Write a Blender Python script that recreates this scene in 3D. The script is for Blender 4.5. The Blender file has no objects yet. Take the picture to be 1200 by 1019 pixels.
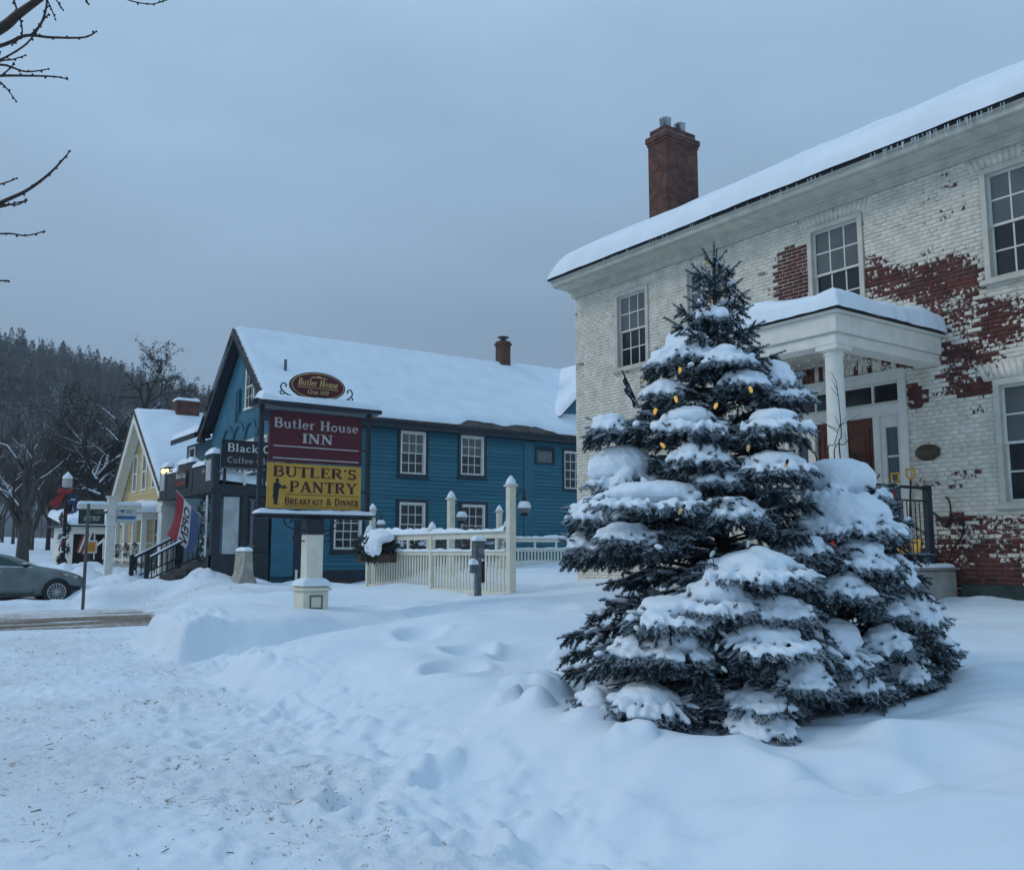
import bpy, bmesh, math, random
import numpy as np
from mathutils import Vector, Matrix, noise as mnoise

random.seed(7)
RNG = np.random.default_rng(11)
PI = math.pi
R_ = math.radians
scene = bpy.context.scene
COL = scene.collection

# ------------------------------------------------------------------ camera
FPX, CX, CY, YH = 1080.0, 600.0, 509.5, 648.0
PITCH = math.atan((YH - CY) / FPX)
YAW = math.atan(771.0 / math.hypot(FPX, YH - CY))
EYE = 1.6
cam = bpy.data.cameras.new('camera')
cam_ob = bpy.data.objects.new('camera', cam)
COL.objects.link(cam_ob)
cam.sensor_width = 36.0
cam.lens = 36.0 * FPX / 1200.0
cam.clip_start = 0.05
cam.clip_end = 5000.0
cam_ob.location = (0, 0, EYE)
cam_ob.rotation_euler = (PI / 2 + PITCH, 0, -YAW)
scene.camera = cam_ob

# survey helpers: where a sight line meets a known wall plane, level or distance
_FW = (math.sin(YAW) * math.cos(PITCH), math.cos(YAW) * math.cos(PITCH), math.sin(PITCH))
_RT = (math.cos(YAW), -math.sin(YAW), 0.0)
_UP = (-math.sin(YAW) * math.sin(PITCH), -math.cos(YAW) * math.sin(PITCH), math.cos(PITCH))
def _ray(px, py):
    a = (px - CX) / FPX; b = -(py - CY) / FPX
    return [_FW[i] + a * _RT[i] + b * _UP[i] for i in range(3)]
def at_x(px, py, X):
    d = _ray(px, py); k = X / d[0]; return (X, d[1] * k, EYE + d[2] * k)
def at_y(px, py, Y):
    d = _ray(px, py); k = Y / d[1]; return (d[0] * k, Y, EYE + d[2] * k)
def at_z(px, py, Z):
    d = _ray(px, py); k = (Z - EYE) / d[2]; return (d[0] * k, d[1] * k, Z)
def at_d(px, py, D):
    d = _ray(px, py); k = D / (d[0] * math.sin(YAW) + d[1] * math.cos(YAW))
    return (d[0] * k, d[1] * k, EYE + d[2] * k)

# ------------------------------------------------------------------ tags
def tag(o, label=None, cat=None, group=None, kind=None):
    if label: o['label'] = label
    if cat: o['category'] = cat
    if group: o['group'] = group
    if kind: o['kind'] = kind
    return o
def thing(name, label, cat, loc=(0, 0, 0), group=None):
    o = bpy.data.objects.new(name, None); COL.objects.link(o)
    o.location = loc; o.empty_display_size = 0.2
    return tag(o, label, cat, group)
def wloc(o):
    v = Vector((0, 0, 0))
    while o is not None:
        v += o.location; o = o.parent
    return v
def copy_tree(o, parent=None):
    c = o.copy(); COL.objects.link(c)
    c.parent = parent
    for ch in list(o.children):
        copy_tree(ch, c)
    return c

# ------------------------------------------------------------------ noise
def _hash(ix, iy, seed):
    n = (ix.astype(np.int64) * 374761393 + iy.astype(np.int64) * 668265263 + seed * 974711) & 0x7fffffff
    n = ((n ^ (n >> 13)) * 1274126177) & 0x7fffffff
    n = n ^ (n >> 16)
    return (n & 0xffff) / 65535.0
def vnoise(x, y, seed=0):
    x = np.asarray(x, float); y = np.asarray(y, float)
    ix = np.floor(x); iy = np.floor(y)
    fx = x - ix; fy = y - iy
    fx = fx * fx * fx * (fx * (fx * 6 - 15) + 10); fy = fy * fy * fy * (fy * (fy * 6 - 15) + 10)
    a = _hash(ix, iy, seed); b = _hash(ix + 1, iy, seed)
    c = _hash(ix, iy + 1, seed); d = _hash(ix + 1, iy + 1, seed)
    return (a + (b - a) * fx) * (1 - fy) + (c + (d - c) * fx) * fy - 0.5
def fbm(x, y, seed=0, oct=4, gain=0.5):
    s = 0; a = 1.0; f = 1.0
    for i in range(oct):
        ca, sa = math.cos(i * 1.1), math.sin(i * 1.1)
        s = s + a * vnoise((x * ca - y * sa) * f + 13.7 * i, (x * sa + y * ca) * f + 5.1 * i, seed + i)
        a *= gain; f *= 2.03
    return s
def sstep(a, b, x):
    t = np.clip((np.asarray(x, float) - a) / (b - a), 0, 1)
    return t * t * (3 - 2 * t)

# ------------------------------------------------------------------ mesh builder
class M:
    def __init__(self):
        self.v = []; self.f = []
    def add(self, vs, fs):
        n = len(self.v)
        self.v.extend([tuple(p) for p in vs]); self.f.extend([tuple(i + n for i in q) for q in fs])
        return self
    def bx(self, x0, x1, y0, y1, z0, z1):
        if x0 > x1: x0, x1 = x1, x0
        if y0 > y1: y0, y1 = y1, y0
        if z0 > z1: z0, z1 = z1, z0
        return self.add([(x0, y0, z0), (x1, y0, z0), (x1, y1, z0), (x0, y1, z0), (x0, y0, z1), (x1, y0, z1), (x1, y1, z1), (x0, y1, z1)],
                 [(0, 3, 2, 1), (4, 5, 6, 7), (0, 1, 5, 4), (1, 2, 6, 5), (2, 3, 7, 6), (3, 0, 4, 7)])
    def lb(self, fr, u0, u1, z0, z1, n0, n1):
        """a box in a wall frame: fr = (origin, u, n): u along the wall, z up, n out of it"""
        O, u, n = fr
        P = lambda a, z, b: (O[0] + u[0] * a + n[0] * b, O[1] + u[1] * a + n[1] * b, O[2] + z)
        vs = [P(u0, z0, n0), P(u1, z0, n0), P(u1, z0, n1), P(u0, z0, n1), P(u0, z1, n0), P(u1, z1, n0), P(u1, z1, n1), P(u0, z1, n1)]
        return self.add(vs, [(0, 3, 2, 1), (4, 5, 6, 7), (0, 1, 5, 4), (1, 2, 6, 5), (2, 3, 7, 6), (3, 0, 4, 7)])
    def tube(self, pts, rad, n=6, cap=True):
        pts = [Vector(p) for p in pts]
        if not hasattr(rad, '__len__'): rad = [rad] * len(pts)
        base = len(self.v); prev = None
        for i, p in enumerate(pts):
            if i == 0: t = pts[1] - p
            elif i == len(pts) - 1: t = p - pts[i - 1]
            else: t = pts[i + 1] - pts[i - 1]
            if t.length < 1e-9: t = Vector((0, 0, 1))
            t.normalize()
            if prev is None:
                a = Vector((0, 0, 1)) if abs(t.z) < 0.9 else Vector((1, 0, 0))
                prev = t.cross(a).normalized()
            e1 = (prev - t * prev.dot(t))
            if e1.length < 1e-6: e1 = t.orthogonal()
            e1.normalize(); prev = e1
            e2 = t.cross(e1)
            for k in range(n):
                an = 2 * PI * k / n
                self.v.append(tuple(p + (e1 * math.cos(an) + e2 * math.sin(an)) * rad[i]))
        for i in range(len(pts) - 1):
            for k in range(n):
                a = base + i * n + k; b = base + i * n + (k + 1) % n
                self.f.append((a, b, b + n, a + n))
        if cap:
            self.f.append(tuple(base + k for k in reversed(range(n))))
            e = base + (len(pts) - 1) * n
            self.f.append(tuple(e + k for k in range(n)))
        return self
    def lathe(self, c, prof, n=16, axis='z', rot=0.0, cap=True):
        base = len(self.v)
        for (r, z) in prof:
            for k in range(n):
                an = 2 * PI * k / n + rot
                a, b = r * math.cos(an), r * math.sin(an)
                if axis == 'z': q = (c[0] + a, c[1] + b, c[2] + z)
                elif axis == 'y': q = (c[0] + a, c[1] + z, c[2] + b)
                else: q = (c[0] + z, c[1] + a, c[2] + b)
                self.v.append(q)
        for i in range(len(prof) - 1):
            for k in range(n):
                a = base + i * n + k; b = base + i * n + (k + 1) % n
                self.f.append((a, b, b + n, a + n))
        if cap:
            self.f.append(tuple(base + k for k in reversed(range(n))))
            e = base + (len(prof) - 1) * n
            self.f.append(tuple(e + k for k in range(n)))
        return self
    def prism(self, poly, axis, a0, a1):
        """polygon extruded along an axis; poly gives the two other coordinates in x,y,z order"""
        def P(p, a):
            if axis == 'x': return (a, p[0], p[1])
            if axis == 'y': return (p[0], a, p[1])
            return (p[0], p[1], a)
        n = len(poly)
        vs = [P(p, a0) for p in poly] + [P(p, a1) for p in poly]
        fs = [tuple(range(n)), tuple(reversed(range(n, 2 * n)))]
        fs += [(i, (i + n), (i + 1) % n + n, (i + 1) % n) for i in range(n)]
        return self.add(vs, fs)
    def quad(self, *p):
        return self.add(p, [tuple(range(len(p)))])
    def blob(self, c, r, n=10, m=7, jit=0.0, seed=0):
        """a lumpy ellipsoid"""
        base = len(self.v)
        rr = r if hasattr(r, '__len__') else (r, r, r)
        for j in range(m + 1):
            ph = PI * j / m
            for k in range(n):
                th = 2 * PI * k / n
                d = Vector((math.sin(ph) * math.cos(th), math.sin(ph) * math.sin(th), math.cos(ph)))
                s = 1 + (jit * mnoise.noise(d * 1.7 + Vector((seed * 3.1, seed * 1.7, seed))) if jit else 0)
                self.v.append((c[0] + d.x * rr[0] * s, c[1] + d.y * rr[1] * s, c[2] + d.z * rr[2] * s))
        for j in range(m):
            for k in range(n):
                a = base + j * n + k; b = base + j * n + (k + 1) % n
                self.f.append((a, a + n, b + n, b))
        return self
    def build(self, name, mat, parent=None, smooth=False, bevel=0.0, loc=None, recalc=True):
        me = bpy.data.meshes.new(name)
        off = wloc(parent) if parent is not None else Vector(loc or (0, 0, 0))
        ox, oy, oz = off
        me.from_pydata([(p[0] - ox, p[1] - oy, p[2] - oz) for p in self.v], [], self.f)
        if recalc or bevel:
            bm = bmesh.new(); bm.from_mesh(me)
            if recalc: bmesh.ops.recalc_face_normals(bm, faces=bm.faces)
            if bevel:
                bmesh.ops.bevel(bm, geom=[e for e in bm.edges if len(e.link_faces) == 2 and e.calc_face_angle(0) > 0.5], offset=bevel, segments=2, affect='EDGES', clamp_overlap=True)
            bm.to_mesh(me); bm.free()
        if smooth:
            me.polygons.foreach_set('use_smooth', [True] * len(me.polygons))
        me.materials.append(mat)
        o = bpy.data.objects.new(name, me); COL.objects.link(o)
        if parent is not None: o.parent = parent
        elif loc: o.location = loc
        return o

def np_mesh(name, V, F, mat, parent=None, smooth=False, attrs=None, loc=None):
    """numpy verts / faces (all tris or all quads) to one mesh object"""
    V = np.asarray(V, np.float32).reshape(-1, 3); F = np.asarray(F, np.int32)
    off = wloc(parent) if parent is not None else Vector(loc or (0, 0, 0))
    V = V - np.array(off, np.float32)
    k = F.shape[1]
    me = bpy.data.meshes.new(name)
    me.vertices.add(len(V)); me.vertices.foreach_set('co', V.ravel())
    me.loops.add(F.size); me.loops.foreach_set('vertex_index', F.ravel())
    me.polygons.add(len(F))
    me.polygons.foreach_set('loop_start', np.arange(0, F.size, k, dtype=np.int32))
    me.update(calc_edges=True)
    if smooth: me.polygons.foreach_set('use_smooth', np.ones(len(F), bool))
    for an, arr in (attrs or {}).items():
        a = me.attributes.new(an, 'FLOAT', 'POINT'); a.data.foreach_set('value', np.asarray(arr, np.float32))
    me.materials.append(mat)
    o = bpy.data.objects.new(name, me); COL.objects.link(o)
    if parent is not None: o.parent = parent
    elif loc: o.location = loc
    return o

def grid_mesh(name, X, Y, Z, mat, parent=None, smooth=True, attrs=None, loc=None):
    ny, nx = X.shape
    V = np.stack([X, Y, Z], -1).reshape(-1, 3)
    i = np.arange(ny * nx).reshape(ny, nx)
    F = np.stack([i[:-1, :-1], i[:-1, 1:], i[1:, 1:], i[1:, :-1]], -1).reshape(-1, 4)
    return np_mesh(name, V, F, mat, parent, smooth, attrs, loc)

def snow_cap(name, x0, x1, y0, y1, base, th, edge, res, mat, parent=None, seed=3, rough=0.15, wob=0.0, low=0.0, keep=None, pw=2.0):
    """a pillow of lying snow over a rectangle; base(x, y) gives what it lies on"""
    nx = max(4, int((x1 - x0) / res)); ny = max(4, int((y1 - y0) / res))
    X, Y = np.meshgrid(np.linspace(x0, x1, nx), np.linspace(y0, y1, ny))
    d = np.minimum(np.minimum(X - x0, x1 - X), np.minimum(Y - y0, y1 - Y))
    if keep: d = keep(X, Y, d)
    t = np.clip(d / edge, 0, 1)
    prof = np.power(np.clip(1 - np.power(1 - t, pw), 0, 1), 1 / pw)
    sc = 1.0 / max(0.06, min(0.9, 3 * edge))
    n = fbm(X * sc, Y * sc, seed, 3)
    Z = base(X, Y) + low + th * prof * (1 + rough * n * 2)
    if wob:
        g = fbm(X * 6, Y * 6, seed + 5, 3) * wob * (1 - t)
        Xo = X + g * np.where(np.abs(X - x0) < edge, 1, np.where(np.abs(X - x1) < edge, -1, 0))
        Yo = Y + g * np.where(np.abs(Y - y0) < edge, 1, np.where(np.abs(Y - y1) < edge, -1, 0))
    else: Xo, Yo = X, Y
    # skirt closes the pillow underneath
    o = grid_mesh(name, Xo, Yo, Z, mat, parent)
    return o

def fuse(o, voxel, it=6, fac=.5):
    """melts overlapping lumps of one mesh into a single skin"""
    md = o.modifiers.new('fuse', 'REMESH'); md.mode = 'VOXEL'; md.voxel_size = voxel; md.use_smooth_shade = True
    s2 = o.modifiers.new('settle', 'SMOOTH'); s2.factor = fac; s2.iterations = it
    dg = bpy.context.evaluated_depsgraph_get(); me = bpy.data.meshes.new_from_object(o.evaluated_get(dg))
    o.modifiers.clear(); old = o.data; o.data = me; bpy.data.meshes.remove(old)
    me.polygons.foreach_set('use_smooth', [True] * len(me.polygons))
    return o

# ------------------------------------------------------------------ materials
def _new(name):
    m = bpy.data.materials.new(name); m.use_nodes = True
    nt = m.node_tree; return m, nt, nt.nodes['Principled BSDF']
def lin(h):
    h = h.lstrip('#'); c = [int(h[i:i + 2], 16) / 255 for i in (0, 2, 4)]
    return tuple(x / 12.92 if x <= 0.04045 else ((x + 0.055) / 1.055) ** 2.4 for x in c) + (1.0,)
def rgb(r, g, b): return (r, g, b, 1.0)
def nd(nt, t, **kw):
    n = nt.nodes.new(t)
    for k, v in kw.items():
        if k.startswith('i_'):
            n.inputs[int(k[2:]) if k[2:].isdigit() else k[2:].replace('_', ' ')].default_value = v
        else: setattr(n, k, v)
    return n
def mat(name, col, rough=0.6, var=0.12, scale=6.0, bump=0.0, bscale=40.0, spec=0.4, metal=0.0, col2=None, lo=0.35, hi=0.65, stretch=(1, 1, 1), dist=0.01):
    m, nt, b = _new(name)
    b.inputs['Roughness'].default_value = rough
    b.inputs['Metallic'].default_value = metal
    b.inputs['Specular IOR Level'].default_value = spec
    tc = nd(nt, 'ShaderNodeNewGeometry')
    mp = nd(nt, 'ShaderNodeMapping'); mp.inputs['Scale'].default_value = stretch
    nt.links.new(tc.outputs['Position'], mp.inputs[0])
    n = nd(nt, 'ShaderNodeTexNoise'); n.inputs['Scale'].default_value = scale; n.inputs['Detail'].default_value = 5
    nt.links.new(mp.outputs[0], n.inputs['Vector'])
    r = nd(nt, 'ShaderNodeMapRange'); r.inputs[1].default_value = lo; r.inputs[2].default_value = hi
    nt.links.new(n.outputs[0], r.inputs[0])
    mx = nd(nt, 'ShaderNodeMix', data_type='RGBA')
    c2 = col2 if col2 else tuple(min(1, c * (1 + var)) for c in col[:3]) + (1,)
    c1 = col if col2 else tuple(c * (1 - var) for c in col[:3]) + (1,)
    mx.inputs[6].default_value = c1; mx.inputs[7].default_value = c2
    nt.links.new(r.outputs[0], mx.inputs[0]); nt.links.new(mx.outputs[2], b.inputs['Base Color'])
    if bump:
        n2 = nd(nt, 'ShaderNodeTexNoise'); n2.inputs['Scale'].default_value = bscale; n2.inputs['Detail'].default_value = 4
        nt.links.new(mp.outputs[0], n2.inputs['Vector'])
        bp = nd(nt, 'ShaderNodeBump'); bp.inputs['Strength'].default_value = bump; bp.inputs['Distance'].default_value = dist
        nt.links.new(n2.outputs[0], bp.inputs['Height']); nt.links.new(bp.outputs[0], b.inputs['Normal'])
    return m
def emit(name, col, strength):
    m, nt, b = _new(name)
    b.inputs['Base Color'].default_value = col
    b.inputs['Emission Color'].default_value = col; b.inputs['Emission Strength'].default_value = strength
    return m
def glass(name, col, rough=0.04, spec=0.5):
    m, nt, b = _new(name)
    g = nd(nt, 'ShaderNodeNewGeometry')
    n = nd(nt, 'ShaderNodeTexNoise'); n.inputs['Scale'].default_value = 1.7; n.inputs['Detail'].default_value = 2
    nt.links.new(g.outputs['Position'], n.inputs['Vector'])
    mx = nd(nt, 'ShaderNodeMix', data_type='RGBA')
    mx.inputs[6].default_value = tuple(c * 0.5 for c in col[:3]) + (1,); mx.inputs[7].default_value = tuple(c * 1.5 for c in col[:3]) + (1,)
    nt.links.new(n.outputs[0], mx.inputs[0]); nt.links.new(mx.outputs[2], b.inputs['Base Color'])
    b.inputs['Roughness'].default_value = rough; b.inputs['Specular IOR Level'].default_value = spec
    bp = nd(nt, 'ShaderNodeBump'); bp.inputs['Strength'].default_value = 0.06; bp.inputs['Distance'].default_value = 0.02
    n3 = nd(nt, 'ShaderNodeTexNoise'); n3.inputs['Scale'].default_value = 3.0
    nt.links.new(g.outputs['Position'], n3.inputs['Vector'])
    nt.links.new(n3.outputs[0], bp.inputs['Height']); nt.links.new(bp.outputs[0], b.inputs['Normal'])
    return m
def attr_mix(name, attr, c0, c1, rough=0.7, edge=(0.3, 0.7), nscale=60.0, namt=0.5, c0b=None, c1b=None, vscale=8.0, bump=0.0, bscale=60, bdist=0.006, spec=0.3, trans=None):
    """two colours mixed by a stored amount whose border a fine noise breaks up"""
    m, nt, b = _new(name)
    b.inputs['Roughness'].default_value = rough; b.inputs['Specular IOR Level'].default_value = spec
    L = nt.links.new
    a = nd(nt, 'ShaderNodeAttribute', attribute_name=attr)
    g = nd(nt, 'ShaderNodeNewGeometry')
    n = nd(nt, 'ShaderNodeTexNoise'); n.inputs['Scale'].default_value = nscale; n.inputs['Detail'].default_value = 3
    L(g.outputs['Position'], n.inputs['Vector'])
    s = nd(nt, 'ShaderNodeMath', operation='SUBTRACT'); L(n.outputs[0], s.inputs[0]); s.inputs[1].default_value = 0.5
    k = nd(nt, 'ShaderNodeMath', operation='MULTIPLY_ADD'); L(s.outputs[0], k.inputs[0]); k.inputs[1].default_value = namt * 2; L(a.outputs['Fac'], k.inputs[2])
    r = nd(nt, 'ShaderNodeMapRange'); r.inputs[1].default_value = edge[0]; r.inputs[2].default_value = edge[1]; L(k.outputs[0], r.inputs[0])
    v = nd(nt, 'ShaderNodeTexNoise'); v.inputs['Scale'].default_value = vscale; v.inputs['Detail'].default_value = 5; L(g.outputs['Position'], v.inputs['Vector'])
    vr = nd(nt, 'ShaderNodeMapRange'); vr.inputs[1].default_value = 0.33; vr.inputs[2].default_value = 0.67; L(v.outputs[0], vr.inputs[0])
    def two(ca, cb):
        x = nd(nt, 'ShaderNodeMix', data_type='RGBA'); x.inputs[6].default_value = ca; x.inputs[7].default_value = cb or ca
        L(vr.outputs[0], x.inputs[0]); return x.outputs[2]
    mx = nd(nt, 'ShaderNodeMix', data_type='RGBA'); L(r.outputs[0], mx.inputs[0]); L(two(c0, c0b), mx.inputs[6]); L(two(c1, c1b), mx.inputs[7])
    L(mx.outputs[2], b.inputs['Base Color'])
    if bump:
        n2 = nd(nt, 'ShaderNodeTexNoise'); n2.inputs['Scale'].default_value = bscale; n2.inputs['Detail'].default_value = 4; L(g.outputs['Position'], n2.inputs['Vector'])
        bp = nd(nt, 'ShaderNodeBump'); bp.inputs['Strength'].default_value = bump; bp.inputs['Distance'].default_value = bdist
        L(n2.outputs[0], bp.inputs['Height']); L(bp.outputs[0], b.inputs['Normal'])
    return m
def brick_mat(name, ca, cb, cm, bw=0.21, bh=0.068, rough=0.85):
    m, nt, b = _new(name); L = nt.links.new
    b.inputs['Roughness'].default_value = rough; b.inputs['Specular IOR Level'].default_value = 0.2
    g = nd(nt, 'ShaderNodeNewGeometry'); sp = nd(nt, 'ShaderNodeSeparateXYZ'); L(g.outputs['Position'], sp.inputs[0])
    ad = nd(nt, 'ShaderNodeMath', operation='ADD'); L(sp.outputs[0], ad.inputs[0]); L(sp.outputs[1], ad.inputs[1])
    cb_ = nd(nt, 'ShaderNodeCombineXYZ'); L(ad.outputs[0], cb_.inputs[0]); L(sp.outputs[2], cb_.inputs[1])
    t = nd(nt, 'ShaderNodeTexBrick'); t.inputs['Scale'].default_value = 1.0; t.inputs['Mortar Size'].default_value = 0.006
    t.inputs['Brick Width'].default_value = bw; t.inputs['Row Height'].default_value = bh; t.inputs['Bias'].default_value = -0.2
    t.inputs['Color1'].default_value = ca; t.inputs['Color2'].default_value = cb; t.inputs['Mortar'].default_value = cm
    L(cb_.outputs[0], t.inputs['Vector'])
    n = nd(nt, 'ShaderNodeTexNoise'); n.inputs['Scale'].default_value = 5; n.inputs['Detail'].default_value = 6; L(g.outputs['Position'], n.inputs['Vector'])
    mr = nd(nt, 'ShaderNodeMapRange'); mr.inputs[1].default_value = 0.3; mr.inputs[2].default_value = 0.7; mr.inputs[3].default_value = 0.55; mr.inputs[4].default_value = 1.25; L(n.outputs[0], mr.inputs[0])
    mx = nd(nt, 'ShaderNodeMix', data_type='RGBA', blend_type='MULTIPLY'); mx.inputs[0].default_value = 1; L(t.outputs['Color'], mx.inputs[6]); L(mr.outputs[0], mx.inputs[7])
    L(mx.outputs[2], b.inputs['Base Color'])
    bp = nd(nt, 'ShaderNodeBump'); bp.inputs['Strength'].default_value = 0.7; bp.inputs['Distance'].default_value = 0.01
    iv = nd(nt, 'ShaderNodeMath', operation='SUBTRACT'); iv.inputs[0].default_value = 1; L(t.outputs['Fac'], iv.inputs[1]); L(iv.outputs[0], bp.inputs['Height'])
    L(bp.outputs[0], b.inputs['Normal'])
    return m

SNOW = mat('snow_soft', rgb(0.80, 0.87, 0.93), 0.75, 0.03, 3.0, bump=0.25, bscale=45, spec=0.25, dist=0.012)
SNOWR = mat('snow_roof', rgb(0.80, 0.87, 0.93), 0.75, 0.04, 1.5, bump=0.35, bscale=14, spec=0.25, dist=0.03)
SNOWT = mat('snow_on_needles', rgb(0.80, 0.87, 0.93), 0.75, 0.03, 5.0, bump=0.4, bscale=70, spec=0.25, dist=0.008)
WHITE = mat('white_paint', rgb(0.78, 0.755, 0.68), 0.5, 0.06, 7, bump=0.08, bscale=25)
CREAM = mat('cream_trim', rgb(0.57, 0.545, 0.465), 0.55, 0.10, 5, bump=0.1, bscale=25)
SASH = mat('sash_white', rgb(0.67, 0.655, 0.60), 0.5, 0.06, 9)
CREAMP = mat('cream_fence_paint', rgb(0.73, 0.69, 0.56), 0.5, 0.07, 6, bump=0.06)
DARKTRIM = mat('dark_navy_trim', rgb(0.020, 0.030, 0.042), 0.5, 0.2, 6)
BLACK = mat('black_iron', rgb(0.012, 0.013, 0.016), 0.45, 0.2, 12)
GLASS = glass('dark_glass', rgb(0.018, 0.022, 0.026))
GLASS_SKY = glass('sky_pale_glass', rgb(0.11, 0.125, 0.125), 0.12)  # upper-sash panes: the sky's pale reflection put into the glass colour
METAL = mat('galvanised_metal', rgb(0.35, 0.36, 0.37), 0.35, 0.15, 8, metal=0.8)
GREYMETAL = mat('grey_painted_metal', rgb(0.11, 0.13, 0.15), 0.45, 0.12, 9)
REDBRICK = brick_mat('red_brick', rgb(0.150, 0.064, 0.047), rgb(0.090, 0.042, 0.036), rgb(0.15, 0.11, 0.095))
WOODDOOR = mat('red_brown_door', rgb(0.13, 0.035, 0.018), 0.4, 0.25, 5, stretch=(6, 6, 0.6))
# ------------------------------------------------------------------ overcast dusk sky
SUN_EL, SUN_AZ = R_(38), R_(306)
w = bpy.data.worlds.new('World'); scene.world = w; w.use_nodes = True
nt = w.node_tree; L = nt.links.new
bg = nt.nodes['Background']; bg.inputs['Strength'].default_value = 0.1
sky = nd(nt, 'ShaderNodeTexSky', sky_type='NISHITA', sun_disc=False, sun_elevation=SUN_EL, sun_rotation=SUN_AZ, air_density=1.5, dust_density=3.0, ozone_density=2.0)
tc = nd(nt, 'ShaderNodeTexCoord'); sp = nd(nt, 'ShaderNodeSeparateXYZ'); L(tc.outputs['Generated'], sp.inputs[0])
cr = nd(nt, 'ShaderNodeValToRGB'); L(sp.outputs[2], cr.inputs[0])
e = cr.color_ramp.elements
e[0].position = 0.0; e[0].color = rgb(0.285, 0.385, 0.500)
e[1].position = 1.0; e[1].color = rgb(0.36, 0.60, 0.90)
for p, c in ((0.10, (0.288, 0.405, 0.545)), (0.25, (0.302, 0.445, 0.622)), (0.45, (0.38, 0.575, 0.80)), (0.62, (0.44, 0.65, 0.88))):
    q = e.new(p); q.color = rgb(*c)
# slow cloud mottling
mp = nd(nt, 'ShaderNodeMapping'); mp.inputs['Scale'].default_value = (1.0, 1.0, 3.0); L(tc.outputs['Generated'], mp.inputs[0])
cn = nd(nt, 'ShaderNodeTexNoise'); cn.inputs['Scale'].default_value = 2.2; cn.inputs['Detail'].default_value = 4; L(mp.outputs[0], cn.inputs['Vector'])
mr = nd(nt, 'ShaderNodeMapRange'); mr.inputs[1].default_value = 0.3; mr.inputs[2].default_value = 0.7; mr.inputs[3].default_value = 8.9; mr.inputs[4].default_value = 11.1; L(cn.outputs[0], mr.inputs[0])
ml = nd(nt, 'ShaderNodeMix', data_type='RGBA', blend_type='MULTIPLY'); ml.inputs[0].default_value = 1; L(cr.outputs[0], ml.inputs[6]); L(mr.outputs[0], ml.inputs[7])
mx = nd(nt, 'ShaderNodeMix', data_type='RGBA'); mx.inputs[0].default_value = 0.93; L(sky.outputs[0], mx.inputs[6]); L(ml.outputs[2], mx.inputs[7])
L(mx.outputs[2], bg.inputs['Color'])

sl = bpy.data.lights.new('sun', 'SUN'); sl.energy = 0.80; sl.angle = R_(16); sl.color = (1.0, 0.95, 0.87)
so = bpy.data.objects.new('sun', sl); COL.objects.link(so)
# direction the light travels: opposite of where the sun stands
sd = Vector((math.sin(SUN_AZ) * math.cos(SUN_EL), math.cos(SUN_AZ) * math.cos(SUN_EL), math.sin(SUN_EL)))
so.rotation_euler = (-sd).to_track_quat('-Z', 'Y').to_euler(); so.location = (-20, 20, 30)

scene.view_settings.view_transform = 'Standard'; scene.view_settings.look = 'None'
scene.view_settings.gamma = 1.0; scene.view_settings.exposure = 0.0
scene.render.engine = 'CYCLES'
scene.cycles.max_bounces = 6; scene.cycles.diffuse_bounces = 4; scene.cycles.glossy_bounces = 3
scene.cycles.transmission_bounces = 4; scene.cycles.volume_bounces = 0; scene.cycles.transparent_max_bounces = 8
scene.cycles.use_denoising = True
scene.cycles.sample_clamp_indirect = 4.0

# ------------------------------------------------------------------ snow-covered ground
def _walk(y): return 0.009 * np.clip(y, -20, 28) + 0.072 * np.clip(y - 29, 0, 9) + 0.008 * np.clip(y - 38, 0, 60) 
def _box(x, y, x0, x1, y0, y1, ex0, ex1, ey0, ey1):
    return sstep(x0 - ex0, x0 + ex0, x) * (1 - sstep(x1 - ex1, x1 + ex1, x)) * sstep(y0 - ey0, y0 + ey0, y) * (1 - sstep(y1 - ey1, y1 + ey1, y))
DENTS = [(492, 756, .26, .10, .55), (547, 773, .24, .11, .5), (531, 793, .26, .11, .45), (534, 854, .26, .10, .42), (415, 875, .20, .10, .38), (548, 914, .16, .10, .38),
         (631, 935, .35, .04, .36), (700, 925, .30, .05, .36), (840, 905, .4, .05, .4), (960, 880, .35, .06, .4), (620, 770, .35, .06, .55), (640, 720, .4, .06, .7), (520, 710, .3, .05, .7), (800, 960, .4, .04, .3),
         (1010, 905, .3, .06, .4), (1110, 900, .4, .05, .4), (230, 870, .12, .03, .0), (294, 912, .09, .04, .05), (275, 928, .07, .03, .05), (235, 878, .08, .03, .03), (265, 873, .08, .03, .08),
         (500, 720, .3, .05, .65), (440, 717, .3, .05, .62), (310, 800, .2, .05, .2), (175, 820, .14, .04, .12), (330, 830, .16, .04, .2), (355, 870, .12, .04, .15)]
LUMPS = [(592, 828, .15, .17, .4), (628, 836, .15, .13, .4), (648, 815, .19, .17, .42), (662, 780, .19, .15, .5), (672, 800, .16, .10, .45), (610, 812, .17, .08, .42), (690, 845, .2, .08, .42), (742, 868, .16, .10, .4), (700, 870, .2, .05, .4), (380, 1008, .05, .04, .0), (470, 940, .08, .03, .2)]
_pr = random.Random(71)
PRINTS = [(1.0 + .105 * y_ + 1.9 * _pr.random() ** .7, y_, PI / 2 + _pr.gauss(0, .35), .020 + .022 * _pr.random()) for y_ in [3.4 + 8.5 * _pr.random() ** 1.2 for _ in range(64)]]
_D = [(at_z(a, b, z)[:2], r, k) for a, b, r, k, z in DENTS]
_Lp = [(at_z(a, b, z)[:2], r, k) for a, b, r, k, z in LUMPS]
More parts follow.
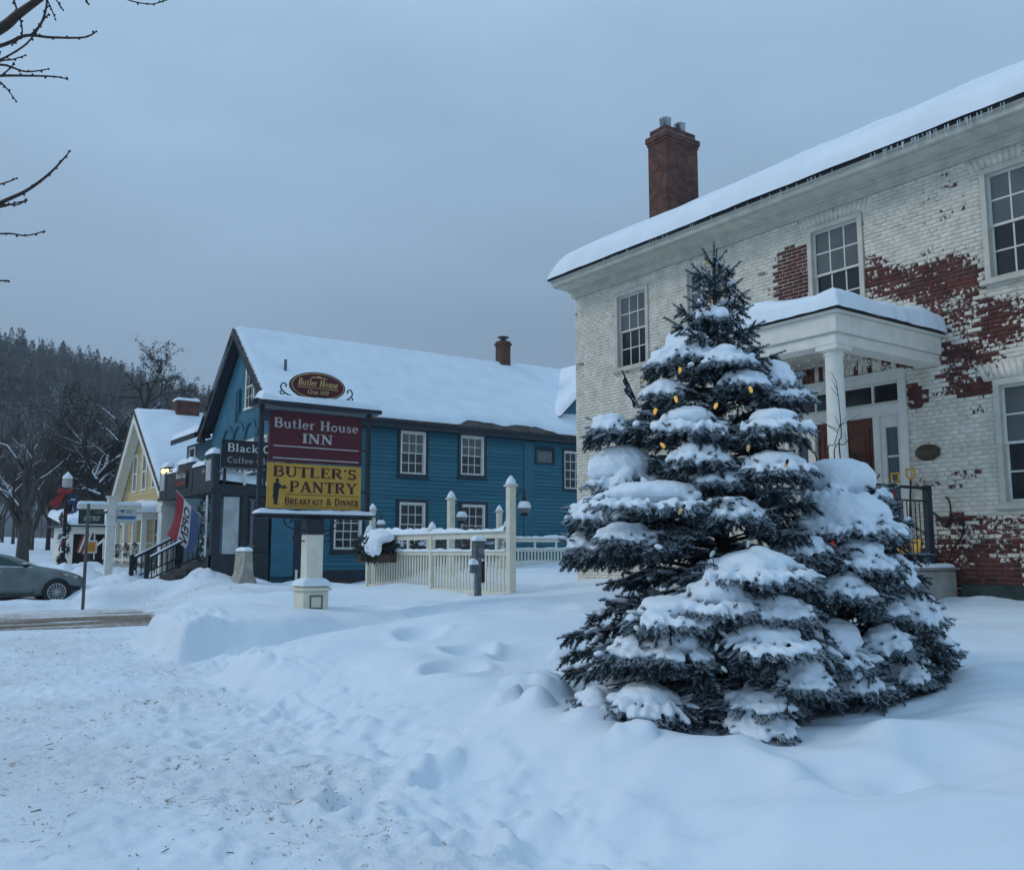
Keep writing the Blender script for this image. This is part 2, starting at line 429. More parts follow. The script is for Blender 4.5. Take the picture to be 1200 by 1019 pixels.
def ground(x, y, fine=True):
    x = np.asarray(x, float); y = np.asarray(y, float)
    sw = _walk(y)
    wob = 0.35 * fbm(y * 0.45, y * 0 + 3, 21, 3)
    edge = 2.55 + 0.105 * np.clip(y, 0, 20) + wob
    up = sstep(0, 1, (x - edge + 0.15) / (1.7 - 0.05 * np.clip(y, 0, 16)))
    lawn = 0.30 + 0.068 * (np.clip(x, 3, 13) - 4) + 0.013 * np.clip(y, -5, 24)
    lawn = lawn + (0.66 - lawn) * sstep(17.5, 22, y) * (1 - sstep(13.5, 17, x))
    lawn = lawn + (sw - lawn) * sstep(28.5, 33, y) * (1 - sstep(16, 22, x))
    z = sw + (lawn - sw) * up
    # snow banks along the walk: a buried hedge and a shovelled heap
    m1 = _box(x, y, 3.72 + 0.10 * fbm(y * 2, x, 2, 2), 6.9, 13.1 + 0.22 * fbm(x * 0.9, y * 0, 4, 3), 15.6, 0.15, 1.2, 0.16, 1.0)
    z = z + m1 * np.maximum(0.66 + 0.07 * sstep(3.6, 4.6, x) * sstep(13.0, 14.0, y) + 0.08 * fbm(x * 0.8, y * 0.8, 8, 2) - z, 0.0)
    m2 = _box(x, y, 3.66 + 0.15 * fbm(y * 1.5, x, 5, 2), 8.3, 9.0 + 0.5 * fbm(x * 0.5, y * 0, 14, 2), 11.15, 0.20, 1.3, 0.9, 0.28)
    z = z + m2 * np.maximum(np.minimum(0.40 + 0.13 * (x - 3.7), 0.72) + 0.08 * fbm(x * 0.7, y * 0.7, 18, 2) - z, 0.0)
    m3 = _box(x, y, 3.35, 5.0, 6.6, 9.4, 0.7, 0.9, 0.9, 0.7)
    z = z + m3 * 0.08
    # the trodden gap between them
    z = z + _box(x, y, 2.6, 6.4, 11.45, 12.95, 0.4, 1.3, 0.22, 0.16) * np.minimum(0.20 + 0.045 * (x - 4) - z, 0.0)
    # drifts over the lawn
    off = up * (1 - 0.8 * sstep(30, 60, y))
    z = z + off * (0.20 * fbm(x * 0.33, y * 0.33, 31, 2) + 0.085 * fbm((x * 0.82 - y * 0.57) * 0.9, (x * 0.57 + y * 0.82) * 2.2, 37, 3) + 0.018 * fbm((x * 0.8 - y * 0.6) * 2.2, (x * 0.6 + y * 0.8) * 5, 41, 2))
    z = z + off * 0.060 * (0.25 - np.abs(fbm((x * 0.82 - y * 0.57) * 0.42 + 3, (x * 0.57 + y * 0.82) * 1.15, 45, 2))) * sstep(5.0, 6.5, x * 0.57 + y * 0.82 + (x * .82 - y * .57) * .8) * (1 - sstep(8.5, 10.5, y))
    # well round the spruce, bank in front of it
    rr = np.hypot(x - 5.95, y - 5.1)
    z = z - 0.07 * np.exp(-(rr / 1.2) ** 4)
    z = z + 0.07 * np.exp(-((np.hypot(x - 5.9, y - 5.05) - 1.75) / 0.3) ** 2) * sstep(0.0, 0.8, (x * 0.82 - y * 0.58) + 0.8)
    # ploughed ridges beyond the road, heaps by the shop steps
    z = z + 0.16 * _box(x, y, -30, 7, 25.7, 27.0, 1, 1, 0.5, 0.5) * (0.7 + fbm(x * 0.9, y * 0.9, 51, 3))
    for (hx, hy, r, k) in ((6.9, 30.5, 1.0, .40), (7.6, 34.5, 1.3, .40), (6.3, 33.5, 1.2, .25), (5.6, 37.0, 1.5, .3), (7.1, 27.6, .9, .30), (8.0, 25.6, .7, .42), (7.3, 25.3, 1.0, .18), (9.2, 26.2, .6, .2), (7.4, 37.8, 1.3, .25), (10.8, 25.9, 1.0, .12), (12.8, 26.1, .9, .1), (13.0, 21.0, 1.0, .12)):
        d2 = ((x - hx) ** 2 + (y - hy) ** 2) / (r * r)
        z = z + k * np.exp(-d2 * 1.3) * (1 + 0.7 * fbm(x * 1.6, y * 1.6, 61, 3))
    z = z + sstep(24, 26, y) * (1 - sstep(60, 80, y)) * 0.10 * fbm(x * 1.1, y * 1.1, 66, 3) * (1 - sstep(10, 14, x))
    # the ground climbs to the hill and falls nowhere else
    z = z + 0.03 * np.clip(y - 60, 0, 90)
    if fine:
        walk = (1 - up) * (1 - sstep(19, 21, y)) 
        z = z + walk * (0.034 * fbm(x * 3.0, y * 3.0, 71, 3) + 0.050 * np.abs(fbm(x * 7, y * 7, 73, 2)) + 0.016 * fbm(x * 15, y * 15, 74, 2))
        br = np.exp(-((x - edge - 0.15) / 0.5) ** 2) * (1 - sstep(14, 17, y))
        z = z + br * (0.07 * fbm(x * 3.2, y * 3.2, 77, 3) + 0.11 * np.clip(fbm(x * 6.5, y * 6.5, 78, 2) - .05, 0, 1))
        for (cx_, cy_, an_, k) in PRINTS:
            ca, sa = math.cos(an_), math.sin(an_); u_ = (x - cx_) * ca + (y - cy_) * sa; v_ = -(x - cx_) * sa + (y - cy_) * ca
            d = (u_ / .15) ** 2 + (v_ / .062) ** 2
            z = z - k * np.exp(-d ** 2) + 0.4 * k * np.exp(-((np.sqrt(d) - 1.5) / 0.35) ** 2)
        for (c, r, k) in _D:
            d = np.hypot((x - c[0]), (y - c[1])) / r
            z = z - 1.5 * k * np.exp(-d ** 4) + 0.35 * k * np.exp(-((d - 1.3) / 0.3) ** 2)
        for (c, r, k) in _Lp:
            d = np.hypot(x - c[0], y - c[1]) / r
            z = z + .7 * k * np.sqrt(np.clip(1 - d * d, 0, 1)) * (1 + 0.9 * fbm(x * 7, y * 7, 81, 2))
    # flat bed for the road
    rd = sstep(18.2, 19.2, y) * (1 - sstep(24.8, 25.6, y)) * (1 - sstep(5.5, 8.0, x))
    z = z + (0.0085 * y + 0.02 - z) * rd
    return z
def gz(x, y): return float(ground(np.array([x]), np.array([y]))[0])

def _axis(segs):
    out = [segs[0][0]]
    for (a, b, s) in segs:
        n = max(1, int(round((b - a) / s))); out += list(np.linspace(a, b, n + 1)[1:])
    return np.array(out)
gx = _axis([(-560, -200, 60), (-200, -40, 20), (-40, -6, 2), (-6, 0, .25), (0, 1.2, .06), (1.2, 8, .032), (8, 13, .07), (13, 20, .25), (20, 60, 2), (60, 200, 20), (200, 800, 100)])
gy = _axis([(-300, -100, 50), (-100, -10, 10), (-10, 0, .6), (0, 2, .1), (2, 9, .032), (9, 16.5, .055), (16.5, 30, .12), (30, 46, .3), (46, 120, 3), (120, 300, 20), (300, 800, 100)])
GX, GY = np.meshgrid(gx, gy)
GZ = ground(GX, GY)
GZ = GZ - 3.0 * sstep(200, 800, GY)
# how trodden and dirty the snow is, measured on the ground itself
_e = 2.55 + 0.105 * np.clip(GY, 0, 20)
dirt = (1 - sstep(-0.9, 0.35, GX - _e)) * (1 - sstep(17, 20, GY)) * (0.55 + 0.9 * fbm(GX * 0.8, GY * 0.8, 91, 3))
dirt = np.maximum(dirt, 0.8 * sstep(18, 20, GY) * (1 - sstep(26.0, 27.5, GY)) * (1 - sstep(8, 11, GX)) * (0.6 + fbm(GX, GY * 2.5, 93, 3)))

m, nt, b = _new('snow_ground'); L = nt.links.new
b.inputs['Roughness'].default_value = 0.72; b.inputs['Specular IOR Level'].default_value = 0.25
g = nd(nt, 'ShaderNodeNewGeometry'); a = nd(nt, 'ShaderNodeAttribute', attribute_name='dirt')
def _noise(sc, det=4, mapping=None):
    n = nd(nt, 'ShaderNodeTexNoise'); n.inputs['Scale'].default_value = sc; n.inputs['Detail'].default_value = det
    if mapping:
        mpn = nd(nt, 'ShaderNodeMapping'); mpn.inputs['Scale'].default_value = mapping; L(g.outputs['Position'], mpn.inputs[0]); L(mpn.outputs[0], n.inputs['Vector'])
    else: L(g.outputs['Position'], n.inputs['Vector'])
    return n.outputs[0]
def _rng(s, a0, a1, b0=0.0, b1=1.0):
    r = nd(nt, 'ShaderNodeMapRange'); r.inputs[1].default_value = a0; r.inputs[2].default_value = a1; r.inputs[3].default_value = b0; r.inputs[4].default_value = b1
    L(s, r.inputs[0]); return r.outputs[0]
def _mul(x, y):
    k = nd(nt, 'ShaderNodeMath', operation='MULTIPLY')
    for i, s in enumerate((x, y)):
        if isinstance(s, (int, float)): k.inputs[i].default_value = s
        else: L(s, k.inputs[i])
    return k.outputs[0]
def _mixc(f, ca, cb_):
    x = nd(nt, 'ShaderNodeMix', data_type='RGBA'); L(f, x.inputs[0])
    for i, c in ((6, ca), (7, cb_)):
        if isinstance(c, tuple): x.inputs[i].default_value = c
        else: L(c, x.inputs[i])
    return x.outputs[2]
base = _mixc(_rng(_noise(1.3), .35, .65), rgb(.73, .82, .90), rgb(.78, .85, .915))
packed = _mixc(_mul(a.outputs['Fac'], .8), base, rgb(.66, .69, .72))
spk = _mul(_rng(_noise(15, 6, (1, 1, 1)), .57, .66), _rng(_noise(2.6, 3), .50, .62))
deb = _mixc(_mul(spk, _rng(a.outputs['Fac'], .1, .6)), packed, rgb(.17, .125, .08))
spk2 = _mul(_rng(_noise(42, 3), .66, .70), _rng(_noise(1.3, 2), .44, .6))
deb2 = _mixc(_mul(spk2, _rng(a.outputs['Fac'], .1, .4)), deb, rgb(.10, .075, .05))
L(deb2, b.inputs['Base Color'])
bp = nd(nt, 'ShaderNodeBump'); bp.inputs['Strength'].default_value = 0.55; bp.inputs['Distance'].default_value = 0.03
hs = nd(nt, 'ShaderNodeMath', operation='MULTIPLY_ADD'); L(_noise(22, 5), hs.inputs[0]); L(_rng(a.outputs['Fac'], 0, .8, .25, 1.2), hs.inputs[1]); L(_mul(_noise(90, 2), .12), hs.inputs[2])
L(hs.outputs[0], bp.inputs['Height']); L(bp.outputs[0], b.inputs['Normal'])
SNOWG = m
gobj = grid_mesh('ground', GX, GY, GZ, SNOWG, attrs={'dirt': np.clip(dirt, 0, 1).ravel()})
tag(gobj, kind='structure')

# ------------------------------------------------------------------ slushy side road
rx = np.linspace(-60, 9, 280); ry = np.linspace(18.9, 25.2, 60)
RX, RY = np.meshgrid(rx, ry)
edgew = 0.5 * fbm(RX * 0.5, RY * 0, 101, 3)
RZ = 0.0085 * RY + 0.032 - 0.06 * sstep(24.4 + edgew, 25.1 + edgew, RY) - 0.06 * (1 - sstep(19.0 - edgew * .5, 19.5 - edgew * .5, RY)) + 0.022 * fbm(RX * .5, RY * 4, 103, 4) - 0.2 * sstep(7.0, 8.6, RX)
slush = sstep(22.0, 23.0, RY + 1.2 * fbm(RX * .25, RY * .8, 105, 3)) * 0.6 + 0.9 * fbm(RX * .35, RY * 3.0, 107, 5, .65) + 0.7 * (1 - sstep(18.9, 19.5, RY + edgew)) + 0.7 * sstep(23.6, 24.6, RY) + .6 * sstep(5.0, 7.5, RX) + 0.12
ROADM = attr_mix('wet_sandy_asphalt', 'slush', rgb(.105, .072, .042), rgb(.74, .77, .80), 0.6, (0.30, 0.80), 9.0, 0.45, c0b=rgb(.19, .14, .088), c1b=rgb(.56, .53, .48), vscale=3.5, bump=0.5, bscale=30, bdist=0.02)
tag(grid_mesh('road', RX, RY, RZ, ROADM, attrs={'slush': np.clip(slush, 0, 1).ravel()}), kind='structure')

# ------------------------------------------------------------------ wooded hill far behind
crest = [(-240, -330, 128), (-60, 430, 126), (20, 490, 116), (51, 508, 106), (72, 495, 101), (94, 480, 94), (116, 465, 86), (141, 450, 79), (200, 430, 66), (320, 400, 48), (520, 360, 30)]
crest = [(-420, 380, 120), (-180, 520, 128)] + crest[2:]
crest = [(a, b, c - 17) for a, b, c in crest]
ns = 90; nt_ = 40
cp = np.array(crest, float)
tt = np.concatenate([[0], np.cumsum(np.hypot(np.diff(cp[:, 0]), np.diff(cp[:, 1])))])
s_ = np.linspace(0, tt[-1], ns)
cxs = np.interp(s_, tt, cp[:, 0]); cys = np.interp(s_, tt, cp[:, 1]); czs = np.interp(s_, tt, cp[:, 2])
HX = np.zeros((nt_, ns)); HY = np.zeros((nt_, ns)); HZ = np.zeros((nt_, ns))
for j in range(nt_):
    u = j / (nt_ - 1) * 1.5                       # past 1 the hill runs down behind its crest
    k = 0.34 + 0.66 * u
    HX[j] = cxs * k; HY[j] = cys * k
    prof = np.sin(min(u, 1.0) * PI / 2) ** 0.9 if u < 1 else 1 - (u - 1) * 0.9
    HZ[j] = 2.0 + (czs - 2.0) * prof + 5 * fbm(HX[j] * .02, HY[j] * .02, 121, 3)
HILLM = mat('hill_floor', rgb(.09, .092, .095), 0.9, 0.3, .06, col2=rgb(.24, .25, .27), bump=0.0)
tag(grid_mesh('hill', HX, HY, HZ, HILLM), kind='structure')
def hill_z(s, u):
    j = u / 1.5 * (nt_ - 1); i = s * (ns - 1)
    j0 = np.clip(j.astype(int), 0, nt_ - 2); i0 = np.clip(i.astype(int), 0, ns - 2)
    fj = j - j0; fi = i - i0
    def q(A): return (A[j0, i0] * (1 - fi) + A[j0, i0 + 1] * fi) * (1 - fj) + (A[j0 + 1, i0] * (1 - fi) + A[j0 + 1, i0 + 1] * fi) * fj
    return q(HX), q(HY), q(HZ)
def tufts(P, H, Rr, nper, col, seed, broad=False):
    """crowns as sprays of small leaf faces spread through a cone or a round head"""
    rg = np.random.default_rng(seed); n = len(P)
    t = rg.random((n, nper)) ** (0.75 if not broad else 0.5)
    az = rg.random((n, nper)) * 2 * PI
    ring = (1 - t) ** 0.8 if not broad else np.sqrt(np.clip(1 - (2 * t - 1) ** 2, 0, 1))
    rad = Rr[:, None] * ring * (0.45 + 0.6 * rg.random((n, nper)))
    z = P[:, 2][:, None] + H[:, None] * (0.12 + 0.88 * t)
    C = np.stack([P[:, 0][:, None] + rad * np.cos(az), P[:, 1][:, None] + rad * np.sin(az), z], -1)
    s = (H[:, None] * (0.04 + 0.045 * rg.random((n, nper))) * (1.15 - 0.7 * t))[..., None]
    out = np.stack([np.cos(az), np.sin(az), -0.55 * np.ones_like(az)], -1)
    side = np.stack([-np.sin(az), np.cos(az), 0.5 * (rg.random((n, nper)) - .5)], -1)
    V = np.stack([C - side * s * 0.8 - out * s * .3, C + side * s * 0.8 - out * s * .3, C + out * s * 1.5], 2)
    shade = np.repeat((rg.random(n)[:, None] * np.ones((1, nper)))[..., None], 3, -1)
    return V.reshape(-1, 3), shade.reshape(-1)
rg = np.random.default_rng(5)
N = 7000
s = rg.random(N); u = rg.random(N) ** 0.8 * 1.06
x, y, z = hill_z(s, u)
keepm = (u > 0.13 + 0.25 * fbm(x * .012, y * .012, 131, 2)) & (x > -330) & (x < 330)
x, y, z = x[keepm], y[keepm], z[keepm]; n = len(x)
H = 5.5 + 7 * rg.random(n) ** 1.5
V, sh = tufts(np.stack([x, y, z - 1], -1), H, H * .27, 84, None, 9)
CONM = attr_mix('far_conifers', 'shade', rgb(.012, .019, .018), rgb(.022, .030, .026), 0.9, (0.1, 0.9), 0.08, 0.3)
tag(np_mesh('forest', V, np.arange(len(V)).reshape(-1, 3), CONM, attrs={'shade': sh}), 'dark evergreen forest covering the distant hill', 'forest', kind='stuff')
# leafless woods on the lower slope
N = 1500
s = rg.random(N); u = rg.random(N) * 0.5
x, y, z = hill_z(s, u)
kp = (x > -150) & (x < 260)
x, y, z = x[kp], y[kp], z[kp]; n = len(x)
nper = 90
t = rg.random((n, nper)); az = rg.random((n, nper)) * 2 * PI
H = 8 + 6 * rg.random(n)
rad = (H[:, None] * .30) * np.sqrt(rg.random((n, nper))) * np.clip(t + .15, 0, 1)
C = np.stack([x[:, None] + rad * np.cos(az), y[:, None] + rad * np.sin(az), z[:, None] - .5 + H[:, None] * (.15 + .7 * t)], -1)
D = np.stack([np.cos(az) * .45, np.sin(az) * .45, .9 * np.ones_like(az)], -1) * (1.1 + 1.4 * rg.random((n, nper)))[..., None]
S = np.stack([-np.sin(az), np.cos(az), np.zeros_like(az)], -1) * .075
V1 = np.stack([C - S, C + S, C + D], 2).reshape(-1, 3)
trk = np.stack([np.stack([x - .16, y, z - 1], -1), np.stack([x + .16, y, z - 1], -1), np.stack([x, y, z + H * .8], -1)], 1).reshape(-1, 3)
V = np.concatenate([V1, trk])
TWIGM = mat('bare_wood_far', rgb(.055, .052, .052), 0.9, 0.4, .05, col2=rgb(.115, .11, .11))
tag(np_mesh('bare_woods', V, np.arange(len(V)).reshape(-1, 3), TWIGM), 'leafless grey woods along the foot of the hill', 'woods', kind='stuff')

# ------------------------------------------------------------------ winter air
hz = M().bx(-640, 880, -360, 880, -8, 175)
m = bpy.data.materials.new('cold_haze'); m.use_nodes = True
nt = m.node_tree; nt.nodes.remove(nt.nodes['Principled BSDF'])
pv = nd(nt, 'ShaderNodeVolumePrincipled'); pv.inputs['Color'].default_value = rgb(.80, .88, .97); pv.inputs['Density'].default_value = 0.0007; pv.inputs['Anisotropy'].default_value = 0.2
nt.links.new(pv.outputs[0], nt.nodes['Material Output'].inputs['Volume'])
tag(hz.build('haze', m), kind='stuff')
# ================================================================== the painted brick inn
XW = 12.0; WY0, WY1 = 1.0, 14.65; WZ0, WZ1 = 0.75, 7.05
house = thing('brick_house', 'two storey white painted brick house with peeling patches and a columned entrance porch', 'house', (XW, 8.0, 0.9))
UPW = [(12.92, .94), (11.02, .94), (8.33, .98), (5.56, .98), (3.2, .98)]
ops = [(c - wd / 2, c + wd / 2, 5.17, 6.70) for c, wd in UPW]
LOWW = [(5.52, 1.06), (3.2, 1.06), (12.92, .98), (11.02, .98)]
ops += [(c - wd / 2, c + wd / 2, 2.22, 3.84) for c, wd in LOWW]
ENT = (7.28, 9.38, 1.42, 4.22)
ops.append(ENT)

# where the paint has come off: patches traced on the wall
def _poly(pts): return np.array([at_x(px, py, XW)[1:] for px, py in pts])
PATCH = [(_poly([(907, 350), (908, 320), (911, 300), (922, 289), (932, 287), (945, 287), (946, 345), (946, 365), (912, 380)]), 1.0, .03),
         (_poly([(1008, 303), (1022, 298), (1040, 306), (1062, 309), (1082, 304), (1098, 296), (1108, 298), (1121, 284), (1128, 292), (1138, 300), (1150, 303), (1152, 345), (1180, 346), (1205, 338), (1205, 400), (1185, 408), (1175, 420), (1150, 440), (1135, 412), (1118, 398), (1108, 390), (1060, 352), (1020, 352), (1008, 340)]), 0.53, .09),
         (_poly([(1010, 306), (1040, 312), (1082, 308), (1108, 302), (1146, 308), (1150, 338), (1110, 348), (1088, 366), (1050, 346), (1010, 342)]), 0.76, .06),
         (_poly([(1103, 398), (1165, 402), (1165, 426), (1103, 424)]), 0.74, .04),
         (_poly([(1148, 352), (1185, 350), (1190, 385), (1165, 405), (1145, 395)]), 0.77, .06),
         (_poly([(1106, 405), (1150, 400), (1185, 430), (1175, 446), (1150, 462), (1120, 468), (1104, 462), (1100, 430)]), 0.52, .10),
         (_poly([(1128, 448), (1158, 440), (1160, 462), (1122, 468)]), 0.95, .03),
         (_poly([(1063, 449), (1084, 450), (1088, 458), (1084, 472), (1074, 484), (1066, 478), (1062, 462)]), 0.85, .03),
         (_poly([(1112, 552), (1135, 548), (1150, 549), (1124, 576), (1113, 574)]), 0.42, .04),
         (_poly([(1095, 605), (1125, 600), (1165, 604), (1205, 600), (1205, 628), (1100, 630)]), 0.56, .07),
         (_poly([(1040, 640), (1090, 622), (1130, 628), (1205, 620), (1205, 720), (1040, 720)]), 0.64, .10),
         (_poly([(1100, 660), (1205, 655), (1205, 720), (1100, 720)]), 0.9, .06),
         (_poly([(1128, 478), (1152, 470), (1150, 490), (1132, 492)]), 0.40, .04),
         (_poly([(905, 466), (1075, 408), (1075, 432), (905, 482)]), 0.55, .05)]
def _sdf(poly, y, z):
    inside = np.zeros(y.shape, bool); dmin = np.full(y.shape, 9.0)
    n = len(poly)
    for i in range(n):
        a = poly[i]; b = poly[(i + 1) % n]
        cond = ((a[1] > z) != (b[1] > z))
        xi = (b[0] - a[0]) * (z - a[1]) / (b[1] - a[1] + 1e-12) + a[0]
        inside ^= cond & (y < xi)
        ex, ez = b - a; t = np.clip(((y - a[0]) * ex + (z - a[1]) * ez) / (ex * ex + ez * ez + 1e-12), 0, 1)
        dmin = np.minimum(dmin, np.hypot(y - a[0] - t * ex, z - a[1] - t * ez))
    return np.where(inside, dmin, -dmin)
def peel(y, z, first=0):
    p = np.zeros(y.shape)
    for poly, dens, soft in PATCH[first:]:
        d = _sdf(poly, y, z) + 0.05 * fbm(y * 7, z * 12, 201, 3)
        p = np.maximum(p, dens * sstep(-soft, soft, d))
    # the far end of the wall has only small chips
    p = np.maximum(p, 0.30 * sstep(0.25, 0.6, fbm(y * 2.2, z * 3.5, 207, 4) + 0.12))
    return p
def free(y0, y1, z0, z1, pad=0.0):
    for (a, b, c, d) in ops:
        if y1 > a - pad and y0 < b + pad and z1 > c - pad and z0 < d + pad: return False
    return True
# solid wall body with real openings
def holed_wall(name, mat_, parent, fr, u0, u1, z0, z1, holes, th):
    us = sorted(set([u0, u1] + [h[0] for h in holes] + [h[1] for h in holes])); us = [a for a in us if u0 <= a <= u1]
    zs = sorted(set([z0, z1] + [h[2] for h in holes] + [h[3] for h in holes])); zs = [a for a in zs if z0 <= a <= z1]
    mb = M()
    for i in range(len(us) - 1):
        run = None
        for j in range(len(zs) - 1):
            cu, cz = (us[i] + us[i + 1]) / 2, (zs[j] + zs[j + 1]) / 2
            hole = any(h[0] < cu < h[1] and h[2] < cz < h[3] for h in holes)
            if not hole:
                run = [zs[j], zs[j + 1]] if run is None else [run[0], zs[j + 1]]
            if (hole or j == len(zs) - 2) and run:
                mb.lb(fr, us[i], us[i + 1], run[0], run[1], -th, 0); run = None
    return mb.build(name, mat_, parent, recalc=False)
# mortar face, carrying the paint loss, 8 mm behind the brick faces
ys = np.arange(WY0, WY1 + .001, .065); zs = np.arange(WZ0, WZ1 + .001, .034)
YY, ZZ = np.meshgrid(ys, zs)
pm = peel(YY, ZZ, 1)
iy = np.arange(len(ys) * len(zs)).reshape(len(zs), len(ys))
F = np.stack([iy[:-1, :-1], iy[1:, :-1], iy[1:, 1:], iy[:-1, 1:]], -1).reshape(-1, 4)
cy = (ys[:-1] + ys[1:]) / 2; cz = (zs[:-1] + zs[1:]) / 2
CYm, CZm = np.meshgrid(cy, cz); mask = np.ones(CYm.shape, bool)
for (a, b, c, d) in ops: mask &= ~((CYm > a - .0) & (CYm < b + .0) & (CZm > c) & (CZm < d))
MORT = attr_mix('painted_mortar', 'peel', rgb(.66, .625, .55), rgb(.055, .042, .040), 0.9, (.36, .50), 30, .35, c0b=rgb(.49, .46, .40), c1b=rgb(.19, .15, .14), vscale=2.2, bump=.4, bscale=70)
BRK = attr_mix('painted_brick', 'peel', rgb(.84, .785, .68), rgb(.165, .050, .038), 0.8, (.45, .55), 19, .74, c0b=rgb(.64, .585, .48), c1b=rgb(.062, .025, .022), vscale=4.5, bump=.35, bscale=55, bdist=.008)
wall = np_mesh('front_wall', np.stack([np.full(YY.size, XW + .008), YY.ravel(), ZZ.ravel()], -1), F[mask.ravel()], MORT, house, False, {'peel': pm.ravel()})
# every brick, laid with small unevenness
BW, BH, J = .190, .0525, .0085
bv = []; bf = []; bp_ = []
rg = np.random.default_rng(77)
row = 0; z = WZ0
while z + BH < WZ1:
    y = WY0 - (BW + J) * (0.5 if row % 2 else 0)
    header = (row % 7 == 3)
    step = (BW / 2 if header else BW)
    while y < WY1:
        y0, y1 = max(y, WY0), min(y + step, WY1); y += step + J
        if y1 - y0 < .03: continue
        segs = [(y0, y1)]
        for (a, b, c, d) in ops:
            if z + BH * .7 > c and z + BH * .3 < d:
                ns_ = []
                for (p, q) in segs:
                    if q <= a or p >= b: ns_.append((p, q)); continue
                    if a - p > .03: ns_.append((p, a))
                    if q - b > .03: ns_.append((b, q))
                segs = ns_
        for (p, q) in segs:
            o = rg.normal(0, .0022); c = .007; j = rg.normal(0, .0018, 8)
            n0 = len(bv)
            bv += [(XW - o + .009, p, z), (XW - o + .009, q, z), (XW - o + .009, q, z + BH), (XW - o + .009, p, z + BH),
                   (XW - o - .004 + j[0], p + c, z + c + j[1]), (XW - o - .004 + j[2], q - c, z + c + j[3]), (XW - o - .004 + j[4], q - c, z + BH - c + j[5]), (XW - o - .004 + j[6], p + c, z + BH - c + j[7])]
            bf += [(n0 + 4, n0 + 7, n0 + 6, n0 + 5), (n0, n0 + 4, n0 + 5, n0 + 1), (n0 + 1, n0 + 5, n0 + 6, n0 + 2), (n0 + 2, n0 + 6, n0 + 7, n0 + 3), (n0 + 3, n0 + 7, n0 + 4, n0)]
            bp_.append(((p + q) / 2, z + BH / 2, q - p))
    z += BH + J; row += 1
bpa = np.array(bp_)
pk = peel(bpa[:, 0], bpa[:, 1]) + rg.normal(0, .05, len(bpa))
kind = rg.random(len(bpa))
pk = pk + np.where(pk > .2, rg.normal(0, .10, len(bpa)), 0)
bv = np.array(bv)
np_mesh('brickwork', bv, np.array(bf), BRK, house, False, {'peel': np.repeat(pk, 8) + rg.normal(0, .04, len(bv))})
# the unseen sides
SIDEB = brick_mat('painted_side_brick', rgb(.60, .60, .56), rgb(.52, .52, .48), rgb(.40, .40, .37))
sw_ = M()
sw_.prism([(12.02, WZ0), (20.0, WZ0), (20.0, 7.05), (16.0, 9.6), (12.02, 7.05)], 'y', WY1 - .02, WY1 - .3)
sw_.prism([(12.02, WZ0), (20.0, WZ0), (20.0, 7.05), (16.0, 9.6), (12.02, 7.05)], 'y', WY0 + .02, WY0 + .3)
sw_.bx(19.7, 20.0, WY0 + .31, WY1 - .31, WZ0, 7.05)
sw_.build('side_wall', SIDEB, house, recalc=False)
# dark room behind the openings
ROOM = mat('dim_interior', rgb(.03, .03, .03), .9)
M().bx(12.9, 13.0, WY0 + .4, WY1 - .4, WZ0, 7.0).build('room_partition', ROOM, house)

# flat arches over the windows: upright bricks
ARCHZ = .23
for (a, b, c, d) in ops[:9]:
    arch = M(); pav = []
    nb = int(round((b - a + .24) / .075))
    for k in range(nb):
        u = a - .12 + (b - a + .24) * (k + .5) / nb; lean = (u - (a + b) / 2) * .16
        hw = (b - a + .24) / nb / 2 - .0015
        o = XW - .010 - abs(random.gauss(0, .002))
        lo = [(u - hw), (u + hw)]; hi = [(u - hw) + lean, (u + hw) + lean]
        arch.add([(o, lo[0], d), (o, lo[1], d), (o, hi[1], d + ARCHZ), (o, hi[0], d + ARCHZ), (XW + .02, lo[0], d), (XW + .02, lo[1], d), (XW + .02, hi[1], d + ARCHZ), (XW + .02, hi[0], d + ARCHZ)],
                 [(0, 3, 2, 1), (0, 1, 5, 4), (1, 2, 6, 5), (2, 3, 7, 6), (3, 0, 4, 7)])
        pav.append(0.12)
    np_mesh('window_arch', np.array(arch.v), np.array(arch.f), BRK, house, False, {'peel': np.repeat(np.array(pav) + rg.normal(0, .1, len(pav)), 8)})
da = M(); pv_ = []
for k in range(30):
    u = ENT[0] - .1 + (ENT[1] - ENT[0] + .2) * (k + .5) / 30; hw = .031; o = XW - .011 - random.random() * .004
    da.bx(o, XW + .02, u - hw, u + hw, 4.225, 4.45); pv_.append(.85 if random.random() < .52 else .2)
np_mesh('door_arch', np.array(da.v), np.array(da.f), BRK, house, False, {'peel': np.repeat(pv_, 8)})

